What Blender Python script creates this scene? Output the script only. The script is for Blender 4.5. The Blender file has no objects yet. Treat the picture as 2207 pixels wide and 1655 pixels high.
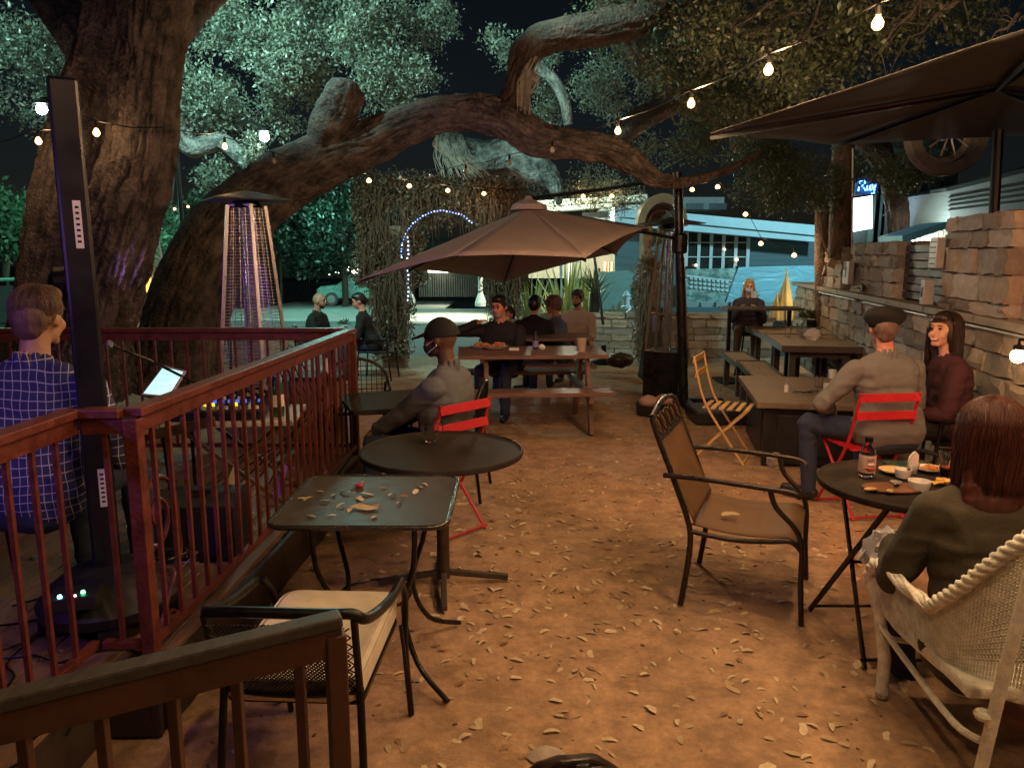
import bpy, bmesh, math, random
import numpy as np
from mathutils import Vector, Matrix, noise
random.seed(7); rng = np.random.default_rng(7)
SC = bpy.context.scene
COL = SC.collection
PI = math.pi
# ---------------- camera, world, exposure ----------------
F = 1640.0; CAMH = 1.7; TH = math.atan(277/F); CT, ST = math.cos(TH), math.sin(TH)
cam = bpy.data.objects.new('camera', bpy.data.cameras.new('camera')); COL.objects.link(cam)
cam.data.sensor_width = 36; cam.data.lens = F/2207*36
cam.data.clip_start = .05; cam.data.clip_end = 600
cam.location = (0, 0, CAMH); cam.rotation_euler = (PI/2-TH, 0, 0)
SC.camera = cam
W = bpy.data.worlds.new('World'); SC.world = W; W.use_nodes = True
nt = W.node_tree
sky = nt.nodes.new('ShaderNodeTexSky'); sky.sky_type = 'NISHITA'; sky.sun_disc = False
sky.sun_elevation = math.radians(22); sky.sun_rotation = math.radians(160)
bg = nt.nodes['Background']; nt.links.new(sky.outputs[0], bg.inputs[0]); bg.inputs[1].default_value = 0.0012
SC.view_settings.view_transform = 'Standard'; SC.view_settings.look = 'None'
SC.view_settings.exposure = 0.35; SC.view_settings.gamma = 1
SC.view_settings.use_curve_mapping = False
SC.cycles.use_denoising = True
SC.cycles.max_bounces = 6; SC.cycles.diffuse_bounces = 3; SC.cycles.glossy_bounces = 3
SC.cycles.transmission_bounces = 6; SC.cycles.transparent_max_bounces = 8
SC.cycles.caustics_reflective = False; SC.cycles.caustics_refractive = False
SC.cycles.sample_clamp_indirect = 6; SC.cycles.use_light_tree = True

def ray(px, py):
    x = (px-1103.5)/F; y = -(py-827.5)/F
    return Vector((x, CT+y*ST, -ST+y*CT))
def P(px, py, z=0.0):
    r = ray(px, py); t = (z-CAMH)/r.z
    return Vector((r.x*t, r.y*t, z))
def D(px, py, Y):
    r = ray(px, py); t = Y/r.y
    return Vector((r.x*t, Y, CAMH+r.z*t))
V = Vector

# ---------------- materials ----------------
MATS = {}
def nodes(name):
    m = bpy.data.materials.new(name); m.use_nodes = True
    return m, m.node_tree, m.node_tree.nodes['Principled BSDF']
def mat(name, col, rough=.6, metal=0, var=.25, scale=8, bump=.0, bscale=40, col2=None, stretch=None, detail=6, coat=0, sheen=0, trans=0, dirt=0):
    """procedural surface: two-tone noise colour, noise bump"""
    if name in MATS: return MATS[name]
    m, t, b = nodes(name); L = t.links
    tc = t.nodes.new('ShaderNodeTexCoord'); mp = t.nodes.new('ShaderNodeMapping')
    L.new(tc.outputs['Object'], mp.inputs[0])
    if stretch: mp.inputs['Scale'].default_value = stretch
    n = t.nodes.new('ShaderNodeTexNoise'); n.inputs['Scale'].default_value = scale; n.inputs['Detail'].default_value = detail
    n.inputs['Roughness'].default_value = .65
    L.new(mp.outputs[0], n.inputs[0])
    r = t.nodes.new('ShaderNodeValToRGB'); L.new(n.outputs[0], r.inputs[0])
    c = V(col[:3]); d = V(col2) if col2 else c*(1-var)
    r.color_ramp.elements[0].position = .32; r.color_ramp.elements[1].position = .68
    r.color_ramp.elements[0].color = (*d, 1); r.color_ramp.elements[1].color = (*(c if col2 else c*(1+var*.4)), 1)
    L.new(r.outputs[0], b.inputs['Base Color'])
    rr = t.nodes.new('ShaderNodeMapRange'); L.new(n.outputs[0], rr.inputs[0])
    rr.inputs['From Min'].default_value = .3; rr.inputs['From Max'].default_value = .7
    rr.inputs['To Min'].default_value = max(.03, rough-.1); rr.inputs['To Max'].default_value = min(1, rough+.1)
    L.new(rr.outputs[0], b.inputs['Roughness'])
    b.inputs['Metallic'].default_value = metal
    if coat: b.inputs['Coat Weight'].default_value = coat
    if sheen: b.inputs['Sheen Weight'].default_value = sheen
    if trans: b.inputs['Transmission Weight'].default_value = trans
    if bump:
        n2 = t.nodes.new('ShaderNodeTexNoise'); n2.inputs['Scale'].default_value = bscale; n2.inputs['Detail'].default_value = 5
        L.new(mp.outputs[0], n2.inputs[0])
        bp = t.nodes.new('ShaderNodeBump'); bp.inputs['Strength'].default_value = bump; bp.inputs['Distance'].default_value = .01
        L.new(n2.outputs[0], bp.inputs['Height']); L.new(bp.outputs[0], b.inputs['Normal'])
    MATS[name] = m; return m
def emit(name, col, s, base=(.8, .8, .8)):
    if name in MATS: return MATS[name]
    m, t, b = nodes(name)
    b.inputs['Base Color'].default_value = (*base, 1); b.inputs['Emission Color'].default_value = (*col, 1)
    b.inputs['Emission Strength'].default_value = s
    MATS[name] = m; return m
def glass(name, col=(1, 1, 1), rough=.02, alpha=None):
    if name in MATS: return MATS[name]
    m, t, b = nodes(name)
    b.inputs['Base Color'].default_value = (*col, 1); b.inputs['Roughness'].default_value = rough
    b.inputs['Transmission Weight'].default_value = 1; b.inputs['IOR'].default_value = 1.45
    MATS[name] = m; return m

# ---------------- mesh builder ----------------
class MB:
    def __init__(s): s.v = []; s.f = []; s.mi = []
    def add(s, vs, fs, mi=0):
        o = len(s.v); s.v += [tuple(v) for v in vs]; s.f += [tuple(i+o for i in f) for f in fs]; s.mi += [mi]*len(fs); return s
    def box(s, c, d, rot=None, mi=0, tilt=None):
        c = V(c); R = Matrix.Rotation(rot or 0, 3, 'Z')
        if tilt is not None: R = tilt
        vs = [c+R @ V((x*d[0]/2, y*d[1]/2, z*d[2]/2)) for x in (-1, 1) for y in (-1, 1) for z in (-1, 1)]
        return s.add(vs, [(0, 1, 3, 2), (4, 6, 7, 5), (0, 4, 5, 1), (2, 3, 7, 6), (0, 2, 6, 4), (1, 5, 7, 3)], mi)
    def bar(s, a, b, w, h, up=(0, 0, 1), mi=0):
        a = V(a); b = V(b); d = (b-a).normalized(); u = V(up)
        if abs(d.dot(u)) > .98: u = V((0, 1, 0))
        x = d.cross(u).normalized()*w/2; z = x.cross(d).normalized()*h/2
        vs = [p+i*x+j*z for p in (a, b) for i in (-1, 1) for j in (-1, 1)]
        return s.add(vs, [(0, 1, 3, 2), (4, 6, 7, 5), (0, 4, 5, 1), (2, 3, 7, 6), (0, 2, 6, 4), (1, 5, 7, 3)], mi)
    def tube(s, pts, r, n=8, cap=True, mi=0, close=False):
        pts = [V(p) for p in pts]; k = len(pts); rs = r if isinstance(r, (list, tuple)) else [r]*k
        vs = []; prev = None
        for i, p in enumerate(pts):
            if close: d = pts[(i+1) % k]-pts[i-1]
            else: d = pts[min(i+1, k-1)]-pts[max(i-1, 0)]
            d = d.normalized() if d.length > 1e-9 else V((0, 0, 1))
            if prev is None:
                u = V((0, 0, 1)) if abs(d.z) < .9 else V((1, 0, 0)); x = d.cross(u).normalized()
            else:
                x = (prev-d*prev.dot(d)); x = x.normalized() if x.length > 1e-6 else d.orthogonal().normalized()
            prev = x; y = d.cross(x)
            vs += [p+(x*math.cos(2*PI*j/n)+y*math.sin(2*PI*j/n))*rs[i] for j in range(n)]
        fs = [(i*n+j, i*n+(j+1) % n, (i+1)*n+(j+1) % n, (i+1)*n+j) for i in range(k-1) for j in range(n)]
        if close: fs += [((k-1)*n+j, (k-1)*n+(j+1) % n, (j+1) % n, j) for j in range(n)]
        elif cap: fs += [tuple(range(n-1, -1, -1)), tuple(range((k-1)*n, k*n))]
        return s.add(vs, fs, mi)
    def lathe(s, prof, c=(0, 0, 0), n=24, mi=0, M=None, cap=True):
        c = V(c); vs = []
        for r, z in prof:
            for j in range(n):
                q = V((max(r, 1e-4)*math.cos(2*PI*j/n), max(r, 1e-4)*math.sin(2*PI*j/n), z))
                vs.append(c+(M @ q if M else q))
        k = len(prof)
        fs = [(i*n+j, i*n+(j+1) % n, (i+1)*n+(j+1) % n, (i+1)*n+j) for i in range(k-1) for j in range(n)]
        if cap: fs += [tuple(range(n-1, -1, -1)), tuple(range((k-1)*n, k*n))]
        else: fs += [((k-1)*n+j, (k-1)*n+(j+1) % n, (j+1) % n, j) for j in range(n)]
        return s.add(vs, fs, mi)
    def ball(s, c, r, n=12, mi=0, M=None, jit=0):
        r = (r, r, r) if not isinstance(r, (tuple, list)) else r
        m = n//2; vs = []; c = V(c)
        for i in range(m+1):
            a = PI*i/m
            for j in range(n):
                b = 2*PI*j/n; q = V((r[0]*math.sin(a)*math.cos(b), r[1]*math.sin(a)*math.sin(b), -r[2]*math.cos(a)))
                if jit: q *= 1+jit*noise.noise(q*(3/max(r))+c*5)
                vs.append(c+(M @ q if M else q))
        fs = [(i*n+j, i*n+(j+1) % n, (i+1)*n+(j+1) % n, (i+1)*n+j) for i in range(m) for j in range(n)]
        return s.add(vs, fs, mi)
    def prism(s, poly, h, z=0, mi=0):
        k = len(poly)
        vs = [(x, y, z) for x, y in poly]+[(x, y, z+h) for x, y in poly]
        return s.add(vs, [tuple(range(k-1, -1, -1)), tuple(range(k, 2*k))]+[(i, (i+1) % k, k+(i+1) % k, k+i) for i in range(k)], mi)
    def sheet(s, pts, th=.004, mi=0):
        """thin solid from a planar polygon of 3-D points"""
        pts = [V(p) for p in pts]; n = (pts[1]-pts[0]).cross(pts[2]-pts[0]).normalized()*th/2; k = len(pts)
        return s.add([p+n for p in pts]+[p-n for p in pts], [tuple(range(k)), tuple(range(2*k-1, k-1, -1))]+[(i, k+i, k+(i+1) % k, (i+1) % k) for i in range(k)], mi)
    def build(s, name, m, parent=None, smooth=None, bev=0, world=False, sub=0, kind=None):
        me = bpy.data.meshes.new(name); me.from_pydata(s.v, [], s.f)
        for q in (m if isinstance(m, (list, tuple)) else [m]): me.materials.append(q)
        if any(s.mi): me.polygons.foreach_set('material_index', s.mi)
        o = bpy.data.objects.new(name, me); COL.objects.link(o)
        bm = bmesh.new(); bm.from_mesh(me)
        bmesh.ops.remove_doubles(bm, verts=bm.verts, dist=1e-5)
        bmesh.ops.recalc_face_normals(bm, faces=bm.faces); bm.to_mesh(me); bm.free()
        if parent is not None:
            o.parent = parent
            if world:
                M = parent.matrix_basis.inverted()
                if parent.parent is not None: M = M @ parent.parent.matrix_basis.inverted()
                me.transform(M)
        if smooth is not None:
            me.polygons.foreach_set('use_smooth', [True]*len(me.polygons))
            if smooth < 180: me.set_sharp_from_angle(angle=math.radians(smooth))
        if bev:
            b = o.modifiers.new('bevel', 'BEVEL'); b.width = bev; b.segments = 2; b.limit_method = 'ANGLE'; b.angle_limit = math.radians(50)
        if sub:
            b = o.modifiers.new('sub', 'SUBSURF'); b.levels = sub; b.render_levels = sub
        if kind: o['kind'] = kind
        return o
def empty(name, loc=(0, 0, 0), rz=0, parent=None):
    o = bpy.data.objects.new(name, None); COL.objects.link(o); o.location = loc; o.rotation_euler = (0, 0, rz)
    o.empty_display_size = .1
    if parent: o.parent = parent
    return o
def tag(o, label, cat, group=None):
    o['label'] = label; o['category'] = cat
    if group: o['group'] = group
    return o
def thing(name, label, cat, loc=(0, 0, 0), rz=0, group=None):
    return tag(empty(name, loc, rz), label, cat, group)
def struct(o): o['kind'] = 'structure'; return o
def stuff(o): o['kind'] = 'stuff'; return o
def copy_tree(o, parent=None):
    c = o.copy(); COL.objects.link(c)
    if parent is not None: c.parent = parent
    for ch in list(o.children): copy_tree(ch, c)
    return c
def place(o, loc, rz=0, label=None, group=None, first=False):
    c = o if first else copy_tree(o)
    c.location = loc; c.rotation_euler = (0, 0, rz)
    if label: c['label'] = label
    if group: c['group'] = group
    return c
def smooth_path(pts, n=6):
    """Catmull-Rom through tuples of any length"""
    pts = [np.array(p, float) for p in pts]; out = []
    for i in range(len(pts)-1):
        p0 = pts[max(i-1, 0)]; p1 = pts[i]; p2 = pts[i+1]; p3 = pts[min(i+2, len(pts)-1)]
        for k in range(n):
            t = k/n; out.append(.5*((2*p1)+(-p0+p2)*t+(2*p0-5*p1+4*p2-p3)*t*t+(-p0+3*p1-3*p2+p3)*t**3))
    out.append(pts[-1]); return out
def npmesh(name, verts, faces, mats, parent=None, mi=None, smooth=False):
    """fast mesh of quads (faces (n,4)) or tris"""
    me = bpy.data.meshes.new(name); nv = len(verts); nf, k = faces.shape
    me.vertices.add(nv); me.vertices.foreach_set('co', verts.astype(np.float32).ravel())
    me.loops.add(nf*k); me.loops.foreach_set('vertex_index', faces.astype(np.int32).ravel())
    me.polygons.add(nf); me.polygons.foreach_set('loop_start', np.arange(0, nf*k, k, dtype=np.int32))
    for q in (mats if isinstance(mats, (list, tuple)) else [mats]): me.materials.append(q)
    if mi is not None: me.polygons.foreach_set('material_index', mi.astype(np.int32))
    if smooth: me.polygons.foreach_set('use_smooth', np.ones(nf, bool))
    me.update(calc_edges=True); me.validate()
    o = bpy.data.objects.new(name, me); COL.objects.link(o)
    if parent is not None: o.parent = parent
    return o
def lamp(name, loc, e, col, rad=.05, kind='POINT', rot=None, size=None, parent=None):
    l = bpy.data.lights.new(name, kind); l.energy = e; l.color = col
    if kind in ('POINT', 'SPOT'): l.shadow_soft_size = rad
    if kind == 'SPOT': l.spot_size = size or 1.5; l.spot_blend = .6
    o = bpy.data.objects.new(name, l); COL.objects.link(o); o.location = loc
    if rot is not None: o.rotation_euler = rot
    if parent: o.parent = parent
    return o

# ---------------- shared materials ----------------
BLKM = mat('black_metal', (.018, .017, .017), .38, .6, .4, 30)
BLKM2 = mat('worn_black_metal', (.025, .024, .023), .3, .5, .5, 12)
DKWOOD = mat('dark_stained_wood', (.09, .06, .05), .5, 0, .5, 6, .3, 60, stretch=(1, 8, 8))
TBLWOOD = mat('picnic_wood', (.2, .11, .09), .5, 0, .45, 5, .4, 50, stretch=(1, 9, 9))
LTWOOD = mat('light_worn_wood', (.42, .29, .18), .6, 0, .4, 5, .3, 50, stretch=(1, 8, 8))
REDP = mat('red_rail_paint', (.15, .036, .028), .42, 0, .5, 14, .35, 70)
CHRED = mat('red_chair_paint', (.55, .02, .03), .35, 0, .2, 15)
STEEL = mat('brushed_steel', (.42, .38, .42), .35, .6, .2, 30)
SKIN = mat('skin', (.55, .3, .21), .5, 0, .15, 20)
SKIN2 = mat('skin_tanned', (.38, .2, .13), .5, 0, .15, 20)
SKIN3 = mat('skin_dark', (.12, .06, .04), .5, 0, .15, 20)
WHITEC = mat('white_ceramic', (.75, .73, .7), .25, 0, .06, 10, coat=.3)
CREAM = mat('cream_cushion', (.7, .62, .5), .85, 0, .22, 7, .3, 200)
DARKPL = mat('dark_plastic', (.02, .02, .024), .4, 0, .3, 20)
GLASS = glass('clear_glass')
FOOD = mat('food_mix', (.55, .3, .08), .6, 0, .5, 60, .5, 90, col2=(.35, .06, .03))
BREAD = mat('bread_crust', (.65, .4, .16), .7, 0, .35, 30, .4, 60)
PAPER = mat('paper_napkin', (.8, .78, .74), .8, 0, .08, 10)
# ================= GROUND, STREET =================
def ground_mat():
    m, t, b = nodes('patio_dirt'); L = t.links; N = t.nodes.new
    tc = N('ShaderNodeTexCoord')
    def nz(s, d=8, r=.65):
        n = N('ShaderNodeTexNoise'); n.inputs['Scale'].default_value = s; n.inputs['Detail'].default_value = d; n.inputs['Roughness'].default_value = r
        L.new(tc.outputs['Object'], n.inputs[0]); return n
    a = nz(1.1); c = nz(38, 6, .7); e = nz(7, 8)
    r = N('ShaderNodeValToRGB'); L.new(a.outputs[0], r.inputs[0])
    r.color_ramp.elements[0].position = .34; r.color_ramp.elements[0].color = (.4, .255, .16, 1)
    r.color_ramp.elements[1].position = .66; r.color_ramp.elements[1].color = (.56, .36, .225, 1)
    r2 = N('ShaderNodeValToRGB'); L.new(e.outputs[0], r2.inputs[0])
    r2.color_ramp.elements[0].position = .38; r2.color_ramp.elements[0].color = (.66, .64, .62, 1)
    r2.color_ramp.elements[1].position = .62; r2.color_ramp.elements[1].color = (1.08, 1.05, 1.0, 1)
    mx = N('ShaderNodeMix'); mx.data_type = 'RGBA'; mx.blend_type = 'MULTIPLY'; mx.inputs[0].default_value = 1
    L.new(r.outputs[0], mx.inputs[6]); L.new(r2.outputs[0], mx.inputs[7])
    r3 = N('ShaderNodeValToRGB'); L.new(c.outputs[0], r3.inputs[0])
    r3.color_ramp.elements[0].position = .35; r3.color_ramp.elements[0].color = (.78, .78, .78, 1)
    r3.color_ramp.elements[1].position = .7; r3.color_ramp.elements[1].color = (1.12, 1.1, 1.06, 1)
    m2 = N('ShaderNodeMix'); m2.data_type = 'RGBA'; m2.blend_type = 'MULTIPLY'; m2.inputs[0].default_value = 1
    L.new(mx.outputs[2], m2.inputs[6]); L.new(r3.outputs[0], m2.inputs[7])
    L.new(m2.outputs[2], b.inputs['Base Color']); b.inputs['Roughness'].default_value = .85
    ad = N('ShaderNodeMath'); ad.operation = 'ADD'; L.new(c.outputs[0], ad.inputs[0]); L.new(e.outputs[0], ad.inputs[1])
    bp = N('ShaderNodeBump'); bp.inputs['Strength'].default_value = .7; bp.inputs['Distance'].default_value = .012
    L.new(ad.outputs[0], bp.inputs['Height']); L.new(bp.outputs[0], b.inputs['Normal'])
    return m
def gz(x, y):
    return .012*noise.noise(V((x*1.3, y*1.3, 0)))+.006*noise.noise(V((x*5, y*5, 3)))-.008-.045*max(0, y-8)
nx, ny = 190, 240
X = np.linspace(-11, 8, nx); Y = np.linspace(-2, 15.6, ny)
vv = np.array([(x, y, gz(x, y)) for y in Y for x in X])
ff = np.array([(j*nx+i, j*nx+i+1, (j+1)*nx+i+1, (j+1)*nx+i) for j in range(ny-1) for i in range(nx-1)])
ground = npmesh('ground', vv, ff, ground_mat(), smooth=True); struct(ground)
# street falls away gently beyond the low wall
ASPH = mat('street_asphalt', (.09, .1, .1), .75, 0, .4, 1.2, .4, 60)
CONC = mat('pavement_concrete', (.42, .42, .38), .8, 0, .25, 2, .2, 40)
def sz(y): return -.37-max(0, y-15.6)*.032
mb = MB(); ys = [15.6, 18, 22, 28, 34, 45, 60, 90, 160, 300]
for y0, y1 in zip(ys[:-1], ys[1:]):
    mb.add([(-150, y0, sz(min(y0, 60))), (150, y0, sz(min(y0, 60))), (150, y1, sz(min(y1, 60))), (-150, y1, sz(min(y1, 60)))], [(0, 1, 2, 3)])
mb.add([(-150, -20, -.3), (-11, -20, -.3), (-11, 15.6, -.37), (-150, 15.6, -.37)], [(0, 1, 2, 3)])
mb.add([(8, -20, -.3), (150, -20, -.3), (150, 15.6, -.37), (8, 15.6, -.37)], [(0, 1, 2, 3)])
mb.add([(-11, -20, -.3), (8, -20, -.3), (8, -2, -.03), (-11, -2, -.03)], [(0, 1, 2, 3)])
street = struct(mb.build('street', ASPH))
mb = MB(); mb.box((-3, 32, sz(32)+.03), (26, 9, .1)); pav = struct(mb.build('pavement', CONC))
mb = MB(); mb.box((-24, 40, sz(40)+.05), (30, 5, .12)); struct(mb.build('kerb_verge', mat('verge_grass', (.1, .13, .06), .9, 0, .5, 3)))

# ---- fallen leaves ----
LEAFM = [mat('dry_leaf_%s' % n, c, .55, 0, .3, 30) for n, c in (('tan', (.5, .36, .2)), ('pale', (.68, .54, .35)), ('brown', (.3, .17, .08)))]
def leaf_mesh(name, L=.055, w=.02, curl=.012, m=0, fork=False):
    vs = []; fs = []; n = 6
    for i in range(n+1):
        t = i/n; hw = w/2*math.sin(PI*min(1, t*.92+.06))**.7*(1+.25*math.sin(t*9+m)*(1 if fork else .4))
        if i == n: hw = .001
        z = curl*math.sin(PI*t)*.4+.002; ex = curl*.35
        x = (t-.5)*L; y0 = .15*w*math.sin(3*t+m)
        vs += [(x, y0-hw, z+ex*(hw/(w/2))**2), (x, y0, z), (x, y0+hw, z+ex*(hw/(w/2))**2*.8)]
    for i in range(n):
        a = i*3
        fs += [(a, a+3, a+4, a+1), (a+1, a+4, a+5, a+2)]
    me = bpy.data.meshes.new(name); me.from_pydata(vs, [], fs); me.materials.append(LEAFM[m % 3])
    me.polygons.foreach_set('use_smooth', [True]*len(fs)); me.update(); return me
LM = [leaf_mesh('fallen_leaf', *a) for a in ((.055, .024, .008, 0), (.06, .02, .012, 1), (.045, .024, .005, 2), (.065, .03, .006, 0, True), (.05, .02, .014, 1), (.06, .03, .008, 1, True), (.042, .022, .006, 0))]
def in_patio(x, y):
    if x < -1.2 and y < 5.8: return False
    return True
def leaf_density(x, y):
    c = math.exp(-((x-.55)**2/1.6+(y-4.3)**2/2.2))*1.9+.16+.4*math.exp(-((x-.9)**2/.6+(y-2.9)**2/.5))
    c *= .5+1.1*max(0, noise.noise(V((x*1.6, y*1.6, 7)))+.35)
    if x > 2.6: c *= .5
    return c
leafpos = []
k = 0
while len(leafpos) < 1350 and k < 90000:
    k += 1; y = 1.5+8.5*random.random()**1.15; x = random.uniform(-1.2, 3.3)
    if abs(x) > .72*y+.2: continue
    if not in_patio(x, y) or random.random() > leaf_density(x, y): continue
    leafpos.append((x, y))
leafpos.sort(key=lambda p: p[0]**2+p[1]**2)
for i, (x, y) in enumerate(leafpos[:290]):
    o = bpy.data.objects.new('fallen_leaf', LM[random.randrange(7)]); COL.objects.link(o); o.parent = ground
    o.location = (x, y, gz(x, y)+.001); o.rotation_euler = (random.uniform(-.25, .25), random.uniform(-.25, .25), random.uniform(0, 6.28))
    s = random.uniform(.5, 1.15); o.scale = (s, s, s)
def scatter_leaves(name, pts, parent=None, smin=.7):
    vs = []; fs = []; mi = []; off = 0
    for (x, y, z) in pts:
        me = LM[random.randrange(7)]; s = random.uniform(smin*.85, 1.1)
        M = Matrix.Translation((x, y, z)) @ Matrix.Rotation(random.uniform(0, 6.28), 4, 'Z') @ Matrix.Rotation(random.uniform(-.4, .4), 4, 'X') @ Matrix.Scale(s, 4)
        for v in me.vertices: vs.append(M @ v.co)
        for p in me.polygons: fs.append([i+off for i in p.vertices]); mi.append(LEAFM.index(me.materials[0]))
        off += len(me.vertices)
    return npmesh(name, np.array(vs), np.array(fs), LEAFM, parent, np.array(mi), True)
stuff(scatter_leaves('leaf_litter', [(x, y, gz(x, y)+.001) for x, y in leafpos[290:]], ground))
# tiny debris crumbs
cr = MB()
for i in range(700):
    y = 1.5+9*random.random()**1.2; x = random.uniform(-1.1, 3.2)
    s = random.uniform(.003, .009); cr.box((x, y, gz(x, y)+s*.3), (s*2, s, s*.7), random.uniform(0, 3))
stuff(cr.build('twig_crumbs', mat('twig_debris', (.2, .12, .07), .8, 0, .6, 20), ground))

# ================= DECK =================
DZ = .25; CX, CY = -1.3, 2.55; FX, FY = -1.13-.02, 5.45   # corner post, far corner
PLANK = mat('deck_plank_wood', (.22, .13, .09), .6, 0, .45, 4, .4, 45, stretch=(8, 1, 8))
deck = struct(empty('deck'))
FASC = mat('deck_fascia_board', (.045, .028, .022), .6, 0, .4, 5)
w = .138
xs = -4.2
i = 0
while xs < CX+.22:
    xe = xs+w-.006
    def ylim(x): return FY
    y0 = 1.0 if xs < -1.48 else 2.5
    y1 = FY+.03
    ypts = [y0, y1]
    # the right edge is skewed, clip planks against it
    mbp = MB()
    def ex(y): return CX+(FX-CX)*(y-CY)/(FY-CY)+.03
    a0 = min(xe, ex(y0)); a1 = min(xe, ex(y1))
    if a0 > xs+.01 or a1 > xs+.01:
        yy = y0
        if a0 <= xs+.01: yy = CY+(xs+.02-.03-CX)/(FX-CX)*(FY-CY); a0 = xs+.011
        if yy < y1-.05:
            mbp.prism([(xs, yy), (max(a0, xs+.01), yy), (max(a1, xs+.01), y1), (xs, y1)], .035, DZ-.035+.0005*(i % 3))
            mbp.build('plank', PLANK, deck, bev=.003)
    xs += w; i += 1
mb = MB(); mb.bar((CX+.045, CY-.03, .12), (FX+.045, FY+.04, .12), .03, .22); mb.build('fascia', FASC, deck)
mb = MB(); mb.bar((-1.46, 2.48, .12), (CX+.05, 2.48, .12), .03, .22); mb.build('fascia', FASC, deck)
mb = MB(); mb.bar((-1.46, 1.0, .12), (-1.46, 2.46, .12), .03, .22); mb.build('fascia', FASC, deck)
mb = MB(); mb.bar((-4.2, FY+.05, .12), (FX+.02, FY+.05, .12), .03, .22); mb.build('fascia', FASC, deck)

dl = [(random.uniform(-2.9, -1.42), random.uniform(1.9, 5.2), DZ+.003) for _ in range(70)]
for i, (x, y, z) in enumerate(dl):
    o = bpy.data.objects.new('fallen_leaf', LM[i % 7]); COL.objects.link(o); o.parent = deck; o.location = (x, y, z); o.rotation_euler = (random.uniform(-.2, .2), random.uniform(-.2, .2), random.uniform(0, 6.3)); s = random.uniform(.5, 1); o.scale = (s, s, s)
RT = DZ+.92
def rail_run(fence, a, b, top=RT, base=DZ, gap=.115, bw=.016, posts=(True, True), cap=.07, pw=.05, bals=True):
    a = V(a); b = V(b); d = b-a; L = d.length; u = d.normalized()
    mb = MB(); mb.bar(a+V((0, 0, top)), b+V((0, 0, top)), cap, .03); mb.build('top_rail', REDP, fence, bev=.004)
    mb = MB(); mb.bar(a+V((0, 0, top-.045)), b+V((0, 0, top-.045)), .028, .056); mb.build('under_rail', REDP, fence)
    mb = MB(); mb.bar(a+V((0, 0, base+.07)), b+V((0, 0, base+.07)), .03, .03); mb.build('bottom_rail', REDP, fence, bev=.002)
    n = max(2, int(L/gap))
    src = None
    if bals:
        for i in range(1, n):
            p = a+u*(L*i/n)
            if src is None:
                mb = MB(); mb.box((0, 0, (base+top)/2), (bw, bw, top-base-.14)); src = mb.build('baluster', REDP, fence); src.location = p; src.rotation_euler = (0, 0, math.atan2(u.y, u.x))
            else:
                o = src.copy(); COL.objects.link(o); o.location = p
    for k, q in ((0, a), (1, b)):
        if posts[k]:
            mb = MB(); mb.box((q.x, q.y, (base+top-.02)/2), (pw, pw, top-.02-base), math.atan2(u.y, u.x)); mb.build('post', REDP, fence, bev=.003)
fen = thing('deck_railing', 'dark red metal railing with square balusters around the musician deck', 'railing')
rail_run(fen, (CX, CY, 0), (FX, FY, 0))
rail_run(fen, (FX-.035, FY+.02, 0), (-4.1, FY+.02, 0), posts=(False, True))
rail_run(fen, (CX-.03, CY, 0), (-1.47, CY, 0), posts=(False, False), gap=.09)
rail_run(fen, (-1.5, CY, 0), (-1.55, .9, 0), posts=(False, True))
def scroll(parent, c, ux, s=1, m=REDP, flip=1):
    """wrought S scroll in a vertical plane along ux, centred at c, height about .62*s"""
    pts = []
    for k in range(60):
        t = k/59
        if t < .5:
            a = (1-t/.5)*4.4; r = .03+.095*(t/.5)
            pts.append((math.cos(a*1.0+PI/2)*r*1.0, .2+math.sin(a+PI/2)*r*1.35))
        else:
            q = (t-.5)/.5; a = -q*4.4; r = .125-.095*q
            pts.append((-math.cos(a+PI/2)*r, -.2-math.sin(-a-PI/2)*-1*r*1.35+.0))
    mb = MB(); c = V(c); ux = V(ux)
    mb.tube([c+ux*(p[0]*s*flip)+V((0, 0, p[1]*s)) for p in pts], .0085, 6); return mb.build('scroll', m, parent, smooth=60)
u = V((FX-CX, FY-CY, 0)).normalized()
def spiral(parent, c, ux, r0, turns, start, s=1, tail=None, m=REDP):
    mb = MB(); c = V(c); ux = V(ux); pts = []
    for k in range(48):
        t = k/47; a = start+turns*2*PI*t; r = r0*(1-.82*t)
        pts.append(c+ux*(math.cos(a)*r)+V((0, 0, math.sin(a)*r*s)))
    if tail: pts = [V(q) for q in tail]+pts
    mb.tube(pts, .009, 6); return mb.build('scroll', m, parent, smooth=60)
c1 = V((CX, CY, 0))+u*.22+V((-.06, 0, .62))
spiral(fen, c1+V((0, 0, .1)), u, .15, 1.6, 0, 1.15)
mb = MB(); q = [c1+u*.15+V((0, 0, z)) for z in (.1, 0, -.1)]+[c1+u*(.15-.25*t)+V((0, 0, -.1-.3*t)) for t in (.3, .7, 1)]
mb.tube(smooth_path([tuple(a) for a in q], 5), .009, 6); mb.build('scroll', REDP, fen, smooth=60)
spiral(fen, c1+V((0, 0, -.42))+u*.03, u, -.13, -1.3, 0, 1.1)
for off, zz in ((2.35, .84), (2.5, .6)):
    spiral(fen, V((CX, CY, zz))+u*off+V((-.05, 0, 0)), u, .11, 1.4, 0, 1.2)

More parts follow.
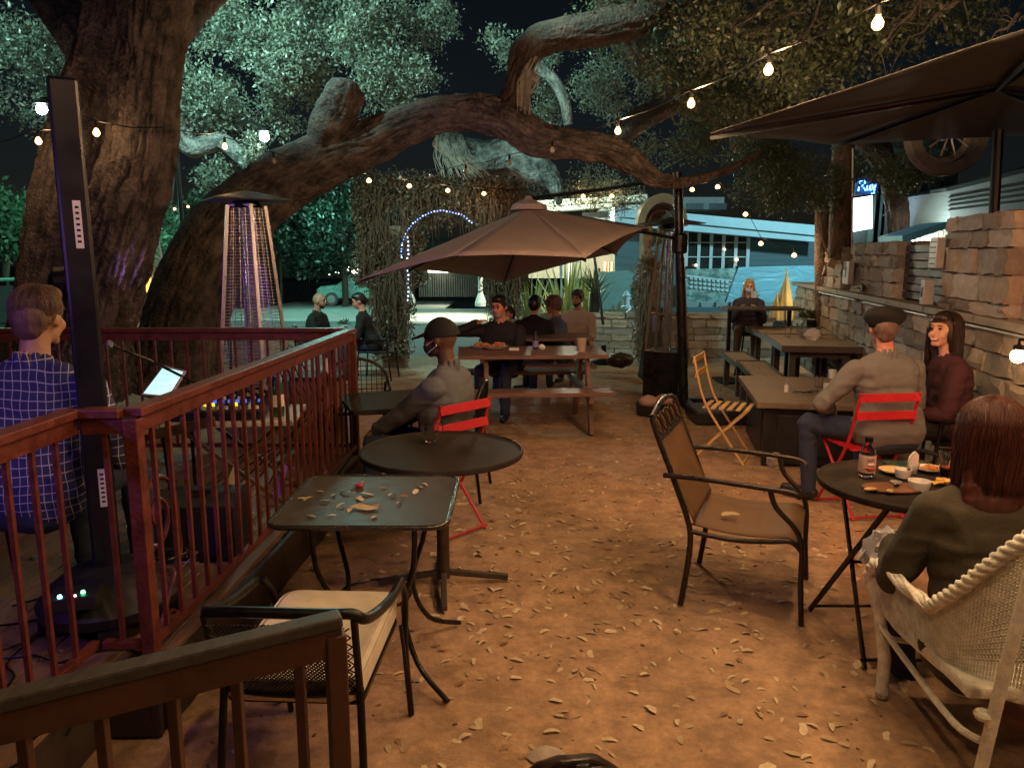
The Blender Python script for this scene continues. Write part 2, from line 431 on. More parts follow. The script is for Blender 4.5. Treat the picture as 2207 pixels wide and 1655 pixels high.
# near handrail in the foreground
hr = thing('foreground_handrail', 'closest brown-red sloping handrail with thick top cap cutting across the lower left corner', 'railing')
HRM = mat('handrail_brown_paint', (.09, .038, .022), .45, 0, .35, 12, .15, 60)
HRT = mat('handrail_cap_wood', (.06, .054, .05), .5, 0, .4, 8, .2, 40, stretch=(8, 1, 8))
A = P(735, 1332, .95); B = P(-120, 1540, .92)
mb = MB(); mb.bar(A, B, .045, .028); mb.build('top_rail', HRT, hr, bev=.006)
mb = MB(); mb.bar(A+V((0, 0, -.046)), B+V((0, 0, -.046)), .03, .062); mb.build('under_rail', HRM, hr, bev=.003)
for q in (.13, .31, .48, .66, .84):
    p = A.lerp(B, q); mb = MB(); mb.box((p.x, p.y, (.88)/2), (.02, .02, .86)); mb.build('baluster', HRM, hr, bev=.002)
mb = MB(); p = A.lerp(B, .02); mb.box((p.x, p.y, .46), (.042, .042, .92), .4); mb.build('post', HRM, hr, bev=.004)
mb = MB(); p = A.lerp(B, .01)+V((-.02, .05, 0)); mb.box((p.x, p.y, .45), (.02, .02, .9)); mb.build('baluster', HRM, hr)
# ================= OAK TREES =================
def bark_mat(name, c1, c2, st=6):
    m, t, b = nodes(name); L = t.links; N = t.nodes.new
    tc = N('ShaderNodeTexCoord')
    n = N('ShaderNodeTexNoise'); n.inputs['Scale'].default_value = 5; n.inputs['Detail'].default_value = 8; n.inputs['Roughness'].default_value = .7
    L.new(tc.outputs['Object'], n.inputs[0])
    at = N('ShaderNodeAttribute'); at.attribute_name = 'ridge'
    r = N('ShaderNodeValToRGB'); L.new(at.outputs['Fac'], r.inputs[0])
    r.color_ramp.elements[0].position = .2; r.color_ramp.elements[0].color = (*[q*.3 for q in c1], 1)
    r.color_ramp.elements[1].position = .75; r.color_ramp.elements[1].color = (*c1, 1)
    r2 = N('ShaderNodeValToRGB'); L.new(n.outputs[0], r2.inputs[0])
    r2.color_ramp.elements[0].position = .35; r2.color_ramp.elements[0].color = (.6, .6, .6, 1)
    r2.color_ramp.elements[1].position = .7; r2.color_ramp.elements[1].color = (*[q/max(c1)*1.1 for q in c2], 1)
    mx = N('ShaderNodeMix'); mx.data_type = 'RGBA'; mx.blend_type = 'MULTIPLY'; mx.inputs[0].default_value = 1
    L.new(r.outputs[0], mx.inputs[6]); L.new(r2.outputs[0], mx.inputs[7]); L.new(mx.outputs[2], b.inputs['Base Color'])
    b.inputs['Roughness'].default_value = .72
    n2 = N('ShaderNodeTexNoise'); n2.inputs['Scale'].default_value = 30; n2.inputs['Detail'].default_value = 6
    L.new(tc.outputs['Object'], n2.inputs[0])
    bp = N('ShaderNodeBump'); bp.inputs['Strength'].default_value = 1; bp.inputs['Distance'].default_value = .04
    L.new(n2.outputs[0], bp.inputs['Height']); L.new(bp.outputs[0], b.inputs['Normal'])
    return m
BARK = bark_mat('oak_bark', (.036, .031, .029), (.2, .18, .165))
BARKG = bark_mat('cool_lit_limb_bark', (.055, .058, .058), (.34, .33, .3))  # paler bark copy; cool lamplight on these limbs put into the colour
BARKD = bark_mat('shaded_limb_bark', (.04, .03, .025), (.11, .08, .065))  # darker bark copy; shade on the limbs put into the colour
def limb(name, px, parent, m=BARK, n=72, steps=14, amp=.035, freq=9, world=False, lump=.06):
    """px: (px, py, depth, radius px) -> bark tube; furrows are displaced geometry"""
    if not world: pts = [(*D(a, b, y), r*y/F) for a, b, y, r in px]
    else: pts = px
    S = smooth_path(pts, steps); k = len(S)
    ctr = [V(p[:3]) for p in S]; rad = [p[3] for p in S]
    vs = np.zeros((k*n, 3)); rg = np.zeros(k*n); prev = None; s = 0
    for i in range(k):
        d = (ctr[min(i+1, k-1)]-ctr[max(i-1, 0)]).normalized()
        if i: s += (ctr[i]-ctr[i-1]).length
        x = d.cross(V((0, 1, 0.01))).normalized() if prev is None else (prev-d*prev.dot(d)).normalized()
        prev = x; y = d.cross(x); R = rad[i]
        for j in range(n):
            a = 2*PI*j/n; ca, sa = math.cos(a), math.sin(a)
            q = V((ca*R*freq*1.9, sa*R*freq*1.9, s*freq*.24))
            w = q+V((noise.noise(q*.6), noise.noise(q*.6+V((5, 5, 5))), 0))*.55
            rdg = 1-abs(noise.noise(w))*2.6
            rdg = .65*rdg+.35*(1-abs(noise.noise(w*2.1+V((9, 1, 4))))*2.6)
            big = noise.noise(V((ca*1.3, sa*1.3, s*1.1))+ctr[0])
            rr = R*(1+lump*big*2)-1.35*amp*max(0, rdg-.3)*min(1, R/.15)+.45*amp*noise.noise(q*2.5)+.3*amp*noise.noise(q*6)
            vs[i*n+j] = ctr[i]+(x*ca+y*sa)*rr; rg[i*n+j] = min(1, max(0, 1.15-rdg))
    ff = np.array([(i*n+j, i*n+(j+1) % n, (i+1)*n+(j+1) % n, (i+1)*n+j) for i in range(k-1) for j in range(n)])
    o = npmesh(name, vs, ff, m, parent, smooth=True)
    at = o.data.attributes.new('ridge', 'FLOAT', 'POINT'); at.data.foreach_set('value', rg.astype(np.float32))
    return o
t1 = thing('oak_tree', 'huge twin-stemmed oak with furrowed bark standing behind the musician deck on the left', 'tree')
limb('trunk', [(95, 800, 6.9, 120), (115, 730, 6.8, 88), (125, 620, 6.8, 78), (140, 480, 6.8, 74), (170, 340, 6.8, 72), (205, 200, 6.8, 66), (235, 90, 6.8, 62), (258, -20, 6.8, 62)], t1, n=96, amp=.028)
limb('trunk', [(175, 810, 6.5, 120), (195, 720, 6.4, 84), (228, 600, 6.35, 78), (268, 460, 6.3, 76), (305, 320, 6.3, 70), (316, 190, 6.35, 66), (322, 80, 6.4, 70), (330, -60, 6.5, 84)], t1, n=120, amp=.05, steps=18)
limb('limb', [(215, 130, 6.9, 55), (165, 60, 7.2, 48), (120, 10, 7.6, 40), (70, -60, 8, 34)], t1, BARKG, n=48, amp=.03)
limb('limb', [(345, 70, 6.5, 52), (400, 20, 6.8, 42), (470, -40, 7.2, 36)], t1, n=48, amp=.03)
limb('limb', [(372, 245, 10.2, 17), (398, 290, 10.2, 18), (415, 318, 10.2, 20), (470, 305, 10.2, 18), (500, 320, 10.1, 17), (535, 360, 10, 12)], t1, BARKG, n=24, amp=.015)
t2 = thing('oak_tree', 'leaning oak whose long limb arches over the whole patio towards the right', 'tree')
limb('trunk', [(370, 830, 8.3, 130), (385, 760, 8.3, 92), (420, 620, 8.4, 84), (480, 505, 8.6, 78), (580, 415, 8.8, 64), (690, 352, 8.9, 58), (790, 310, 8.9, 46), (880, 270, 8.8, 40), (960, 246, 8.7, 38), (1040, 245, 8.6, 40), (1100, 262, 8.5, 40), (1160, 300, 8.4, 36), (1240, 312, 8.3, 30), (1310, 324, 8.2, 30), (1365, 352, 8.1, 26), (1410, 385, 8.0, 18), (1450, 392, 8, 12)], t2, n=110, amp=.04, steps=16)
limb('limb', [(700, 345, 8.9, 42), (712, 280, 8.8, 44), (735, 225, 8.7, 40), (752, 190, 8.6, 34), (758, 178, 8.6, 8)], t2, n=48, amp=.03)
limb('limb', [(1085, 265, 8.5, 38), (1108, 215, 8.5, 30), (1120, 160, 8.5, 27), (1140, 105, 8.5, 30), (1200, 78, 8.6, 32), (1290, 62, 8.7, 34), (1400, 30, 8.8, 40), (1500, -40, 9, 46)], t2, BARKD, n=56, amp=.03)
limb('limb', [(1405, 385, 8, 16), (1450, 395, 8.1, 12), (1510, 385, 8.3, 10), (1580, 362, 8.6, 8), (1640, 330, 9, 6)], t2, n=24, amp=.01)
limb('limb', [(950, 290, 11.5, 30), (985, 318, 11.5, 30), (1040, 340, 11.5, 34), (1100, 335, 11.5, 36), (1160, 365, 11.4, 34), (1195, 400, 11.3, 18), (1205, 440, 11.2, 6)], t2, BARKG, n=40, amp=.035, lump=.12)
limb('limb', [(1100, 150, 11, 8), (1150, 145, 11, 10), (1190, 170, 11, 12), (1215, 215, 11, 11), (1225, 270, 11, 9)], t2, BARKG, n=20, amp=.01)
t3 = thing('oak_tree', 'dark oak behind the stone wall whose branches droop over the upper right', 'tree')
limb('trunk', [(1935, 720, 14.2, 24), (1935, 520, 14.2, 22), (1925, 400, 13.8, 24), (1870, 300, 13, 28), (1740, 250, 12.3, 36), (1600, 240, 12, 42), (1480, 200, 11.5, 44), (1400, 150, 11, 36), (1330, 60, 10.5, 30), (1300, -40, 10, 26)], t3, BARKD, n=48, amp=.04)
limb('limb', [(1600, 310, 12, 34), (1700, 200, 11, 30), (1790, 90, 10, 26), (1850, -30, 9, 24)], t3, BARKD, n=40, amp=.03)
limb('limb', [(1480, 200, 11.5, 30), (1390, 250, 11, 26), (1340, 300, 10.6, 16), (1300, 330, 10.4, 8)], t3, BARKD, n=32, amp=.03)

# ---- leaves: clumps of small bent quads spread through lumpy volumes ----
def leaf_mat(name, c, c2):
    m, t, b = nodes(name); L = t.links; N = t.nodes.new
    at = N('ShaderNodeAttribute'); at.attribute_name = 'tint'
    r = N('ShaderNodeValToRGB'); L.new(at.outputs['Fac'], r.inputs[0])
    r.color_ramp.elements[0].color = (*c, 1); r.color_ramp.elements[1].color = (*c2, 1)
    L.new(r.outputs[0], b.inputs['Base Color']); b.inputs['Roughness'].default_value = .42
    tr = N('ShaderNodeBsdfTranslucent'); L.new(r.outputs[0], tr.inputs[0])
    mx = N('ShaderNodeMixShader'); mx.inputs[0].default_value = .3
    L.new(b.outputs[0], mx.inputs[1]); L.new(tr.outputs[0], mx.inputs[2])
    L.new(mx.outputs[0], t.nodes['Material Output'].inputs[0]); return m
OAKL = leaf_mat('oak_leaf', (.035, .06, .03), (.12, .14, .075)); OAKC = leaf_mat('cool_lit_oak_leaf', (.06, .09, .07), (.2, .24, .18))  # second leaf copy is cooler and brighter to carry the cool light
DRYL = leaf_mat('dead_vine_leaf', (.07, .05, .033), (.24, .175, .115))
GRNL = leaf_mat('bush_leaf', (.05, .1, .06), (.12, .19, .12))
def crown(name, blobs, parent, m=OAKL, leaf=.045, twig=.22, per=26, shell=.0, flat=.6, droop=.5, gap=-.13):
    """blobs: (px, py, depth, rx px, ry px, rdepth m, clumps). Every clump is a twig with leaves along it."""
    cs = []; ds = []; tn = []; tw = MB()
    for (a, b, y, rx, ry, rd, n) in blobs:
        c = np.array(D(a, b, y)); sx = rx*y/F; szz = ry*y/F
        for _ in range(n):
            q = rng.normal(size=3); q /= np.linalg.norm(q); q *= rng.random()**.45
            p = c+q*np.array([sx, rd, szz])
            g = noise.noise(V(p*1.5))*1.0+noise.noise(V(p*3.9))*.6
            if g < gap: continue
            d = rng.normal(size=3); d[2] -= droop; d /= np.linalg.norm(d)
            lt = twig*rng.uniform(.6, 1.3)
            k = per; tt = rng.random(k)
            off = rng.normal(size=(k, 3))*(.05*twig/.22)
            cs.append(p+d*lt*(tt[:, None]-.5)+off); 
            dd = d+rng.normal(size=(k, 3))*.75; ds.append(dd); tn.append(np.clip(rng.normal(.5+.35*g, .22, k), 0, 1))
            if _ % 3 == 0:
                e = p+d*lt*.5; s0 = p-d*lt*.6
                tw.tube([s0, (s0+e)/2+rng.normal(size=3)*.01, e], [.004, .003, .0015], 3, cap=False)
    C_ = np.vstack(cs); Dd = np.vstack(ds); T = np.concatenate(tn); n = len(C_)
    Dd /= np.linalg.norm(Dd, axis=1)[:, None]
    r = rng.normal(size=(n, 3)); S_ = np.cross(Dd, r); S_ /= np.linalg.norm(S_, axis=1)[:, None]; N_ = np.cross(Dd, S_)
    L = (leaf*rng.uniform(.6, 1.25, n))[:, None]; w = L*.24
    v = np.stack([C_, C_+Dd*L*.5+S_*w+N_*L*.05, C_+Dd*L, C_+Dd*L*.5-S_*w+N_*L*.05], 1).reshape(-1, 3)
    f = np.arange(4*n).reshape(n, 4)
    o = npmesh(name, v, f, m, parent)
    at = o.data.attributes.new('tint', 'FLOAT', 'POINT'); at.data.foreach_set('value', np.repeat(T, 4).astype(np.float32))
    if tw.v: tw.build('twig', BARKD, parent)['kind'] = 'stuff'
    return o
# cool-lit masses beyond the left trunk
stuff(crown('crown', [(120, 150, 9.5, 120, 80, .6, 420), (40, 215, 9.5, 70, 60, .5, 200), (175, 110, 9.8, 60, 50, .5, 130), (20, 60, 9.5, 40, 60, .5, 30), (150, 290, 9.8, 40, 30, .4, 30),
    (440, 120, 10.5, 90, 120, .8, 430), (560, 60, 10.8, 150, 110, 1.0, 900), (700, 80, 10.6, 150, 120, 1.0, 900), (460, 210, 10.4, 90, 70, .6, 280), (640, 170, 10.5, 120, 60, .7, 330), (850, 180, 10.4, 95, 60, .6, 420), (790, 110, 10.5, 80, 90, .7, 260),
    (590, 250, 10.8, 80, 40, .5, 120), (900, 40, 11, 90, 60, .7, 170), (470, 380, 10.2, 40, 35, .4, 90), (545, 320, 9.9, 20, 30, .2, 35), (410, 215, 10, 30, 40, .3, 60)], t1, OAKC, leaf=.056, twig=.26, per=28, gap=.03))
stuff(crown('crown', [(1095, 100, 9.4, 50, 40, .3, 110), (1225, 140, 11.5, 75, 60, .6, 230), (1300, 200, 10.6, 60, 70, .5, 170), (1180, 230, 11.6, 40, 50, .4, 70), (1400, 330, 9.6, 60, 40, .5, 50), (1390, 130, 10, 60, 80, .5, 60), (1240, 395, 13, 120, 60, .6, 160), (1330, 420, 13, 90, 40, .6, 110), (780, 240, 10.8, 80, 30, .5, 110)], t2, OAKC, leaf=.05, per=22, gap=-.05))
stuff(crown('crown', [(1690, 380, 9.5, 110, 75, .8, 520), (1620, 330, 9.5, 60, 50, .5, 130), (1740, 425, 9.6, 55, 30, .5, 120), (1930, 370, 9.5, 95, 55, .6, 300), (1480, 300, 9, 100, 50, .6, 120), (1500, 150, 7.5, 130, 90, .8, 230), (1630, 60, 6.5, 170, 80, .8, 340), (1800, 130, 6, 150, 80, .7, 330), (1950, 60, 5.6, 170, 70, .6, 300), (2120, 20, 5, 120, 50, .5, 160), (1400, 40, 9, 180, 70, .8, 230), (1560, 200, 8.5, 130, 60, .7, 200), (1640, 230, 7.4, 90, 35, .5, 120)], t3, leaf=.05, per=20, gap=-.06))
# bare hanging twigs at the top right
tw = MB()
for (a, b, y, sx, ln) in ((1990, -20, 4.6, -110, 150), (2010, -10, 4.6, -60, 60), (1770, 0, 5.5, -60, 160), (1700, -20, 5.8, -140, 100), (2080, -10, 4.4, -120, 90), (1740, 20, 5.5, -140, 60), (2200, 40, 4.2, -90, 70)):
    p0 = D(a, b, y); p1 = D(a+sx, b+ln, y+.3)
    path = [p0.lerp(p1, t)+V((random.uniform(-.03, .03), 0, random.uniform(-.03, .03))) for t in (0, .25, .5, .75, 1)]
    tw.tube(path, [.011, .009, .007, .005, .002], 5)
    for k in range(9):
        t = random.random(); q = p0.lerp(p1, t); e = q+V((random.uniform(-.22, .12), random.uniform(-.1, .1), random.uniform(-.22, .05)))
        tw.tube([q, q.lerp(e, .5)+V((0, 0, .015)), e], [.005, .0035, .0015], 4)
stuff(tw.build('branch', BARK, t3))
# strands of dead vine wrapping the grey limb
vn = MB()
for i in range(70):
    a0 = random.uniform(940, 1000); p = D(a0, 285+random.uniform(0, 25), 11.1); q = D(a0+random.uniform(-10, 60), 365+random.uniform(-10, 20), 11.05)
    vn.tube([p, p.lerp(q, .5)+V((-.06, 0, -.03)), q], .004, 3)
for i in range(60):
    a0 = random.uniform(1118, 1150); p = D(a0+15, 120+random.uniform(0, 60), 8.35); q = D(a0-6, 200+random.uniform(0, 50), 8.3)
    vn.tube([p, p.lerp(q, .5)+V((-.05, 0, 0)), q], .004, 3)
stuff(vn.build('dead_vine', mat('dry_vine_stem', (.3, .28, .24), .7, 0, .4, 20), t2))

# distant greenery lit green
def far_tree(name, label, blobs, m=GRNL, leaf=.25, trunk=None, per=16, twig=.9):
    t = thing(name, label, 'tree')
    stuff(crown('crown', blobs, t, m, leaf=leaf, twig=twig, per=per))
    if trunk: limb('trunk', trunk, t, BARKD, n=16, amp=.02, steps=4)
    return t
far_tree('roadside_tree', 'bushy tree lit bright green between the two leaning trunks', [(330, 540, 30, 75, 85, 2, 620), (300, 470, 30, 60, 40, 2, 160), (260, 600, 30, 60, 40, 1.5, 150)], trunk=[(340, 700, 30.5, 9), (350, 540, 30.5, 7), (365, 440, 30.5, 6), (372, 380, 30.5, 5)])
far_tree('roadside_tree', 'green-lit hedge-like tree at the far left edge behind the trunk', [(25, 480, 26, 60, 50, 1.5, 420), (-40, 470, 26, 70, 60, 1.5, 200)], trunk=[(10, 660, 26.5, 9), (12, 540, 26.5, 8), (15, 470, 26.5, 6)])
far_tree('roadside_tree', 'dim dark green tree behind the tall patio heater', [(660, 480, 38, 130, 80, 3, 420), (780, 440, 38, 90, 60, 3, 160), (690, 560, 38, 90, 30, 2, 180)], m=leaf_mat('dim_leaf', (.012, .022, .014), (.03, .045, .028)), trunk=[(745, 660, 38.5, 7), (742, 560, 38.5, 6), (740, 470, 38.5, 5)])  # leaf colour darkened because this tree stands unlit
far_tree('roadside_tree', 'dark leafy tree above the far left street behind the arching limb', [(470, 460, 34, 80, 50, 2, 200), (560, 430, 40, 80, 60, 3, 160)], trunk=[(470, 680, 34.5, 7), (470, 560, 34.5, 6), (480, 470, 34.5, 5)])

# ================= VINE ARCH =================
STONE = [mat('limestone_%s' % n, c, .85, 0, .35, 14, .9, 28, col2=c2) for n, c, c2 in (('buff', (.42, .35, .27), (.26, .2, .15)), ('grey', (.38, .33, .28), (.24, .2, .17)), ('warm', (.44, .35, .27), (.3, .23, .175)))]
for m_ in STONE:    # every stone has its own tone
    t_ = m_.node_tree; b_ = t_.nodes['Principled BSDF']; src = b_.inputs['Base Color'].links[0].from_socket
    oi = t_.nodes.new('ShaderNodeObjectInfo'); mr = t_.nodes.new('ShaderNodeMapRange'); t_.links.new(oi.outputs['Random'], mr.inputs[0]); mr.inputs['To Min'].default_value = .55; mr.inputs['To Max'].default_value = 1.35
    hs = t_.nodes.new('ShaderNodeHueSaturation'); t_.links.new(src, hs.inputs['Color']); t_.links.new(mr.outputs[0], hs.inputs['Value']); t_.links.new(hs.outputs[0], b_.inputs['Base Color'])
MORTAR = mat('mortar', (.32, .26, .2), .9, 0, .3, 20, .4, 70)
arch = thing('vine_archway', 'garden archway on stone pillars smothered in dry brown vines', 'archway')
def apx(px, py, y=13.2): return D(px, py, y)
mb = MB()
for (a, b) in ((800, 885), (1050, 1118), (1378, 1412)):
    p = apx((a+b)/2, 600); w_ = (b-a)/F*13.2; mb = MB(); mb.box((p.x, 13.45, .95), (w_*.6, .4, 2.5)); mb.build('pillar', MORTAR, arch, bev=.03)
Lp = apx(770, 400); Rp = apx(1140, 400)
mb = MB(); mb.box(((Lp.x+Rp.x)/2, 13.45, 2.72), ((Rp.x-Lp.x)*.86, .2, .16)); mb.build('lintel', MORTAR, arch)
vine = []
def arch_leaves():
    B = []
    for x in range(785, 1130, 22):
        lo = 470 if 905 < x < 1030 else (600 if x < 905 else 600)
        for y in range(398, lo, 22):
            B.append((x, y, 13.15, 17, 17, .26, 22))
    for y in range(590, 770, 15):
        B.append((842, y, 13.1, 42, 13, .22, 60))
        B.append((1085, y, 13.1, 34, 13, .22, 46)) if y < 720 else None
    for y in range(490, 765, 14): B.append((1395, y, 13.2, 19, 12, .2, 34))
    return B
stuff(crown('dry_vines', arch_leaves(), arch, DRYL, leaf=.07, twig=.24, per=20, droop=1.3))
vs_ = MB()
for i in range(420):
    x = random.uniform(780, 1132); y0 = random.uniform(396, 560); 
    if 880 < x < 1030 and y0 > 440: continue
    p = D(x, y0, random.uniform(12.75, 13.0)); L_ = random.uniform(.2, .9); q = p+V((random.uniform(-.12, .12), random.uniform(-.05, .05), -L_)); vs_.tube([p, p.lerp(q, .5)+V((random.uniform(-.06, .06), -.03, 0)), q], [.006, .005, .002], 3, cap=False)
for (xa, xb, n_) in ((798, 888, 160), (1050, 1120, 110), (1378, 1412, 60)):
    for i in range(n_):
        p = D(random.uniform(xa, xb), random.uniform(560, 680), random.uniform(12.75, 12.95)); q = p+V((random.uniform(-.1, .1), 0, -random.uniform(.3, .8))); vs_.tube([p, p.lerp(q, .5)+V((random.uniform(-.05, .05), -.03, 0)), q], [.008, .006, .003], 3, cap=False)
stuff(vs_.build('vine_stems', mat('vine_stem', (.16, .11, .075), .8, 0, .4, 20), arch))
# arc of small blue-white string lights
lt = thing('arch_string_lights', 'arc of tiny blue-white lights around the opening of the vine archway', 'string lights')
BLUEL = emit('blue_fairy_light', (.1, .25, 1), 1.5); WHITEL = emit('white_fairy_light', (.55, .7, 1), 1.7)
wire = []
for i in range(34):
    a = PI*1.04-PI*.78*i/33; p = D(955+math.cos(a)*90, 545-math.sin(a)*90+random.uniform(-1.5, 1.5), 12.85); wire.append(p)
    mb = MB(); mb.ball(p, .014, 8); mb.build('bulb', BLUEL if i % 4 else WHITEL, lt)
mb = MB(); mb.tube(wire, .004, 4); mb.build('wire', BLKM, lt)
lt = thing('arch_string_lights', 'short vertical row of white lights wound down a post under the archway', 'string lights')
wire = []
for i in range(16):
    p = D(879+random.uniform(-2, 2), 512+i*9, 12.8); wire.append(p); mb = MB(); mb.ball(p, .018, 6); mb.build('bulb', WHITEL, lt)
mb = MB(); mb.tube(wire, .004, 4); mb.build('wire', BLKM, lt)

# ================= STONE WALLS =================
def stone_mesh(L, h, d, seed):
    """irregular weathered block"""
    r = random.Random(seed); nx_, nz_ = 4, 3; vs = []; bm = bmesh.new()
    bmesh.ops.create_cube(bm, size=1)
    bmesh.ops.subdivide_edges(bm, edges=bm.edges[:], cuts=2, use_grid_fill=True)
    for v in bm.verts:
        c = v.co; k = sum(abs(q) > .4 for q in c)
        s = 1-.05*(k == 3)-.015*(k == 2)
        v.co = V((c.x*L*s, c.y*d*(1+.1*r.uniform(-1, 1)), c.z*h*s))+V((r.uniform(-1, 1)*.01, r.uniform(-1, 1)*.014, r.uniform(-1, 1)*.009))
    me = bpy.data.meshes.new('stone'); bm.to_mesh(me); bm.free(); me.materials.append(STONE[seed % 3]); 
    me.polygons.foreach_set('use_smooth', [True]*len(me.polygons)); me.set_sharp_from_angle(angle=math.radians(22)); return me
def stone_face(parent, a, b, z0, z1, depth=.12, ch=(.1, .17), ln=(.16, .42), out=(0, -1), seed=1, cap=None):
    """courses of stones along the ground line a->b; face proud towards 'out'"""
    r = random.Random(seed); a = V((*a, 0)); b = V((*b, 0)); u = (b-a).normalized(); Lt = (b-a).length; o3 = V((*out, 0)); ang = math.atan2(u.y, u.x)
    z = z0; n = 0
    while z < z1-.03:
        h = min(r.uniform(*ch), z1-z)
        if z1-z-h < .05: h = z1-z
        s = -r.uniform(0, .15)
        while s < Lt-.02:
            l = r.uniform(*ln)
            if Lt-s-l < .08: l = Lt-s
            s0 = max(0, s); l2 = s+l-s0
            if l2 > .03:
                me = stone_mesh(l2-.012, h-.011, depth+r.uniform(0, .03), seed*1000+n)
                o = bpy.data.objects.new('stone', me); COL.objects.link(o); o.parent = parent
                o.location = a+u*(s0+l2/2)+o3*(r.uniform(-.006, .012))+V((0, 0, z+h/2)); o.rotation_euler = (0, r.uniform(-.015, .015), ang)
                n += 1
            s += l
        z += h
    return n
# low wall at the back of the patio
lw = thing('low_stone_wall', 'knee-high tan stone wall closing the back of the patio before the street', 'wall')
mb = MB(); mb.box((2.6, 14.365, .1), (4.36, .2, .88)); mb.build('core', MORTAR, lw)
stone_face(lw, (.55, 14.3), (4.9, 14.3), -.33, .52, seed=3, ch=(.12, .19), ln=(.25, .6))
for i in range(11):
    me = stone_mesh(.39, .09, .42, 9000+i); o = bpy.data.objects.new('cap_stone', me); COL.objects.link(o); o.parent = lw; o.location = (.72+i*.4, 14.42, .585); o.rotation_euler = (0, 0, random.uniform(-.04, .04))
lw2 = thing('low_stone_wall', 'low stone planter wall behind the patio at the left of the arch', 'wall')
mb = MB(); mb.box((-6.2, 13.9, .2), (5.2, .3, .4)); mb.build('core', MORTAR, lw2)
stone_face(lw2, (-8.8, 13.7), (-3.6, 13.7), -.3, .42, seed=4, ch=(.14, .2), ln=(.3, .7))

# main wall at the right: runs away from the camera, a stone bar ledge along it
WA = V((3.05, 3.4)); WB = V((4.66, 12.4))     # face line near -> far
wu = (WB-WA).normalized(); wo = V((-wu.y, wu.x))    # outwards = towards patio (-x)
wn = (wo.x, wo.y)
rw = thing('stone_wall', 'tall rough limestone wall with bar ledge along the right side of the patio', 'wall')
LZ = 1.27
mb = MB(); c = (WA+WB)/2-wo*.115; ang = math.atan2(wu.y, wu.x)
mb.box((c.x, c.y, LZ/2), ((WB-WA).length, .3, LZ-.06), ang); mb.build('core', MORTAR, rw)
stone_face(rw, WA, WB, 0.02, LZ-.06, seed=11, out=wn, ch=(.11, .19), ln=(.22, .52))
def wp(s, off=0, z=0):   # point on the wall, s metres from near end, off towards patio
    q = WA+wu*s+wo*off; return V((q.x, q.y, z))
LEDGE = mat('ledge_slab', (.3, .25, .2), .7, 0, .35, 4, .3, 30)
mb = MB(); 
for i in range(9):
    q = wp(.5+i*1.02, -.1); me = MB(); me.box((q.x, q.y, LZ-.02), (1.0, .46, .055), ang); me.build('ledge_slab', LEDGE, rw, bev=.008)
# pillars above the ledge
def pillar(s0, s1, z1, seed, th=.4):
    q = wp((s0+s1)/2, -.165); b = MB(); b.box((q.x, q.y, (LZ+z1)/2-.01), (s1-s0-.03, th, z1-LZ-.02), ang); b.build('core', MORTAR, rw)
    a = wp(s0, .0); b2 = wp(s1, .0); stone_face(rw, a.xy, b2.xy, LZ+.01, z1, depth=.12, seed=seed, out=wn, ch=(.09, .2), ln=(.2, .5))
    # near end face, seen obliquely
    e0 = wp(s0+.02, -.03); e1 = wp(s0+.02, -.4); stone_face(rw, e1.xy, e0.xy, LZ+.01, z1, depth=.1, seed=seed+1, out=(-wu.x, -wu.y), ch=(.1, .2), ln=(.15, .3))
pillar(1.7, 2.88, 2.0, 31)
pillar(4.1, 5.75, 1.84, 33)
pillar(6.2, 7.6, 1.8, 35)
# slatted timber screen in the gap between the pillars
ss = thing('slatted_screen', 'dark horizontal timber slats filling the gap between the two stone pillars', 'fence')
SLAT = mat('dark_slat_wood', (.06, .035, .025), .55, 0, .4, 5, .2, 50, stretch=(1, 1, 8))
for k in range(7):
    a = wp(2.89, -.03, LZ+.06+k*.072); b = wp(4.1, -.03, LZ+.06+k*.072); mb = MB(); mb.bar(a, b, .02, .06); mb.build('slat', SLAT, ss)
for s in (2.93, 3.5, 4.06):
    a = wp(s, -.06); mb = MB(); mb.box((a.x, a.y, LZ+.28), (.04, .04, .56), ang); mb.build('post', SLAT, ss)
ss2 = thing('slatted_screen', 'dark timber screen at the right edge beside the tall stone pillar', 'fence')
for k in range(10):
    a = wp(.1, -.3, LZ+.06+k*.085); b = wp(1.68, -.3, LZ+.06+k*.085); mb = MB(); mb.bar(a, b, .02, .075); mb.build('slat', SLAT, ss2)
a = wp(1.6, -.33); mb = MB(); mb.box((a.x, a.y, LZ+.45), (.05, .05, .9), ang); mb.build('post', SLAT, ss2)
# conduit pipes, boxes
PIPE = mat('conduit_grey', (.42, .4, .37), .4, .3, .2, 20); BOXM = mat('outlet_box_grey', (.36, .33, .32), .5, .1, .2, 20)
for (s0, s1) in ((.2, 2.3), (3.0, 5.0), (5.3, 7.4)):
    c_ = tag(MB().tube([wp(s0, .1, LZ-.07), wp(s1, .1, LZ-.07)], .013, 8).build('conduit_pipe', PIPE, smooth=60), ['straight grey conduit clipped under the ledge beside the right edge', 'straight grey conduit under the ledge behind the seated couple', 'far grey conduit under the ledge beyond the seated couple'][[.2, 3.0, 5.3].index(s0)], 'pipe', 'conduits along the wall ledge')
def wallbox(name, label, s, z, w_, h, d=.06, dots=False, m=BOXM):
    q = wp(s, .1+d/2, z); o = thing(name, label, 'electrical box', tuple(q), ang)
    MB().box((0, 0, 0), (w_, d, h)).build('housing', m, o, bev=.005)
    if dots:
        b = MB()
        for i in range(4):
            for j in range(5): b.ball((-w_*.3+i*w_*.2, d/2+.001, -h*.36+j*h*.18), .006, 6)
        b.build('perforation', BLKM, o)
    else: MB().box((w_*.1, d/2+.002, 0), (w_*.35, .006, h*.4)).build('cover', BLKM, o)
    return o
wallbox('outlet_box', 'pale perforated junction box on the near edge of the tall pillar', 2.84, 1.72, .17, .24, dots=True)
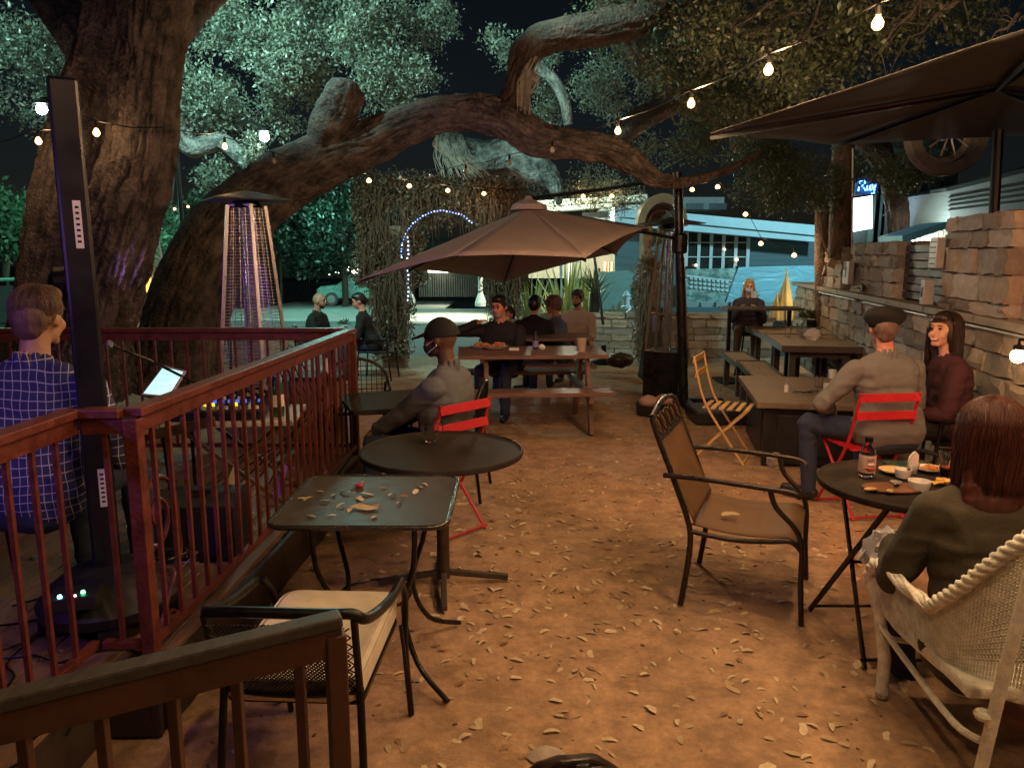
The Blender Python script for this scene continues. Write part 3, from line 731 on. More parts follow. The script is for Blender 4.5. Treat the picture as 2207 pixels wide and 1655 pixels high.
wallbox('outlet_box', 'grey box mounted on the middle stone pillar above the ledge', 5.6, 1.5, .26, .26)
wallbox('outlet_box', 'small grey switch box at the ledge beside the slatted screen', 2.95, 1.4, .09, .2, .08)
wallbox('outlet_box', 'white weatherproof outlet low on the wall behind the smiling woman', 2.45, 1.16, .16, .1, .05, m=PIPE)
cb = []
for k in range(26): a = k/25*4*PI; cb.append(wp(5.1+.16*math.cos(a), .12, LZ+.06+.03*math.sin(a*1.0)+.002*k))
tag(MB().tube(cb, .011, 6).build('cable_coil', BLKM, smooth=60), 'coiled black cable lying on the ledge below the middle pillar', 'cable')
# warm wall lamp at right edge
wl = thing('wall_lamp', 'glowing globe wall lamp at the right edge of the picture', 'lamp', tuple(wp(1.14, .2, 1.1)))
MB().ball((0, 0, 0), .042, 14).build('globe', emit('globe_glow', (1, .62, .28), 45), wl, smooth=60)
MB().tube([(0, 0, .04), (0, 0, .1), (.12, -.01, .1)], .012, 6).build('arm', BLKM, wl)
MB().lathe([(.02, .04), (.03, .04), (.03, .065), (.015, .07)], n=12).build('socket', BLKM, wl)
# timber posts above wall
LOG = bark_mat('log_post_bark', (.19, .14, .11), (.2, .15, .12))
lp = thing('log_post', 'thick round timber post rising from the middle stone pillar to the dark umbrella', 'post')
limb('trunk', [(1808, 560, 9.7, 23), (1812, 450, 9.7, 22), (1818, 300, 9.7, 22), (1818, 240, 9.7, 21)], lp, LOG, n=32, amp=.01, lump=.03)
MB().tube([D(1836, 545, 9.5), D(1838, 320, 9.5)], .012, 6).build('conduit', PIPE, lp)
tag(MB().tube([D(2142, 470, 5.55), D(2152, 280, 5.55)], .035, 10).build('steel_post', BLKM), 'black round steel post standing on the tall stone pillar', 'post')
# wooden barrel-like column plus rope broom beyond
cl = thing('tree_stump_post', 'short wide bark-covered post banded with two white rings beyond the wall', 'post')
limb('trunk', [(1776, 700, 10.6, 20), (1776, 560, 10.6, 19), (1776, 470, 10.6, 18), (1776, 440, 10.6, 17)], cl, LOG, n=24, amp=.012)
for yy in (444, 456): MB().tube([D(1776, yy, 10.6)+V((math.cos(a)*.125, math.sin(a)*.125, 0)) for a in np.linspace(0, 2*PI, 20)[:-1]], .006, 5, close=True).build('band', PIPE, cl)
br = thing('leaning_broom', 'pale wooden pole leaning against the bark-covered post', 'tool')
MB().tube([D(1759, 480, 9.6), D(1787, 556, 9.3)], .009, 6).build('handle', LTWOOD, br)
MB().box(D(1793, 568, 9.3), (.09, .03, .1), tilt=Matrix.Rotation(.4, 3, 'Y')).build('head', LTWOOD, br)
# ================= FAR BUILDINGS =================
def pxbox(mb, x0, y0, x1, y1, Yd, dep=.3, mi=0):
    a = D(x0, y0, Yd); b = D(x1, y1, Yd)
    return mb.box(((a.x+b.x)/2, Yd+dep/2, (a.z+b.z)/2), (abs(b.x-a.x), dep, abs(a.z-b.z)), mi=mi)
def pxquad(mb, pts, Yd, dep=.3):
    """outline given in a vertical plane at depth Yd, real thickness dep"""
    q = [D(x, y, Yd) for x, y in pts]; k = len(q)
    return mb.add([(p.x, Yd, p.z) for p in q]+[(p.x, Yd+dep, p.z) for p in q], [tuple(range(k)), tuple(range(2*k-1, k-1, -1))]+[(i, k+i, k+(i+1) % k, (i+1) % k) for i in range(k)])
FASB = mat('fascia_pale_blue', (.5, .62, .64), .6, 0, .12, 3); TEALW = mat('siding_dark_teal', (.1, .15, .16), .7, 0, .3, 2, .2, 12, stretch=(.3, 1, 12))
WINF = mat('window_mullion_white', (.55, .6, .58), .5, 0, .1, 5); DARKG = mat('dark_window_glass', (.03, .03, .028), .12, 0, .4, 1.2)
b1 = thing('low_restaurant_building', 'long low building across the street with pale blue sloping roof fascia and gridded windows', 'building')
o = pxquad(MB(), [(1325, 446), (1762, 486), (1762, 508), (1325, 466)], 24, 1.2).build('fascia', FASB, b1)
o = pxquad(MB(), [(1325, 468), (1762, 510), (1762, 522), (1325, 484)], 24.08, 1.1).build('fascia', FASB, b1)
pxquad(MB(), [(1325, 486), (1470, 496), (1765, 522), (1765, 690), (1325, 690)], 24.8, .3).build('wall', TEALW, b1)
for i in range(5):
    x0 = 1480+i*26.5; pxbox(MB(), x0+2, 498+i*2, x0+25, 578, 24.76, .03).build('window_pane', DARKG, b1)
for i in range(6):
    x0 = 1480+i*26.5; pxbox(MB(), x0-1.6, 494+i*2, x0+1.6, 580, 24.7, .05).build('mullion', WINF, b1)
for yy in (522, 553): pxbox(MB(), 1478, yy, 1614, yy+2, 24.69, .04).build('mullion', WINF, b1)
b2 = thing('low_gabled_building', 'left wing with pale green roof edge behind the umbrella peak', 'building')
pxquad(MB(), [(1140, 434), (1395, 419), (1395, 432), (1140, 446)], 27, 1.2).build('fascia', mat('fascia_pale_green', (.45, .52, .44), .6, 0, .12, 3), b2)
pxquad(MB(), [(1140, 448), (1320, 438), (1320, 446), (1140, 458)], 27.1, 1.1).build('fascia', MATS['fascia_pale_green'], b2)
pxquad(MB(), [(1300, 446), (1400, 440), (1400, 480), (1260, 480)], 27.4, .5).build('wall', mat('gable_blue_grey', (.25, .33, .36), .7, 0, .15, 3), b2)
pxquad(MB(), [(1255, 458), (1310, 456), (1310, 470), (1255, 470)], 27.2, .3).build('window', DARKG, b2)
pxbox(MB(), 1140, 470, 1420, 600, 27.9, .5).build('wall', mat('shop_wall_cream', (.4, .38, .3), .7, 0, .15, 3), b2)
for (x0, x1, c, s, n) in ((1302, 1320, (1, .3, .04), 1.3, 'orange'), (1334, 1354, (1, .8, .4), 1.6, 'yellow'), (1361, 1376, (1, .8, .45), 1.2, 'yellow')):
    pxbox(MB(), x0, 564, x1, 586, 27.7, .05).build('lit_window', emit('lit_window_'+n, c, s), b2)
    for k in range(1, 3): pxbox(MB(), x0+k*(x1-x0)/3-.6, 563, x0+k*(x1-x0)/3+.6, 586, 27.66, .03).build('window_bar', BLKM, b2)
b3 = thing('roof_plant_block', 'small grey rooftop block with dark vents above the blue fascia', 'building')
pxbox(MB(), 1475, 425, 1560, 452, 30, 1.5).build('wall', mat('block_grey', (.3, .29, .26), .8, 0, .2, 4), b3)
for x in (1480, 1530): pxbox(MB(), x, 438, x+36, 452, 29.95, .06).build('vent', BLKM, b3)
for (x, y, r) in ((1588, 560, .05), (1562, 538, .035), (1500, 572, .04)): MB().ball(D(x, y, 24.6), r, 10).build('interior_lamp', emit('window_lamp', (1, .8, .5), 4), b1)
# banners on the construction fence
def banner_mat(name, pic):
    m, t, b = nodes(name); L = t.links; N = t.nodes.new
    tc = N('ShaderNodeTexCoord'); sp = N('ShaderNodeSeparateXYZ'); L.new(tc.outputs['Generated'], sp.inputs[0])
    w = N('ShaderNodeTexNoise'); w.inputs['Scale'].default_value = 2.6; w.inputs['Distortion'].default_value = 2.5
    L.new(tc.outputs['Generated'], w.inputs[0])
    r = N('ShaderNodeValToRGB'); L.new(w.outputs[0], r.inputs[0])
    r.color_ramp.elements[0].color = (.22, .42, .47, 1); r.color_ramp.elements[1].color = (.28, .5, .55, 1)
    if pic:
        n = N('ShaderNodeTexNoise'); n.inputs['Scale'].default_value = 6; n.inputs['Detail'].default_value = 7; L.new(tc.outputs['Generated'], n.inputs[0])
        r2 = N('ShaderNodeValToRGB'); L.new(n.outputs[0], r2.inputs[0]); r2.color_ramp.elements[0].position = .4; r2.color_ramp.elements[1].position = .6
        r2.color_ramp.elements[0].color = (.1, .16, .14, 1); r2.color_ramp.elements[1].color = (.3, .42, .36, 1)
        L.new(r2.outputs[0], b.inputs['Base Color'])
    else: L.new(r.outputs[0], b.inputs['Base Color'])
    bp = N('ShaderNodeBump'); bp.inputs['Strength'].default_value = 1; bp.inputs['Distance'].default_value = .05; L.new(w.outputs[0], bp.inputs['Height']); L.new(bp.outputs[0], b.inputs['Normal'])
    b.inputs['Roughness'].default_value = .45; return m
BAN = banner_mat('banner_blue', False); BANP = banner_mat('banner_print', True)
def banner(name, label, pts, Yd, m):
    t = thing(name, label, 'banner'); pxquad(MB(), pts, Yd, .03).build('fabric', m, t)
    xs = [p[0] for p in pts]
    for x in (min(xs)+1, max(xs)-1): pxbox(MB(), x-1, min(p[1] for p in pts)-4, x+1, 668, Yd+.05, .05).build('post', BLKM, t)
    return t
bp_ = banner('construction_banner', 'printed fence banner picturing a large pale office building', [(1478, 580), (1588, 578), (1560, 655), (1478, 660)], 22, BANP)
mb = MB()
for i in range(9):
    for j in range(3): mb.box(D(1490+i*9.6, 600+j*9+i*1.0, 21.97), (.085, .012, .07))
mb.build('printed_windows', mat('print_pale', (.5, .62, .6), .5), bp_)['kind'] = 'stuff'
mb = MB(); mb.sheet([D(1480, 592, 21.975), D(1578, 604, 21.975), D(1578, 607, 21.975), D(1480, 597, 21.975)], .01); mb.build('printed_roof', MATS['print_pale'], bp_)
banner('construction_banner', 'creased plain turquoise fence banner behind the seated woman at the bar table', [(1592, 576), (1758, 572), (1758, 655), (1563, 656)], 22, BAN)
banner('construction_banner', 'pale green fence banner between the agave and the third arch pillar', [(1290, 586), (1400, 582), (1400, 665), (1290, 668)], 23, mat('banner_green', (.2, .34, .3), .5, 0, .15, 2, .6, 3))
banner('construction_banner', 'darker printed fence banner directly behind the reflective patio heater', [(1402, 586), (1476, 582), (1476, 662), (1402, 664)], 22.5, mat('banner_dim', (.12, .2, .2), .5, 0, .3, 3))
kb = MB()
for i in range(9): pxbox(kb, 1480+i*32, 652, 1504+i*32, 662, 21.6, .3)
struct(kb.build('kerb_blocks', mat('concrete_barrier', (.25, .3, .28), .8, 0, .2, 4)))
# bright sidewalk strip
mb = MB(); mb.box((7.5, 19, sz(19)+.05), (14, 2.2, .1)); struct(mb.build('far_pavement', CONC))
# big dark teal building on the right with lit sign
b4 = thing('tall_dark_building', 'tall dark teal building with corrugated side behind the stone wall', 'building')
CORR = mat('corrugated_teal', (.05, .085, .09), .5, .2, .3, 3, .5, 9, stretch=(9, 1, .2))
pxbox(MB(), 1838, 300, 2048, 560, 15, .5).build('wall', CORR, b4)
for x in (1885, 1897, 1912, 1935, 2010): pxbox(MB(), x, 320, x+2.5, 560, 14.9, .08).build('rib', mat('rib_teal', (.09, .2, .2), .5, .2), b4)
pxbox(MB(), 1905, 462, 2048, 466, 14.85, .15).build('ledge', TEALW, b4)
sg = thing('lit_sign_panel', 'bright white blank illuminated sign panel on the dark building', 'sign')
pxquad(MB(), [(1842, 428), (1880, 422), (1880, 492), (1842, 499)], 14.6, .12).build('panel', emit('sign_white', (.93, .98, 1), 5), sg)
pxquad(MB(), [(1838, 424), (1885, 417), (1885, 422), (1838, 428)], 14.6, .14).build('frame', BLKM, sg)
ns = thing('neon_sign', 'small blue neon cursive lettering above the white sign panel', 'neon sign')
NEON = emit('neon_blue', (.1, .4, 1), 7)
def stroke(pts, m=NEON, parent=ns, r=.012, Yd=14.5): MB().tube([D(a, b, Yd) for a, b in pts], r, 6).build('letter', m, parent)
stroke([(1850, 412), (1853, 392), (1862, 388), (1865, 394), (1858, 401), (1866, 411)])
stroke([(1874, 400), (1869, 402), (1869, 410), (1874, 409), (1875, 400), (1877, 411)])
stroke([(1880, 398), (1882, 409), (1887, 398), (1884, 416), (1878, 418)])
pxbox(MB(), 1846, 384, 1892, 418, 14.56, .05).build('backing', mat('neon_backing', (.03, .08, .2), .6), ns)
# pale blue gable (upper right), lit blue awning under it
b5 = thing('pale_blue_building', 'pale blue clapboard gable rising behind the tall stone pillar', 'building')
CLAP = mat('clapboard_blue', (.33, .45, .5), .6, 0, .12, 2, .3, 10, stretch=(.2, 1, 9))
pxquad(MB(), [(2046, 412), (2300, 350), (2300, 520), (2046, 520)], 13, 2).build('wall', CLAP, b5)
for k in range(4): pxquad(MB(), [(2046, 426+k*9), (2300, 380+k*14), (2300, 381.5+k*14), (2046, 427.5+k*9)], 12.97, .06).build('board_line', TEALW, b5)
pxquad(MB(), [(2040, 405), (2300, 340), (2300, 350), (2040, 412)], 12.8, .5).build('eave', TEALW, b5)
b6 = thing('lit_shed', 'brightly lit corrugated wall under a blue sloping awning seen over the slatted screen', 'building')
pxquad(MB(), [(1945, 508), (2042, 478), (2042, 492), (1958, 521), (1945, 521)], 12.2, .8).build('awning', mat('awning_blue', (.15, .4, .6), .5, 0, .2, 3), b6)
pxquad(MB(), [(1948, 522), (1962, 520), (2045, 490), (2045, 560), (1948, 560)], 13, .2).build('wall', mat('shed_cream', (.75, .75, .6), .6, 0, .1, 3), b6)
for k in range(9): pxbox(MB(), 1955+k*10, 520-k*3.2, 1957+k*10, 560, 12.95, .06).build('batten', mat('batten_grey', (.3, .33, .28), .6), b6)
lamp('shed_fill', D(2000, 515, 12.6), 60, (1, .97, .8), .1)  # bare fill lamp added to brighten the shed wall
# old wheel and fender arch ornaments
wh = thing('old_car_wheel', 'large old spoked car wheel with tyre hung under the dark umbrella', 'wheel')
cw = D(2040, 288, 6.6); MX = Matrix.Rotation(PI/2, 3, 'X')
MB().lathe([(.24, -.06), (.33, -.06), (.345, -.03), (.345, .03), (.33, .06), (.24, .06)], cw, 40, M=MX, cap=False).build('tyre', mat('old_rubber', (.12, .11, .1), .65, 0, .3, 20, .3, 60), wh, smooth=40)
MB().lathe([(.19, -.065), (.215, -.07), (.24, -.065), (.24, -.05), (.19, -.05)], cw, 40, M=MX, cap=False).build('rim', mat('rusty_rim', (.5, .42, .36), .4, .5, .5, 10), wh, smooth=40)
for k in range(10):
    a = k*PI/5; MB().tube([cw+V((math.cos(a)*.04, -.05, math.sin(a)*.04)), cw+V((math.cos(a)*.2, -.06, math.sin(a)*.2))], .008, 6).build('spoke', MATS['rusty_rim'], wh)
MB().lathe([(.05, -.08), (.05, -.03)], cw, 16, M=MX).build('hub', MATS['rusty_rim'], wh)
fw = thing('fender_arch', 'tan curved car fender over a dark half wheel fixed behind the umbrella mast', 'ornament')
cf = D(1424, 488, 11); R1 = .37; mb = MB(); pts = []
n = 20
for i in range(n+1):
    a = PI*i/n; pts.append((math.cos(a), math.sin(a)))
vs = []; 
for c_, s_ in pts:
    for rr, yy in ((R1, -.15), (R1, .15), (R1*.72, .15), (R1*.72, -.15)): vs.append(cf+V((c_*rr*.95, yy, s_*rr*1.2)))
mb.add(vs, [(i*4+j, i*4+(j+1) % 4, (i+1)*4+(j+1) % 4, (i+1)*4+j) for i in range(n) for j in range(4)]+[(0, 1, 2, 3), (n*4+3, n*4+2, n*4+1, n*4)])
mb.build('fender', mat('fender_tan', (.42, .3, .2), .5, 0, .2, 6), fw, smooth=50)
vs = [cf+V((c_*R1*.7*.95, -.02, s_*R1*.7*1.2)) for c_, s_ in pts]+[cf+V((c_*R1*.7*.95, .02, s_*R1*.7*1.2)) for c_, s_ in pts]
MB().add(vs, [tuple(range(n+1)), tuple(range(2*n+1, n, -1))]+[(i, i+1, n+2+i, n+1+i) for i in range(n)]).build('tyre', MATS['old_rubber'], fw)
MB().tube([cf+V((c_*R1*.5, -.03, s_*R1*.6)) for c_, s_ in pts], .012, 6).build('rim', MATS['rusty_rim'], fw)

# ---- far street things ----
col_m = mat('white_column_paint', (.8, .8, .72), .5, 0, .05, 5)
for i, (x, y0, y1) in enumerate(((883, 596, 655), (1036, 560, 660), (1228, 560, 640))):
    p = D(x, y1, 27); z0 = p.z; z1 = D(x, y0, 27).z
    t = thing('white_column', ['slim white column with flared base beside the left arch pillar', 'white column with broad flared base in the lit forecourt under the umbrella', 'white column standing among the lit plants right of the umbrella hem'][i], 'column', (p.x, 27, z0), group='white columns of the lit forecourt')
    MB().lathe([(.2, 0), (.2, .12), (.15, .3), (.09, .45)], n=12).build('base', col_m, t)
    MB().lathe([(.085, .45), (.075, z1-z0)], n=12).build('shaft', col_m, t)
fy = mat('dark_board_fence', (.05, .055, .045), .8, 0, .4, 3, .3, 20)
for (x0, x1, y0, y1, Yd, lab) in ((902, 1032, 584, 640, 40, 'dark board fence seen beyond the lit forecourt through the archway'), (610, 730, 606, 668, 48, 'dark plank fence behind the teal-lit car on the left')):
    t = thing('board_fence', lab, 'fence'); n = int((x1-x0)/5)
    for i in range(n): pxbox(MB(), x0+i*5, y0+random.uniform(-1, 1), x0+i*5+4.4, y1, Yd, .04).build('board', fy, t)
dk = thing('unlit_house', 'low dark house mass behind the left street trees', 'building')
pxbox(MB(), 560, 520, 1120, 600, 62, 6).build('wall', mat('dark_house_wall', (.07, .11, .09), .8, 0, .3, 1), dk)
pxquad(MB(), [(550, 520), (760, 500), (1130, 520)], 61.8, 7).build('roof', mat('dark_roof', (.05, .07, .06), .8), dk)
SPK = emit('distant_lamp', (1, .95, .8), 16)
random.seed(3); fl = thing('distant_lights', 'row of small white twinkling lights far down the street', 'string lights')
for (x, y, r) in ((730, 590, .07), (741, 588, .1), (750, 583, .07), (762, 586, .12), (768, 590, .1), (772, 582, .08), (738, 575, .06), (781, 584, .07), (790, 588, .11), (757, 593, .06), (724, 586, .05), (796, 582, .07), (752, 575, .05), (710, 592, .04)):
    MB().ball(D(x, y, 56), r*.95, 10).build('bulb', SPK, fl)
cn = thing('lit_canopy', 'small lit canopy with glowing underside beyond the archway', 'canopy')
pxbox(MB(), 922, 583, 965, 588, 38, 2).build('light_panel', emit('canopy_glow', (1, .98, .75), 6), cn)
pxbox(MB(), 915, 577, 972, 583, 37.8, 2.4).build('roof', fy, cn)
for x in (925, 962): pxbox(MB(), x, 588, x+2, 640, 38.4, .1).build('post', fy, cn)
lamp('forecourt_fill', D(955, 470, 31), 2600, (1, 1, .72), .3, 'SPOT', (0, 0, 0), 1.5)  # bare fill lamp added over the forecourt
lamp('forecourt_fill', D(1215, 480, 25), 700, (1, .98, .72), .3)  # added fill for the shop front and shrubs, no fixture
# car
def car(name, label, loc, rz, m):
    t = thing(name, label, 'car', loc, rz, 'parked cars')
    prof = [(-2.25, .45), (-2.2, .85), (-2.0, 1.0), (-1.15, 1.1), (-.45, 1.62), (1.55, 1.68), (2.1, 1.15), (2.25, 1.05), (2.27, .5), (1.95, .38), (-1.9, .38)]
    w_ = .88; k = len(prof); vs = [(x, s*w_*(1-.12*(z > 1.2)), z) for s in (-1, 1) for x, z in prof]
    MB().add(vs, [tuple(range(k)), tuple(range(2*k-1, k-1, -1))]+[(i, (i+1) % k, k+(i+1) % k, k+i) for i in range(k)]).build('body', m, t, bev=.06)
    for s in (-1, 1):
        for q in ([(-1.0, 1.12), (-.42, 1.52), (.25, 1.56), (.25, 1.12)], [(.33, 1.12), (.33, 1.56), (1.3, 1.58), (1.6, 1.14)]):
            MB().sheet([(x, s*(.8+.01), z) for x, z in q], .02).build('window', DARKG, t)
        for x in (-1.45, 1.4):
            c_ = V((x, s*.84, .34)); wl_ = MB().lathe([(.2, -.1), (.33, -.1), (.35, -.06), (.35, .06), (.33, .1), (.2, .1)], c_, 20, M=MX, cap=False).build('wheel', MATS['old_rubber'], t, smooth=40)
            MB().lathe([(.05, -.11), (.2, -.105), (.21, .105), (.05, .11)], c_, 14, M=MX).build('rim', STEEL, wl_, smooth=40)
        MB().ball((-2.2, s*.6, .78), (.06, .16, .09), 10).build('headlight', col_m, t, smooth=60)
    return t
CARP = mat('car_paint_street_lit', (.3, .6, .56), .3, .3, .05, 3, coat=.5)  # turquoise street light put into the paint colour
def gnd(px, Yd): p = D(px, 600, Yd); return (p.x, Yd, sz(Yd)+.01)
z45 = D(740, 657, 40).z
car('parked_car', 'compact car lit turquoise by the street light, parked side-on at the left of the arch', (D(783, 650, 40).x, 40, z45), 0, CARP)
mb = MB(); p = D(785, 660, 40); mb.box((p.x, 40, z45-.2), (9, 6, .4)); struct(mb.build('parking_apron', CONC))
car('parked_car', 'car glimpsed at the far left edge behind the plaid-shirted man', (D(18, 660, 22).x, 22, sz(22)), .3, CARP)
up = thing('utility_pole', 'thin pale utility pole with a dark box left of the far trees', 'pole')
MB().tube([D(607, 660, 44), D(604, 500, 44)], .07, 8).build('pole', mat('pole_grey', (.3, .32, .28), .7), up)
pxbox(MB(), 622, 572, 642, 600, 43.8, .3).build('signal_box', BLKM, up)
for i, (a, b) in enumerate((((560, 430), (780, 436)), ((560, 452), (780, 468)), ((600, 470), (780, 486)), ((-20, 470), (130, 486)), ((-20, 486), (130, 500)))):
    tag(MB().tube([D(*a, 44), D((a[0]+b[0])/2, (a[1]+b[1])/2+3, 44), D(*b, 44)], .025, 4).build('power_line', BLKM), ['highest power line left of the arch', 'middle power line left of the arch', 'lowest power line left of the arch', 'upper power line at the far left edge', 'lower power line at the far left edge'][i], 'wire', 'overhead power lines')
# street floodlights
FLD = emit('floodlight_glow', (.75, 1, .95), 60)
for (x, y, Yd, lab) in ((90, 236, 9.0, 'glaring cool white street light left of the double trunk'), (570, 295, 9.6, 'glaring cool white street light above the leaning trunk')):
    p = D(x, y, Yd); t = thing('street_light', lab, 'street light', tuple(p))
    MB().ball((0, 0, 0), (.06, .05, .06), 14).build('lamp_glass', FLD, t, smooth=60)
    MB().lathe([(.03, .06), (.09, .055), (.07, .09), (.02, .11)], n=16).build('housing', BLKM, t)
    dx_ = .9 if x < 300 else -1.1; MB().tube([(0, 0, .1), (dx_*.3, .4, .25), (dx_, 1.4, .3), (dx_, 1.4, -p.z)], .03, 8).build('pole', BLKM, t)

# plants along the street
def spiky(name, label, loc, r, n, m, h=1, w_=.035, trunk=0):
    t = thing(name, label, 'plant', loc)
    mb = MB()
    for i in range(n):
        a = random.uniform(0, 2*PI); e = random.uniform(.1, 1.35); l = r*random.uniform(.7, 1.1)
        d = V((math.cos(a)*math.cos(e), math.sin(a)*math.cos(e), math.sin(e)*h)); s = d.cross(V((0, 0, 1))).normalized()*w_/2
        o_ = V((0, 0, trunk)); p1 = o_+d*l*.5; p2 = o_+d*l+V((0, 0, -.12*l))
        mb.add([o_-s*.6, o_+s*.6, p1+s, p1-s, p2], [(0, 1, 2, 3), (3, 2, 4)])
    mb.build('leaves', m, t)
    if trunk: MB().lathe([(.12, 0), (.09, trunk), (.05, trunk+.1)], n=10).build('stem', BARK, t)
    return t
SPM = mat('agave_leaf', (.2, .27, .13), .45, 0, .4, 5); GRM = mat('grass_blade', (.4, .4, .14), .5, 0, .3, 5)
p = D(1282, 600, 15.2); spiky('yucca_plant', 'dark spiky yucca on a stem beside the umbrella support pole', (p.x, 15.2, 0), .75, 46, SPM, trunk=.95)
p = D(1330, 640, 15.5); spiky('agave_plant', 'pale striped agave spreading to the right of the yucca', (p.x, 15.5, .35), .6, 40, mat('pale_agave', (.4, .48, .3), .4, 0, .3, 6))
for i, (x, Yd, r, z, lab) in enumerate(((1145, 22, 1.4, -.2, 'tall yellow-green lit shrub left of the blue sign post'), (1190, 24, .9, 0, 'rounded yellow-lit shrub behind the seated group'), (1262, 23, 1.5, 0, 'tall lit ornamental grass behind the yucca'), (1222, 22.5, 1.7, 0, 'slender bright bamboo-like plant in front of the white column'))):
    p = D(x, 640, Yd); spiky('lit_shrub', lab, (p.x, Yd, sz(Yd)+z), r, 70, GRM, h=1.8, w_=.07)
pz = D(1650, 610, 12.4); spiky('potted_palm', 'small dark palm behind the woman at the bar table', (D(1618, 605, 12.4).x, 12.4, .95), .3, 60, GRNL, w_=.03)
bs = thing('blue_sign_post', 'slim pale blue sign on a post behind the seated group', 'sign')
pxbox(MB(), 1207, 572, 1212, 600, 21, .1).build('board', FASB, bs); pxbox(MB(), 1208.5, 600, 1210.5, 655, 21.02, .05).build('post', FASB, bs)
hy = thing('fire_hydrant', 'small pale turquoise hydrant by the green banner', 'hydrant', (D(1350, 664, 21).x, 21, D(1350, 664, 21).z))
MB().lathe([(.14, 0), (.14, .05), (.09, .08), (.08, .32), (.11, .34), (.06, .42), (.02, .47)], n=14).build('body', FASB, hy, smooth=50)
for s in (-1, 1): MB().tube([(s*.07, 0, .25), (s*.13, 0, .25)], .035, 10).build('nozzle', FASB, hy)
# draped plant covers
CLOTH = mat('frost_cloth', (.55, .45, .22), .8, 0, .2, 5, .5, 14)
for i, (x, y0, y1, w_) in enumerate(((1690, 575, 690, 16), (1722, 612, 692, 18), (1672, 628, 690, 13), (1740, 640, 692, 12))):
    p0 = D(x, y1, 13.2); p1 = D(x, y0, 13.2); h = p1.z-p0.z; r = w_/F*13.2
    t = thing('wrapped_plant', ['tall thin plant wrapped in pale frost cloth tapering to a long tip', 'pear-shaped plant wrapped in frost cloth right of the bar table', 'short wrapped plant half hidden behind the bar woman', 'small wrapped plant against the stone pillar'][i], 'plant', (p0.x, 13.2, p0.z), group='plants wrapped in frost cloth')
    mb = MB(); vs = []; n_ = 26; prof = [(1, 0), (1.05, .1), (.95, .3), (.75, .5), (.42, .68), (.2, .8), (.1, .92), (.03, 1)]
    for (rr, zz) in prof:
        for j in range(n_):
            a = 2*PI*j/n_; f_ = 1+.14*math.sin(a*7+zz*3)*(rr > .15); vs.append((math.cos(a)*r*rr*f_, math.sin(a)*r*rr*f_, zz*h))
    mb.add(vs, [(q*n_+j, q*n_+(j+1) % n_, (q+1)*n_+(j+1) % n_, (q+1)*n_+j) for q in range(len(prof)-1) for j in range(n_)])
    mb.build('cloth', CLOTH, t, smooth=80)
lamp('plant_fill', D(1760, 640, 12.6), 14, (1, .78, .35), .08)  # added fill for the wrapped plants, no fixture

# ================= UMBRELLAS =================
def canopy(name, label, hub, rim, m, sag=.05, scal=.06, ribs=True, parent=None):
    t = thing(name, label, 'umbrella'); hub = V(hub); rim = [V(q) for q in rim]; k = len(rim); nu, nv = 8, 9
    for i in range(k):
        a, b = rim[i], rim[(i+1) % k]; vs = []; mb = MB()
        for iv in range(nv+1):
            tv = iv/nv
            for iu in range(nu+1):
                tu = iu/nu; e = a.lerp(b, tu); e = e.lerp(hub, scal*4*tu*(1-tu))
                p = hub.lerp(e, tv)
                p.z -= sag*math.sin(PI*tv)*(.4+.6*4*tu*(1-tu))
                p.z += .012*noise.noise(p*2.5)*4*tu*(1-tu)
                vs.append(p)
        mb.add(vs, [(v_*(nu+1)+u_, v_*(nu+1)+u_+1, (v_+1)*(nu+1)+u_+1, (v_+1)*(nu+1)+u_) for v_ in range(nv) for u_ in range(nu)])
        o = mb.build('canopy_panel', m, t, smooth=60)
        sm = o.modifiers.new('th', 'SOLIDIFY'); sm.thickness = .003
    if ribs:
        for q in rim: MB().bar(hub+V((0, 0, -.03)), q+V((0, 0, -.03)), .018, .022).build('rib', BLKM, t)
    return t
UMT = mat('umbrella_tan', (.46, .36, .34), .8, 0, .14, 2.5, .25, 220)
UMD = mat('umbrella_grey', (.06, .057, .054), .85, 0, .2, 2.5, .25, 220)
um = canopy('cantilever_umbrella', 'wide tan cantilever umbrella sagging over the picnic tables', D(1140, 447, 9.2),
   [D(765, 607, 8.3), D(975, 552, 7.5), D(1262, 556, 7.5), D(1398, 490, 8.6), D(1330, 545, 10.3), D(1085, 608, 10.7), D(880, 580, 10.2)], UMT, sag=.0, scal=.035)
hb = D(1140, 447, 9.2)
MB().lathe([(.22, -.06), (.2, 0), (.06, .06), (.03, .1)], hb+V((0, 0, .03)), 8).build('vent_cap', UMT, um)
mt = P(1474, 868, 0); mtop = V((mt.x-.17, mt.y, D(1440, 372, mt.y).z))
MB().tube([mt, mtop], .052, 14).build('mast', BLKM2, um, smooth=60)
MB().lathe([(.075, 0), (.085, .02), (.085, .2), (.07, .22)], mt+(mtop-mt)*.66, 12).build('crank_box', BLKM2, um)
MB().tube([mtop+V((0, 0, -.05)), mtop.lerp(hb, .45)+V((0, 0, .0)), hb+V((0, 0, .1))], .022, 8).build('arm', BLKM2, um)
MB().tube([mt.lerp(mtop, .72), hb+V((.5, 0, -.12))], .02, 8).build('strut', BLKM2, um)
MB().box(mt+V((0, 0, .03)), (.9, .09, .05)).build('base_bar', BLKM2, um); MB().box(mt+V((0, 0, .03)), (.09, .9, .05)).build('base_bar', BLKM2, um)
tr = thing('base_weight', 'flat black weight tray at the foot of the umbrella mast', 'umbrella base', tuple(P(1545, 905)))
MB().box((0, 0, .07), (.56, .5, .14)).build('tray', DARKPL, tr, bev=.02)
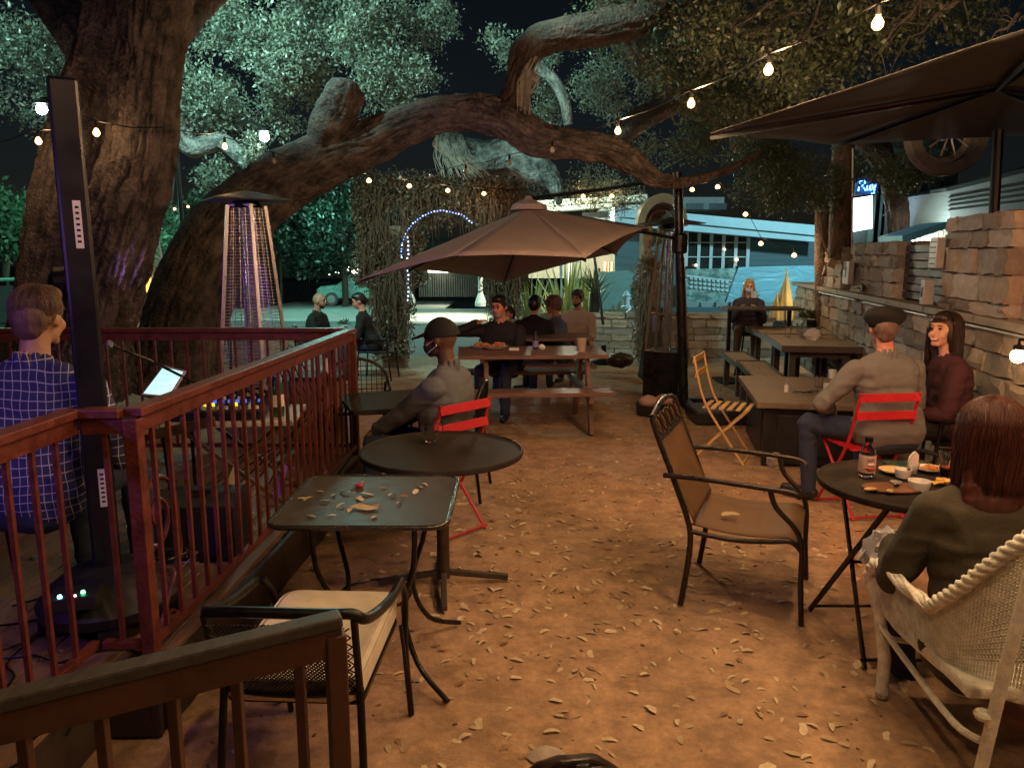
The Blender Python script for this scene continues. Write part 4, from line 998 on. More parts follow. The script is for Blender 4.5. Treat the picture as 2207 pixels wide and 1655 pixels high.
big = canopy('market_umbrella', 'huge dark grey umbrella looming over the upper right corner', D(2150, 182, 4.7),
   [D(1531, 288, 5.0), D(1793, 312, 6.2), D(2400, 285, 6.2), D(2700, 260, 4.8), D(2900, -300, 3.4), D(2420, -80, 2.6), D(2280, 40, 3.1)], UMD, sag=.0, scal=.02)
umb3 = thing('closed_umbrella_pole', 'thin black leaning pole under the right side of the tan umbrella', 'pole')
MB().tube([D(1281, 553, 12.2), D(1300, 700, 12)], .022, 8).build('pole', BLKM, umb3)
MB().lathe([(.2, 0), (.2, .04), (.05, .08), (.04, .3)], (D(1302, 700, 12).x, 12, 0), 16).build('base', BLKM, umb3)

# musician's square mast with stickers
pm = thing('umbrella_mast', 'thick black square umbrella mast with two purple-lit white stickers in front of the trunk', 'umbrella mast')
pb = D(190, 700, 2.85); PMM = mat('mast_black_satin', (.012, .011, .02), .35, .2, .2, 6)
rzm = .5
mb = MB(); mb.box((-1.6, 2.85, (DZ+2.32)/2+.1), (.1, .085, 2.32-DZ-.2), rzm); mb.build('mast', PMM, pm, bev=.012)
u2 = V((math.cos(rzm), math.sin(rzm), 0)); n2_ = V((math.sin(rzm), -math.cos(rzm), 0))
STK = mat('sticker_white', (.62, .6, .66), .5, 0, .1, 30)
for (zc, hh) in ((1.81, .17), (.82, .15)):
    c_ = V((-1.6, 2.85, zc))+n2_*.044+u2*.008
    s_ = MB().box(c_, (.026, .002, hh), rzm).build('sticker', STK, pm)
    for k in range(7): MB().box(c_+n2_*.0015+V((0, 0, (k-3)*hh*.12)), (.012, .001, hh*.05), rzm).build('print', BLKM, s_)
MB().box((-1.6, 2.85, DZ+.05), (.5, .1, .06), .5).build('foot_bar', PMM, pm); MB().box((-1.6, 2.85, DZ+.05), (.1, .5, .06), .5).build('foot_bar', PMM, pm)
vs_ = [(.25, 0), (.26, .04), (.21, .1), (.14, .15), (.08, .17)]
MB().lathe(vs_, (-1.6, 2.85, DZ+.085), 28).build('base_cover', mat('rubber_base', (.012, .012, .013), .6, 0, .3, 12), pm, smooth=40)

# ================= PATIO HEATERS =================
def heater(name, label, loc, rz, m, flame=False, lowpanel=False, top=2.1, z0=.62, rb=.29, rt=.15):
    t = thing(name, label, 'patio heater', loc, rz, 'pyramid patio heaters')
    def cr(z): q = (z-z0)/(top-z0); return rb+(rt-rb)*q
    corners = [(1, 0), (0, 1), (-1, 0), (0, -1)]
    for a, b in corners: MB().bar((a*rb, b*rb, z0), (a*rt, b*rt, top), .026, .026).build('strut', m, t)
    for z in (z0, z0+.45, top): MB().tube([(a*cr(z), b*cr(z), z) for a, b in corners], .01, 4, close=True).build('ring', m, t)
    g = MB(); n = 56
    for i in range(4):
        a, b = corners[i], corners[(i+1) % 4]
        for k in range(1, n):
            z = z0+(top-z0)*k/n; r_ = cr(z)*.97; g.tube([(a[0]*r_, a[1]*r_, z), (b[0]*r_, b[1]*r_, z)], .0024, 3, cap=False)
        for k in range(1, 4):
            q = k/4; g.tube([((a[0]*(1-q)+b[0]*q)*cr(z)*.97, (a[1]*(1-q)+b[1]*q)*cr(z)*.97, z) for z in (z0, top)], .0026, 3, cap=False)
    g.build('grille', m, t)['kind'] = 'stuff'
    lp_ = MB()
    lp_.add([(a*rb*1.06, b*rb*1.06, z) for z in (.02, z0) for a, b in corners], [(i, (i+1) % 4, 4+(i+1) % 4, 4+i) for i in range(4)]+[(3, 2, 1, 0), (4, 5, 6, 7)])
    lp_.build('base_cabinet', BLKM2 if lowpanel else m, t)
    MB().lathe([(.055, z0), (.055, top-.05)], n=16).build('glass_tube', mat('quartz_tube', (.5, .45, .45), .15, 0, .1, 10, trans=.7), t, smooth=60)
    MB().lathe([(.13, top-.02), (.1, top+.03)], n=12).build('burner_cap', BLKM, t)
    w_ = .3; MB().add([(x*w_, y*w_, top+.045) for x, y in ((-1, -1), (1, -1), (1, 1), (-1, 1))]+[(x*w_*1.0, y*w_, top+.035) for x, y in ((-1, -1), (1, -1), (1, 1), (-1, 1))]+[(0, 0, top+.12)],
        [(0, 1, 8), (1, 2, 8), (2, 3, 8), (3, 0, 8), (7, 6, 5, 4), (0, 4, 5, 1), (1, 5, 6, 2), (2, 6, 7, 3), (3, 7, 4, 0)]).build('hood', mat('hood_metal', (.03, .029, .028), .5, .3, .2, 10), t)
    if flame:
        f = [(0.005, z0+.02), (.035, z0+.1), (.042, z0+.4), (.03, z0+.9), (.012, z0+1.2), (.002, top-.15)]
        MB().lathe(f, n=10).build('flame', emit('flame_glow', (1, .32, .05), 9), t, smooth=80)
        lamp('flame_light', (0, 0, z0+.3), 30, (1, .45, .12), .1, parent=t)
    return t
h1 = heater('patio_heater', 'tall pyramid patio heater glowing purple and pink just behind the deck railing', (D(540, 600, 6.35).x, 6.35, 0), .55, STEEL)
h2 = heater('patio_heater', 'pyramid patio heater with dark lower panels behind the umbrella mast', (D(1438, 700, 9.3).x, 9.3, gz(2, 9.3)), .3, mat('heater_gold', (.35, .27, .2), .35, .6, .2, 20), lowpanel=True)
h3 = heater('patio_heater', 'lit patio heater with orange flame seen between the two leaning trunks', (D(322, 600, 11.5).x, 11.5, .0), .6, STEEL, flame=True)
ab = thing('menu_board', 'dark A-frame board leaning at the foot of the mast', 'sign board', tuple(P(1412, 832)), .25)
MB().bar((0, 0, 0), (.06, .16, 1.0), .42, .02, up=(1, 0, 0)).build('panel', BLKM2, ab); MB().bar((.02, .4, 0), (.06, .18, 1.0), .4, .02, up=(1, 0, 0)).build('panel', BLKM2, ab)
MB().bar((.035, .085, .72), (.045, .125, .93), .2, .024, up=(1, 0, 0)).build('sticker', mat('sticker_lilac', (.35, .3, .55), .4, 0, .2, 30), ab)

# ================= STRING LIGHTS =================
BULBON = emit('bulb_lit', (1, .5, .16), 7); BULBL = BULBON; BULBF = BULBON
BP = {1: 17.5, 2: 5.0, 3: 1.6}
BULBOFF = mat('bulb_unlit', (.55, .45, .4), .08, 0, .1, 20, trans=.5)
def bulb_mesh(nm, m, r=.021):
    mb = MB(); mb.lathe([(.006, 0), (r*.62, -.012), (r, -.03), (r*.95, -.046), (r*.55, -.058), (.002, -.062)], n=12); o = mb.build(nm, m, smooth=80); me = o.data; bpy.data.objects.remove(o); return me
BM1 = bulb_mesh('bulb', BULBON, .0245); BM2 = bulb_mesh('bulb', BULBF, .034); BM0 = bulb_mesh('bulb', BULBOFF, .024); BM3 = bulb_mesh('bulb', BULBL, .024)
mb = MB(); mb.lathe([(.008, .045), (.013, .035), (.014, 0), (.009, -.004)], n=8); o = mb.build('socket', BLKM); SOCK = o.data; bpy.data.objects.remove(o)
def strand(label, pts, sag=.06):
    """pts: (point, state) state 0 unlit, 1 lit, 2 far lit, None cable only"""
    t = thing('string_light', label, 'string lights', group='festoon strands over the patio'); path = []
    for i, (p, s) in enumerate(pts):
        path.append(V(p)+V((0, 0, .05)))
        if i < len(pts)-1: path.append((V(p)+V(pts[i+1][0]))/2+V((0, 0, .05-sag*.4)))
        if s is None: continue
        o = bpy.data.objects.new('bulb', [BM0, BM1, BM2, BM3][s]); COL.objects.link(o); o.parent = t; o.location = p
        if s: lamp('bulb_light', V(p)-V((0, 0, .034)), BP[s]*2.9, (1, .6, .29), .04, parent=None)
        so = bpy.data.objects.new('socket', SOCK); COL.objects.link(so); so.parent = o
    MB().tube(path, .0045, 5).build('cable', BLKM, t); return t
Z = 2.7
strand('main festoon strand running from overhead at the right into the distance along the limb', [((2.35, .1, Z), 1), ((2.15, .95, Z), 1), ((1.97, 1.8, Z), 1), ((1.78, 2.62, Z), 1)]+[(P(a, b, Z), s) for a, b, s in ((1893, 33, 1), (1657, 137, 1), (1490, 212, 1), (1332, 273, 1), (1190, 316, 0), (1098, 344, 0), (1004, 364, 0), (928, 374, 0), (863, 378, 0), (755, 377, 0), (660, 363, 0), (620, 368, 0), (575, 370, 0))])
strand('festoon strand of small lit bulbs sweeping low across the middle distance', [(D(484, 308, 7.3), 3), (D(590, 340, 8.0), 0), (P(699, 370, Z), 2), (P(795, 384, Z), 2), (P(882, 396, Z), 2), (P(965, 406, Z), 2), (P(1043, 413, Z), 2), (D(1192, 418, 13), 0), (D(1257, 419, 13), 2), (D(1319, 418, 12.6), 2), (D(1380, 414, 12), 0), (D(1492, 404, 11.6), 2), (D(1547, 398, 11), 2), (D(1607, 457, 11), 2), (D(1640, 520, 10.8), 2), (D(1712, 545, 10.6), 2)], .02)
strand('festoon strand on the left crossing in front of the double trunk', [(D(-60, 330, 6.2), 3), (D(82, 295, 6.2), 3), (D(207, 276, 5.82), 3), (D(352, 290, 5.9), None), (D(484, 300, 7.25), None)])
strand('overhead festoon strand above the near tables, above the frame', [((-1.6, .2, 2.85), 2), ((-.7, .7, 2.85), 2), ((.1, 1.5, 2.8), 1), ((.75, 2.3, 2.78), 1), ((1.2, 2.9, 2.85), 1), ((1.78, 3.1, 2.8), None)])  # strand out of view, assumed for the warm light on the near ground
strand('tiny distant row of bulbs in front of the green-lit tree', [(D(300, 440, 20), None), (D(325, 444, 20), 0), (D(350, 450, 20), 0), (D(376, 448, 20), 2), (D(405, 443, 20), 2)])

# assumed stage light, then added lamps for light whose source is out of sight
sl = thing('assumed_stage_light', 'purple LED stage light on a stand left of the camera', 'stage light', (-2.5, .9, DZ))
MB().lathe([(.07, 0), (.1, .02), (.1, .12), (.06, .16)], (0, 0, 1.5), 20).build('can', DARKPL, sl); MB().tube([(0, 0, 0), (0, 0, 1.5)], .015, 8).build('pole', DARKPL, sl)
lamp('assumed_stage_beam', (-2.45, 1.1, 1.75), 28, (.42, .18, 1), .06, 'SPOT', V((1.1, 3.6, -.15)).to_track_quat('-Z', 'Y').to_euler(), 2.0)
def fill_flood(label, p, tgt, e, col, ang, cat='floodlight'):  # added fill lights; housing and beam invented to brighten foliage and heater
    d = V(tgt)-V(p); t = thing('floodlight', label, cat, p); q = d.to_track_quat('-Z', 'Y'); u_ = d.normalized()
    MB().lathe([(.1, .04), (.13, .03), (.12, .18), (.04, .22)], (0, 0, 0), 16, M=q.to_matrix()).build('housing', BLKM, t)
    lamp('fill_flood_beam', V(p)+u_*.02, e, col, .1, 'SPOT', q.to_euler(), ang)
fill_flood('cool white floodlight above the frame aimed into the left oak crown', (-3.3, 7.3, 4.9), (-2.6, 10.6, 5.1), 1050, (.55, 1, .88), 2.2)
fill_flood('cool white floodlight above the frame aimed at the far limb and right oak crown', (.2, 7.6, 5.0), (1.2, 10.8, 4.4), 170, (.55, 1, .88), 1.8)
fill_flood('purple LED floodlight beside the mast aimed at the tall patio heater', (-3.25, 5.8, 1.5), (-2.2, 6.35, 1.5), 45, (.6, .3, 1), 1.5)
fill_flood('cool white floodlight above the frame aimed at the oak foliage left of the double trunk', (-6.4, 7.2, 4.7), (-5.4, 9.8, 4.4), 330, (.55, 1, .88), 1.7)
lamp('street_fill_light', D(340, 500, 26), 420, (.3, 1, .66), .4)  # this and the next four: bare lamps added as street light
lamp('street_fill_light', D(30, 440, 22), 170, (.3, 1, .6), .4)
lamp('street_fill_light', (9.5, 17, 6.5), 2600, (.4, .85, 1), .4, 'SPOT', V((-2.5, 7, -4)).to_track_quat('-Z', 'Y').to_euler(), 2.0)
lamp('street_fill_light', (-8.5, 35, 3.5), 350, (.3, 1, .85), .3)  # added to brighten the parked car
lamp('street_fill_light', (-5, 27, 6), 1500, (.45, 1, .85), .4)
ih = thing('assumed_infrared_heater', 'wall mounted infrared heater glowing red out of frame at the right', 'heater', (3.0, 1.5, 2.2))  # unseen heater, assumed as source of the red light on the right
MB().box((0, 0, 0), (.12, .7, .1), .2).build('housing', STEEL, ih)
MB().tube([(-.05, -.3, -.06), (-.05, .3, -.06)], .012, 8).build('element', emit('assumed_heater_element', (1, .16, .05), 40), ih)
lamp('assumed_heater_glow', (2.85, 1.6, 2.1), 75, (1, .13, .05), .15, 'SPOT', V((-.5, 3.2, -1.15)).to_track_quat('-Z', 'Y').to_euler(), 1.1)  # red spot added as the beam of the assumed heater
# ================= FURNITURE =================
def face(fx, fy): return math.atan2(-fx, fy)     # yaw that turns local +Y to (fx, fy)
def picnic_table(L=1.46, W=.76, dy=.66):
    t = empty('picnic_table')
    n = 5; w = W/n
    for i in range(n): MB().box((0, -W/2+w*(i+.5), .735), (L, w-.008, .038)).build('plank', TBLWOOD, t, bev=.003)
    for s in (-1, 1):
        for k in (-1, 1): MB().box((0, s*dy+k*.068, .44), (L*.97, .128, .038)).build('bench_plank', TBLWOOD, t, bev=.003)
    for x in (-L*.34, L*.34):
        MB().box((x, 0, .7), (.04, W*.9, .035)).build('batten', TBLWOOD, t)
        MB().box((x, 0, .40), (.04, dy*2+.24, .09)).build('brace', TBLWOOD, t)
        for s in (-1, 1): MB().bar((x+.04, s*.2, .715), (x+.04, s*(dy-.1), .0), .04, .1, up=(0, 1, 0)).build('leg', TBLWOOD, t)
    return t
pt = picnic_table()
tag(pt, 'nearest weathered picnic table with attached benches holding food trays and a tan cup', 'picnic table')
place(pt, (.19, 7.62, -.0), .06, first=True, group='picnic tables')
place(pt, (.3, 9.95, gz(.3, 9.9)), .03, 'second picnic table behind the first, crowded by the seated group', 'picnic tables')
def plank_table(name, L, W, H, n=4, m=LTWOOD, top=.05, leg=DKWOOD):
    t = empty(name); w = W/n
    for i in range(n): MB().box((0, -W/2+w*(i+.5), H-top/2), (L-.02, w-.005, top)).build('plank', m, t, bev=.003)
    fr = MB(); fr.box((0, W/2+.012, H-top/2), (L+.03, .022, top+.02)); fr.box((0, -W/2-.012, H-top/2), (L+.03, .022, top+.02)); fr.box((L/2+.004, 0, H-top/2), (.022, W, top+.02)); fr.box((-L/2-.004, 0, H-top/2), (.022, W, top+.02)); fr.build('edge_trim', leg, t)
    for x in (-L*.36, L*.36):
        for y in (-W*.34, W*.34): MB().box((x, y, (H-top)/2), (.07, .07, H-top)).build('leg', leg, t)
        MB().box((x, 0, H-top-.06), (.05, W*.7, .06)).build('rail', leg, t)
    return t
def rz_of(dx, dy): return math.atan2(dy, dx)
lt1 = plank_table('dining_table', 1.4, .84, .75); tag(lt1, 'near long dark-edged table set with bowls, glasses and a small pot plant by the wall', 'table')
place(lt1, (3.56, 9.05, gz(3.5, 9)), rz_of(.17, 1), first=True, group='long dark tables along the wall')
place(lt1, (3.85, 10.6, gz(3.5, 10.6)+.03), rz_of(.1, 1), 'far long dark-edged table with a single bowl and bottle in front of the bar table', 'long dark tables along the wall')
bn = plank_table('bench', 1.35, .3, .45, 2, top=.04); tag(bn, 'near light-topped dark bench left of the long tables', 'bench')
place(bn, (2.83, 8.6, gz(2.8, 8.6)), rz_of(.16, 1), first=True, group='benches along the long tables')
place(bn, (3.05, 10.05, gz(3, 10)), rz_of(.12, 1), 'far light-topped dark bench left of the long tables', 'benches along the long tables')
place(bn, (4.12, 8.9, gz(4, 8.9)), rz_of(.17, 1), 'bench squeezed between the near long table and the stone wall', 'benches along the long tables')
# low cabinet table
ct = thing('cabinet_table', 'low black panelled fire-pit table with pale cracked stone top beside the man in the beret', 'table', (2.56, 6.6, 0), -.18)
MB().box((0, 0, .515), (.95, 1.4, .05)).build('top', mat('cracked_stone_top', (.27, .19, .13), .5, 0, .45, 5, .6, 12, col2=(.12, .085, .06)), ct, bev=.006)
MB().box((0, 0, .25), (.78, 1.2, .48)).build('cabinet', mat('cabinet_black', (.022, .02, .02), .45, 0, .3, 8), ct, bev=.004)
for (c_, d_) in (((0, -.605, .25), (.6, .02, .34)), ((-.395, 0, .25), (.02, .95, .34))): MB().box(c_, d_).build('panel', MATS['cabinet_black'], ct, bev=.004)
for x in (-.4, .4): MB().box((x*.95, -.59, .25), (.05, .05, .49)).build('corner_post', MATS['cabinet_black'], ct)
st = [(P(1747, 960), 'small pale stone block at the left foot of the cabinet table'), ]
tag(stone_obj := MB().ball(P(1668, 1005)+V((0, 0, .05)), (.07, .05, .07), 10, jit=.25).build('paving_stone', STONE[0]), 'small pale stone propped at the foot of the black cabinet table', 'stone')

def folding_chair(m, H=.84, W=.4, slats=6):
    t = empty('folding_chair'); w = W/2
    for s in (-1, 1):
        MB().tube(smooth_path([(s*w, -.24, H), (s*w, -.17, .6), (s*w, -.1, .44), (s*w, .06, .2), (s*w, .2, 0)], 4), .0105, 6).build('back_leg', m, t, smooth=60)
        MB().tube([(s*(w-.025), .2, .44), (s*(w-.025), -.02, .22), (s*(w-.025), -.22, 0)], .0105, 6).build('front_leg', m, t, smooth=60)
    for k in range(slats): MB().box((0, -.14+k*.34/(slats-1), .452), (W-.03, .036, .012)).build('seat_slat', m, t, bev=.002)
    for z, y in ((H-.03, -.238), (H-.15, -.215)): MB().box((0, y, z), (W+.01, .012, .055), tilt=Matrix.Rotation(-.2, 3, 'X')).build('back_slat', m, t, bev=.003)
    MB().tube([(-w, .19, .012), (w, .19, .012)], .008, 6).build('stretcher', m, t); MB().tube([(-w, -.21, .012), (w, -.21, .012)], .008, 6).build('stretcher', m, t)
    return t
YEL = mat('chair_yellow_wood', (.75, .48, .17), .5, 0, .2, 6, .2, 40, stretch=(1, 1, 6))
yc = folding_chair(YEL, W=.38, H=.88); tag(yc, 'empty yellow wooden folding chair beside the umbrella mast', 'chair'); place(yc, (1.8, 6.3, 0), face(.88, -.42), first=True, group='folding slat chairs')
rc = folding_chair(CHRED); tag(rc, 'bright red folding chair under the man in the black beret', 'chair'); place(rc, (2.37, 4.98, 0), face(-.13, 1), first=True, group='folding slat chairs')
place(rc, (-.45, 4.62, 0), face(-.73, .68), 'red folding chair under the man in the black cap', 'folding slat chairs')

def arm_chair_metal():
    t = empty('metal_armchair'); m = BLKM
    MB().prism([(-.23, -.22), (.23, -.22), (.25, .22), (-.25, .22)], .03, .42).build('seat', m, t, bev=.01)
    arc = [(.27*math.cos(a), -.22-.05*math.sin(a)*1.0, .62+.2*math.sin(a)) for a in np.linspace(0, PI, 15)]
    MB().tube([(.27, .2, .62)]+arc+[(-.27, .2, .62)], .014, 6).build('arm_rail', m, t, smooth=60)
    g = MB()
    for k in range(11):
        x = -.22+k*.044; zt = .62+.2*math.sqrt(max(0, 1-(x/.27)**2)); g.tube([(x, -.22, .45), (x, -.26, zt)], .003, 4)
    for k in range(8):
        z = .48+k*.04; hw = .25*math.sqrt(max(.05, 1-max(0, (z-.62)/.2)**2)) if z > .62 else .25; g.tube([(-hw, -.235, z), (hw, -.235, z)], .003, 4)
    g.build('back_mesh', m, t)
    for sx in (-1, 1):
        MB().tube([(sx*.25, .2, .62), (sx*.25, .22, .42), (sx*.26, .25, 0)], .012, 6).build('leg', m, t); MB().tube([(sx*.25, -.22, .62), (sx*.23, -.22, .42), (sx*.24, -.27, 0)], .012, 6).build('leg', m, t)
    return t
mc = arm_chair_metal(); GRP = 'black metal mesh armchairs'
tag(mc, 'black mesh metal armchair behind the smiling woman at the right edge', 'chair'); place(mc, (3.12, 5.08, 0), face(-.92, .35), first=True, group=GRP)
place(mc, (-.46, 5.35, 0), face(-1, .12), 'black metal armchair just behind the red chair of the man in the cap', GRP)
place(mc, (-1.3, 6.25, 0), face(.2, -1), 'rounded grey-backed metal armchair seen through the far deck railing', GRP)
place(mc, (2.62, 4.05, 0), face(-.3, 1), 'dark metal armchair partly hidden by the red-haired woman', GRP)
place(mc, (-3.05, 11.6, gz(-3, 11.6)), face(1, .1), 'metal chair under the bearded man left of the arch pillar', GRP)
place(mc, (-2.05, 11.5, gz(-2, 11.5)), face(-1, .1), 'metal chair under the grey-haired person against the arch pillar', GRP)
place(mc, (-2.32, 2.75, DZ), face(.2, 1), 'black stage chair under the man in the plaid shirt', GRP)

# brown sling armchair
fw_ = V((.92, -.39)); sc = thing('sling_armchair', 'empty bronze patio armchair with woven sling seat and scrolled top band', 'chair', (1.19, 3.68, 0), face(*fw_))
SLING = mat('sling_mesh', (.17, .09, .04), .55, .1, .25, 6, .5, 260); BRONZ = mat('bronze_frame', (.04, .03, .025), .32, .5, .4, 25)
w = .28
for s in (-1, 1):
    MB().tube(smooth_path([(s*w, -.44, .93), (s*w, -.41, .84), (s*w, -.32, .62), (s*w, -.245, .42), (s*w, -.235, .3), (s*w, -.25, .15), (s*w, -.27, 0)], 4), .0145, 8).build('back_post', BRONZ, sc, smooth=60)
    MB().tube(smooth_path([(s*(w+.02), -.37, .655), (s*(w+.03), -.2, .66), (s*(w+.035), .08, .65), (s*(w+.03), .22, .64), (s*(w+.02), .25, .62)], 4), .0135, 8).build('arm', BRONZ, sc, smooth=60)
    MB().tube(smooth_path([(s*(w+.02), .12, .64), (s*(w+.02), .15, .56), (s*(w+.01), .235, .47), (s*w, .27, .38), (s*w, .275, .2), (s*w, .29, 0)], 4), .013, 8).build('front_leg', BRONZ, sc, smooth=60)
    MB().tube(smooth_path([(s*w, -.245, .385), (s*w, -.05, .37), (s*w, .12, .385), (s*w, .22, .4), (s*w, .27, .36)], 4), .013, 8).build('side_rail', BRONZ, sc, smooth=60)
def strip(path, hw, th=.006, arch_=0):
    mb = MB(); vs = []; nu = 6
    for p in path:
        for k in range(nu+1):
            x = -hw+2*hw*k/nu; vs.append((x, p[1], p[2]-arch_*4*(k/nu)*(1-k/nu)))
    mb.add(vs, [(i*(nu+1)+k, i*(nu+1)+k+1, (i+1)*(nu+1)+k+1, (i+1)*(nu+1)+k) for i in range(len(path)-1) for k in range(nu)]); return mb
q = smooth_path([(0, -.232, .42), (0, -.05, .4), (0, .12, .405), (0, .21, .415), (0, .265, .385)], 5)
o = strip(q, w-.01, arch_=.02).build('sling_seat', SLING, sc, smooth=60); m_ = o.modifiers.new('th', 'SOLIDIFY'); m_.thickness = .006
q = smooth_path([(0, -.225, .43), (0, -.31, .6), (0, -.38, .76), (0, -.398, .81)], 5)
o = strip(q, w-.01).build('sling_back', SLING, sc, smooth=60); m_ = o.modifiers.new('th', 'SOLIDIFY'); m_.thickness = .006
MB().tube([(-w, -.4, .815), (w, -.4, .815)], .01, 6).build('cross_rail', BRONZ, sc)
tp = [(x, -.44-.0*abs(x), .93+.045*(1-(x/w)**2)) for x in np.linspace(-w, w, 11)]; MB().tube(tp, .0135, 8).build('top_rail', BRONZ, sc, smooth=60)
for k in range(5):
    x = -w+.056+k*.112; mb = MB()
    mb.tube([(x+.045*math.cos(a), -.415-.02*math.sin(a), .882+.045*math.sin(a)) for a in np.linspace(0, 2*PI, 17)[:-1]], .005, 5, close=True)
    mb.tube([(x-.03, -.41, .85), (x+.03, -.435, .915)], .0045, 5); mb.tube([(x+.03, -.41, .85), (x-.03, -.435, .915)], .0045, 5); mb.build('lattice', BRONZ, sc)
MB().sheet([(-w+.02, -.402, .83), (w-.02, -.402, .83), (w-.02, -.437, .92), (-w+.02, -.437, .92)], .003).build('top_band', SLING, sc)
lf = bpy.data.objects.new('fallen_leaf', LM[3]); COL.objects.link(lf); lf.location = P(1575, 1110, .41); lf.scale = (1.5, 1.5, 1.5); lf.rotation_euler = (.1, 0, .1)
tag(lf, 'single long curled leaf lying on the sling armchair seat', 'leaf')

def round_top(t, r, z, m, rim=.028):
    MB().lathe([(r-.02, z-.02), (r, z-.022), (r+.004, z-.008), (r, z+.004), (r-.008, z+.006), (r-.014, z), (.02, z-.0005), (.001, z)], n=56).build('tabletop', m, t, smooth=40)
BLT = mat('blackened_tabletop', (.04, .032, .027), .55, 0, .5, 6, .15, 18)
bt = thing('bistro_table', 'round dark folding bistro table crowded with plates at the lower right', 'table', (1.75, 3.2, 0))
round_top(bt, .39, .72, BLT)
for a, (sx) in ((.5, 1), (-.5, 1)):
    pass
for k, (p, q) in enumerate((((-.12, -.2, .7), (-.33, .2, 0)), ((-.16, .16, .7), (-.2, -.2, 0)), ((.16, -.2, .7), (.3, .22, 0)), ((.14, .2, .7), (.28, -.18, 0)))):
    pass
for x in (-.3, .3):
    MB().bar((x*.75, -.25, .7), (x, .27, 0), .022, .012, up=(1, 0, 0)).build('leg', BLKM2, bt); MB().bar((x*.7, .25, .7), (x*.93, -.27, 0), .022, .012, up=(1, 0, 0)).build('leg', BLKM2, bt)
for y, z in ((.25, .03), (-.25, .03)): MB().tube([(-.29, y, z), (.29, y, z)], .007, 6).build('stretcher', BLKM2, bt)
MB().tube([(-.25, 0, .36), (.25, 0, .36)], .007, 6).build('stretcher', BLKM2, bt)
# middle round table
rt_ = thing('round_table', 'round dark metal table with an empty glass jar in the middle of the patio', 'table', (-.36, 3.78, 0))
round_top(rt_, .415, .72, BLT)
MB().lathe([(.034, .03), (.03, .7)], n=16).build('column', mat('column_scuffed', (.1, .08, .065), .4, .5, .4, 20), rt_, smooth=60)
for a in (.1, PI/2+.1, PI+.1, 1.5*PI+.1): MB().bar((.03*math.cos(a), .03*math.sin(a), .06), (.34*math.cos(a), .34*math.sin(a), .02), .03, .03).build('foot', MATS['column_scuffed'], rt_, bev=.004)
MB().lathe([(.09, .69), (.2, .7)], n=16).build('plate', BLKM2, rt_)
jr = thing('glass_jar', 'empty clear glass mug with handle on the round middle table', 'glass', tuple(P(930, 952, .726)), .5)
MB().lathe([(.034, 0), (.037, .005), (.039, .05), (.035, .1), (.037, .115), (.034, .115), (.032, .1), (.035, .05), (.033, .012), (.001, .01)], n=28).build('jar', GLASS, jr, smooth=50)
MB().tube([(.036+.028*math.sin(a), 0, .06+.036*math.cos(a)) for a in np.linspace(0, PI, 12)], .005, 8).build('handle', GLASS, jr, smooth=60)
# rectangular leaf-strewn table
sq = thing('square_table', 'square dark bronze table with rounded corners strewn with dry leaves', 'table', (-.575, 3.0, 0), .0)
BLT.node_tree.nodes['Principled BSDF'].inputs['Specular IOR Level'].default_value = .06
RTM = mat('speckled_dark_top', (.08, .065, .055), .42, .1, .5, 18, .1, 60)
RTM.node_tree.nodes['Principled BSDF'].inputs['Specular IOR Level'].default_value = .1
def rrect(hx, hy, r, n=6):
    o_ = []
    for (cx_, cy_, a0) in ((hx-r, hy-r, 0), (-hx+r, hy-r, PI/2), (-hx+r, -hy+r, PI), (hx-r, -hy+r, 1.5*PI)):
        o_ += [(cx_+r*math.cos(a0+k*PI/2/n), cy_+r*math.sin(a0+k*PI/2/n)) for k in range(n+1)]
    return o_
MB().prism(rrect(.33, .325, .07), .012, .706).build('tabletop', RTM, sq)
MB().tube([(x, y, .712) for x, y in rrect(.334, .329, .072)], .011, 8, close=True).build('rim', mat('rim_metal', (.09, .08, .07), .25, .7, .3, 20), sq, smooth=60)
for sx, sy in ((1, 1), (1, -1), (-1, 1), (-1, -1)):
    MB().tube(smooth_path([(sx*.2, sy*.2, .7), (sx*.19, sy*.19, .5), (sx*.14, sy*.14, .3), (sx*.2, sy*.2, .1), (sx*.33, sy*.32, .01)], 5), .011, 8).build('leg', BLKM2, sq, smooth=60)
MB().tube([(.15*math.cos(a), .15*math.sin(a), .3) for a in np.linspace(0, 2*PI, 21)[:-1]], .007, 6, close=True).build('ring', BLKM2, sq)
lv = [(760, 1050), (745, 1062), (825, 1052), (790, 1065), (845, 1068), (776, 1075), (718, 1068), (700, 1080), (735, 1090), (870, 1070), (905, 1050), (915, 1045), (895, 1060), (690, 1060), (665, 1075), (715, 1112), (670, 1113), (805, 1115), (860, 1085), (650, 1075), (780, 1040), (755, 1100)]
for i, (a, b) in enumerate(lv):
    o = bpy.data.objects.new('fallen_leaf', LM[i % 7]); COL.objects.link(o); o.location = P(a, b, .72); o.rotation_euler = (random.uniform(-.3, .3), random.uniform(-.2, .2), random.uniform(0, 6.3)); s_ = random.uniform(.6, .95); o.scale = (s_,)*3
    fx_ = (o.location.x+.575)/.33; fy_ = (o.location.y-3.0)/.325; zx = 'left' if fx_ < -.3 else ('right' if fx_ > .35 else 'middle'); zy = 'front' if fy_ < -.3 else ('back' if fy_ > .35 else 'centre')
    tag(o, '%s %s oak leaf on the dark square table, %s-%s area' % (['flat', 'curled'][i % 2], ['tan', 'pale', 'brown', 'tan', 'pale', 'pale', 'tan'][i % 7], zy, zx), 'leaf', 'dry leaves strewn over the square table')
big_l = MB().sheet([P(752, 1092, .723), P(775, 1084, .73), P(800, 1090, .724), P(818, 1084, .735), P(815, 1096, .724), P(790, 1100, .724)], .002).build('fallen_leaf', LEAFM[0]); tag(big_l, 'largest crumpled lobed leaf near the centre of the square table', 'leaf')
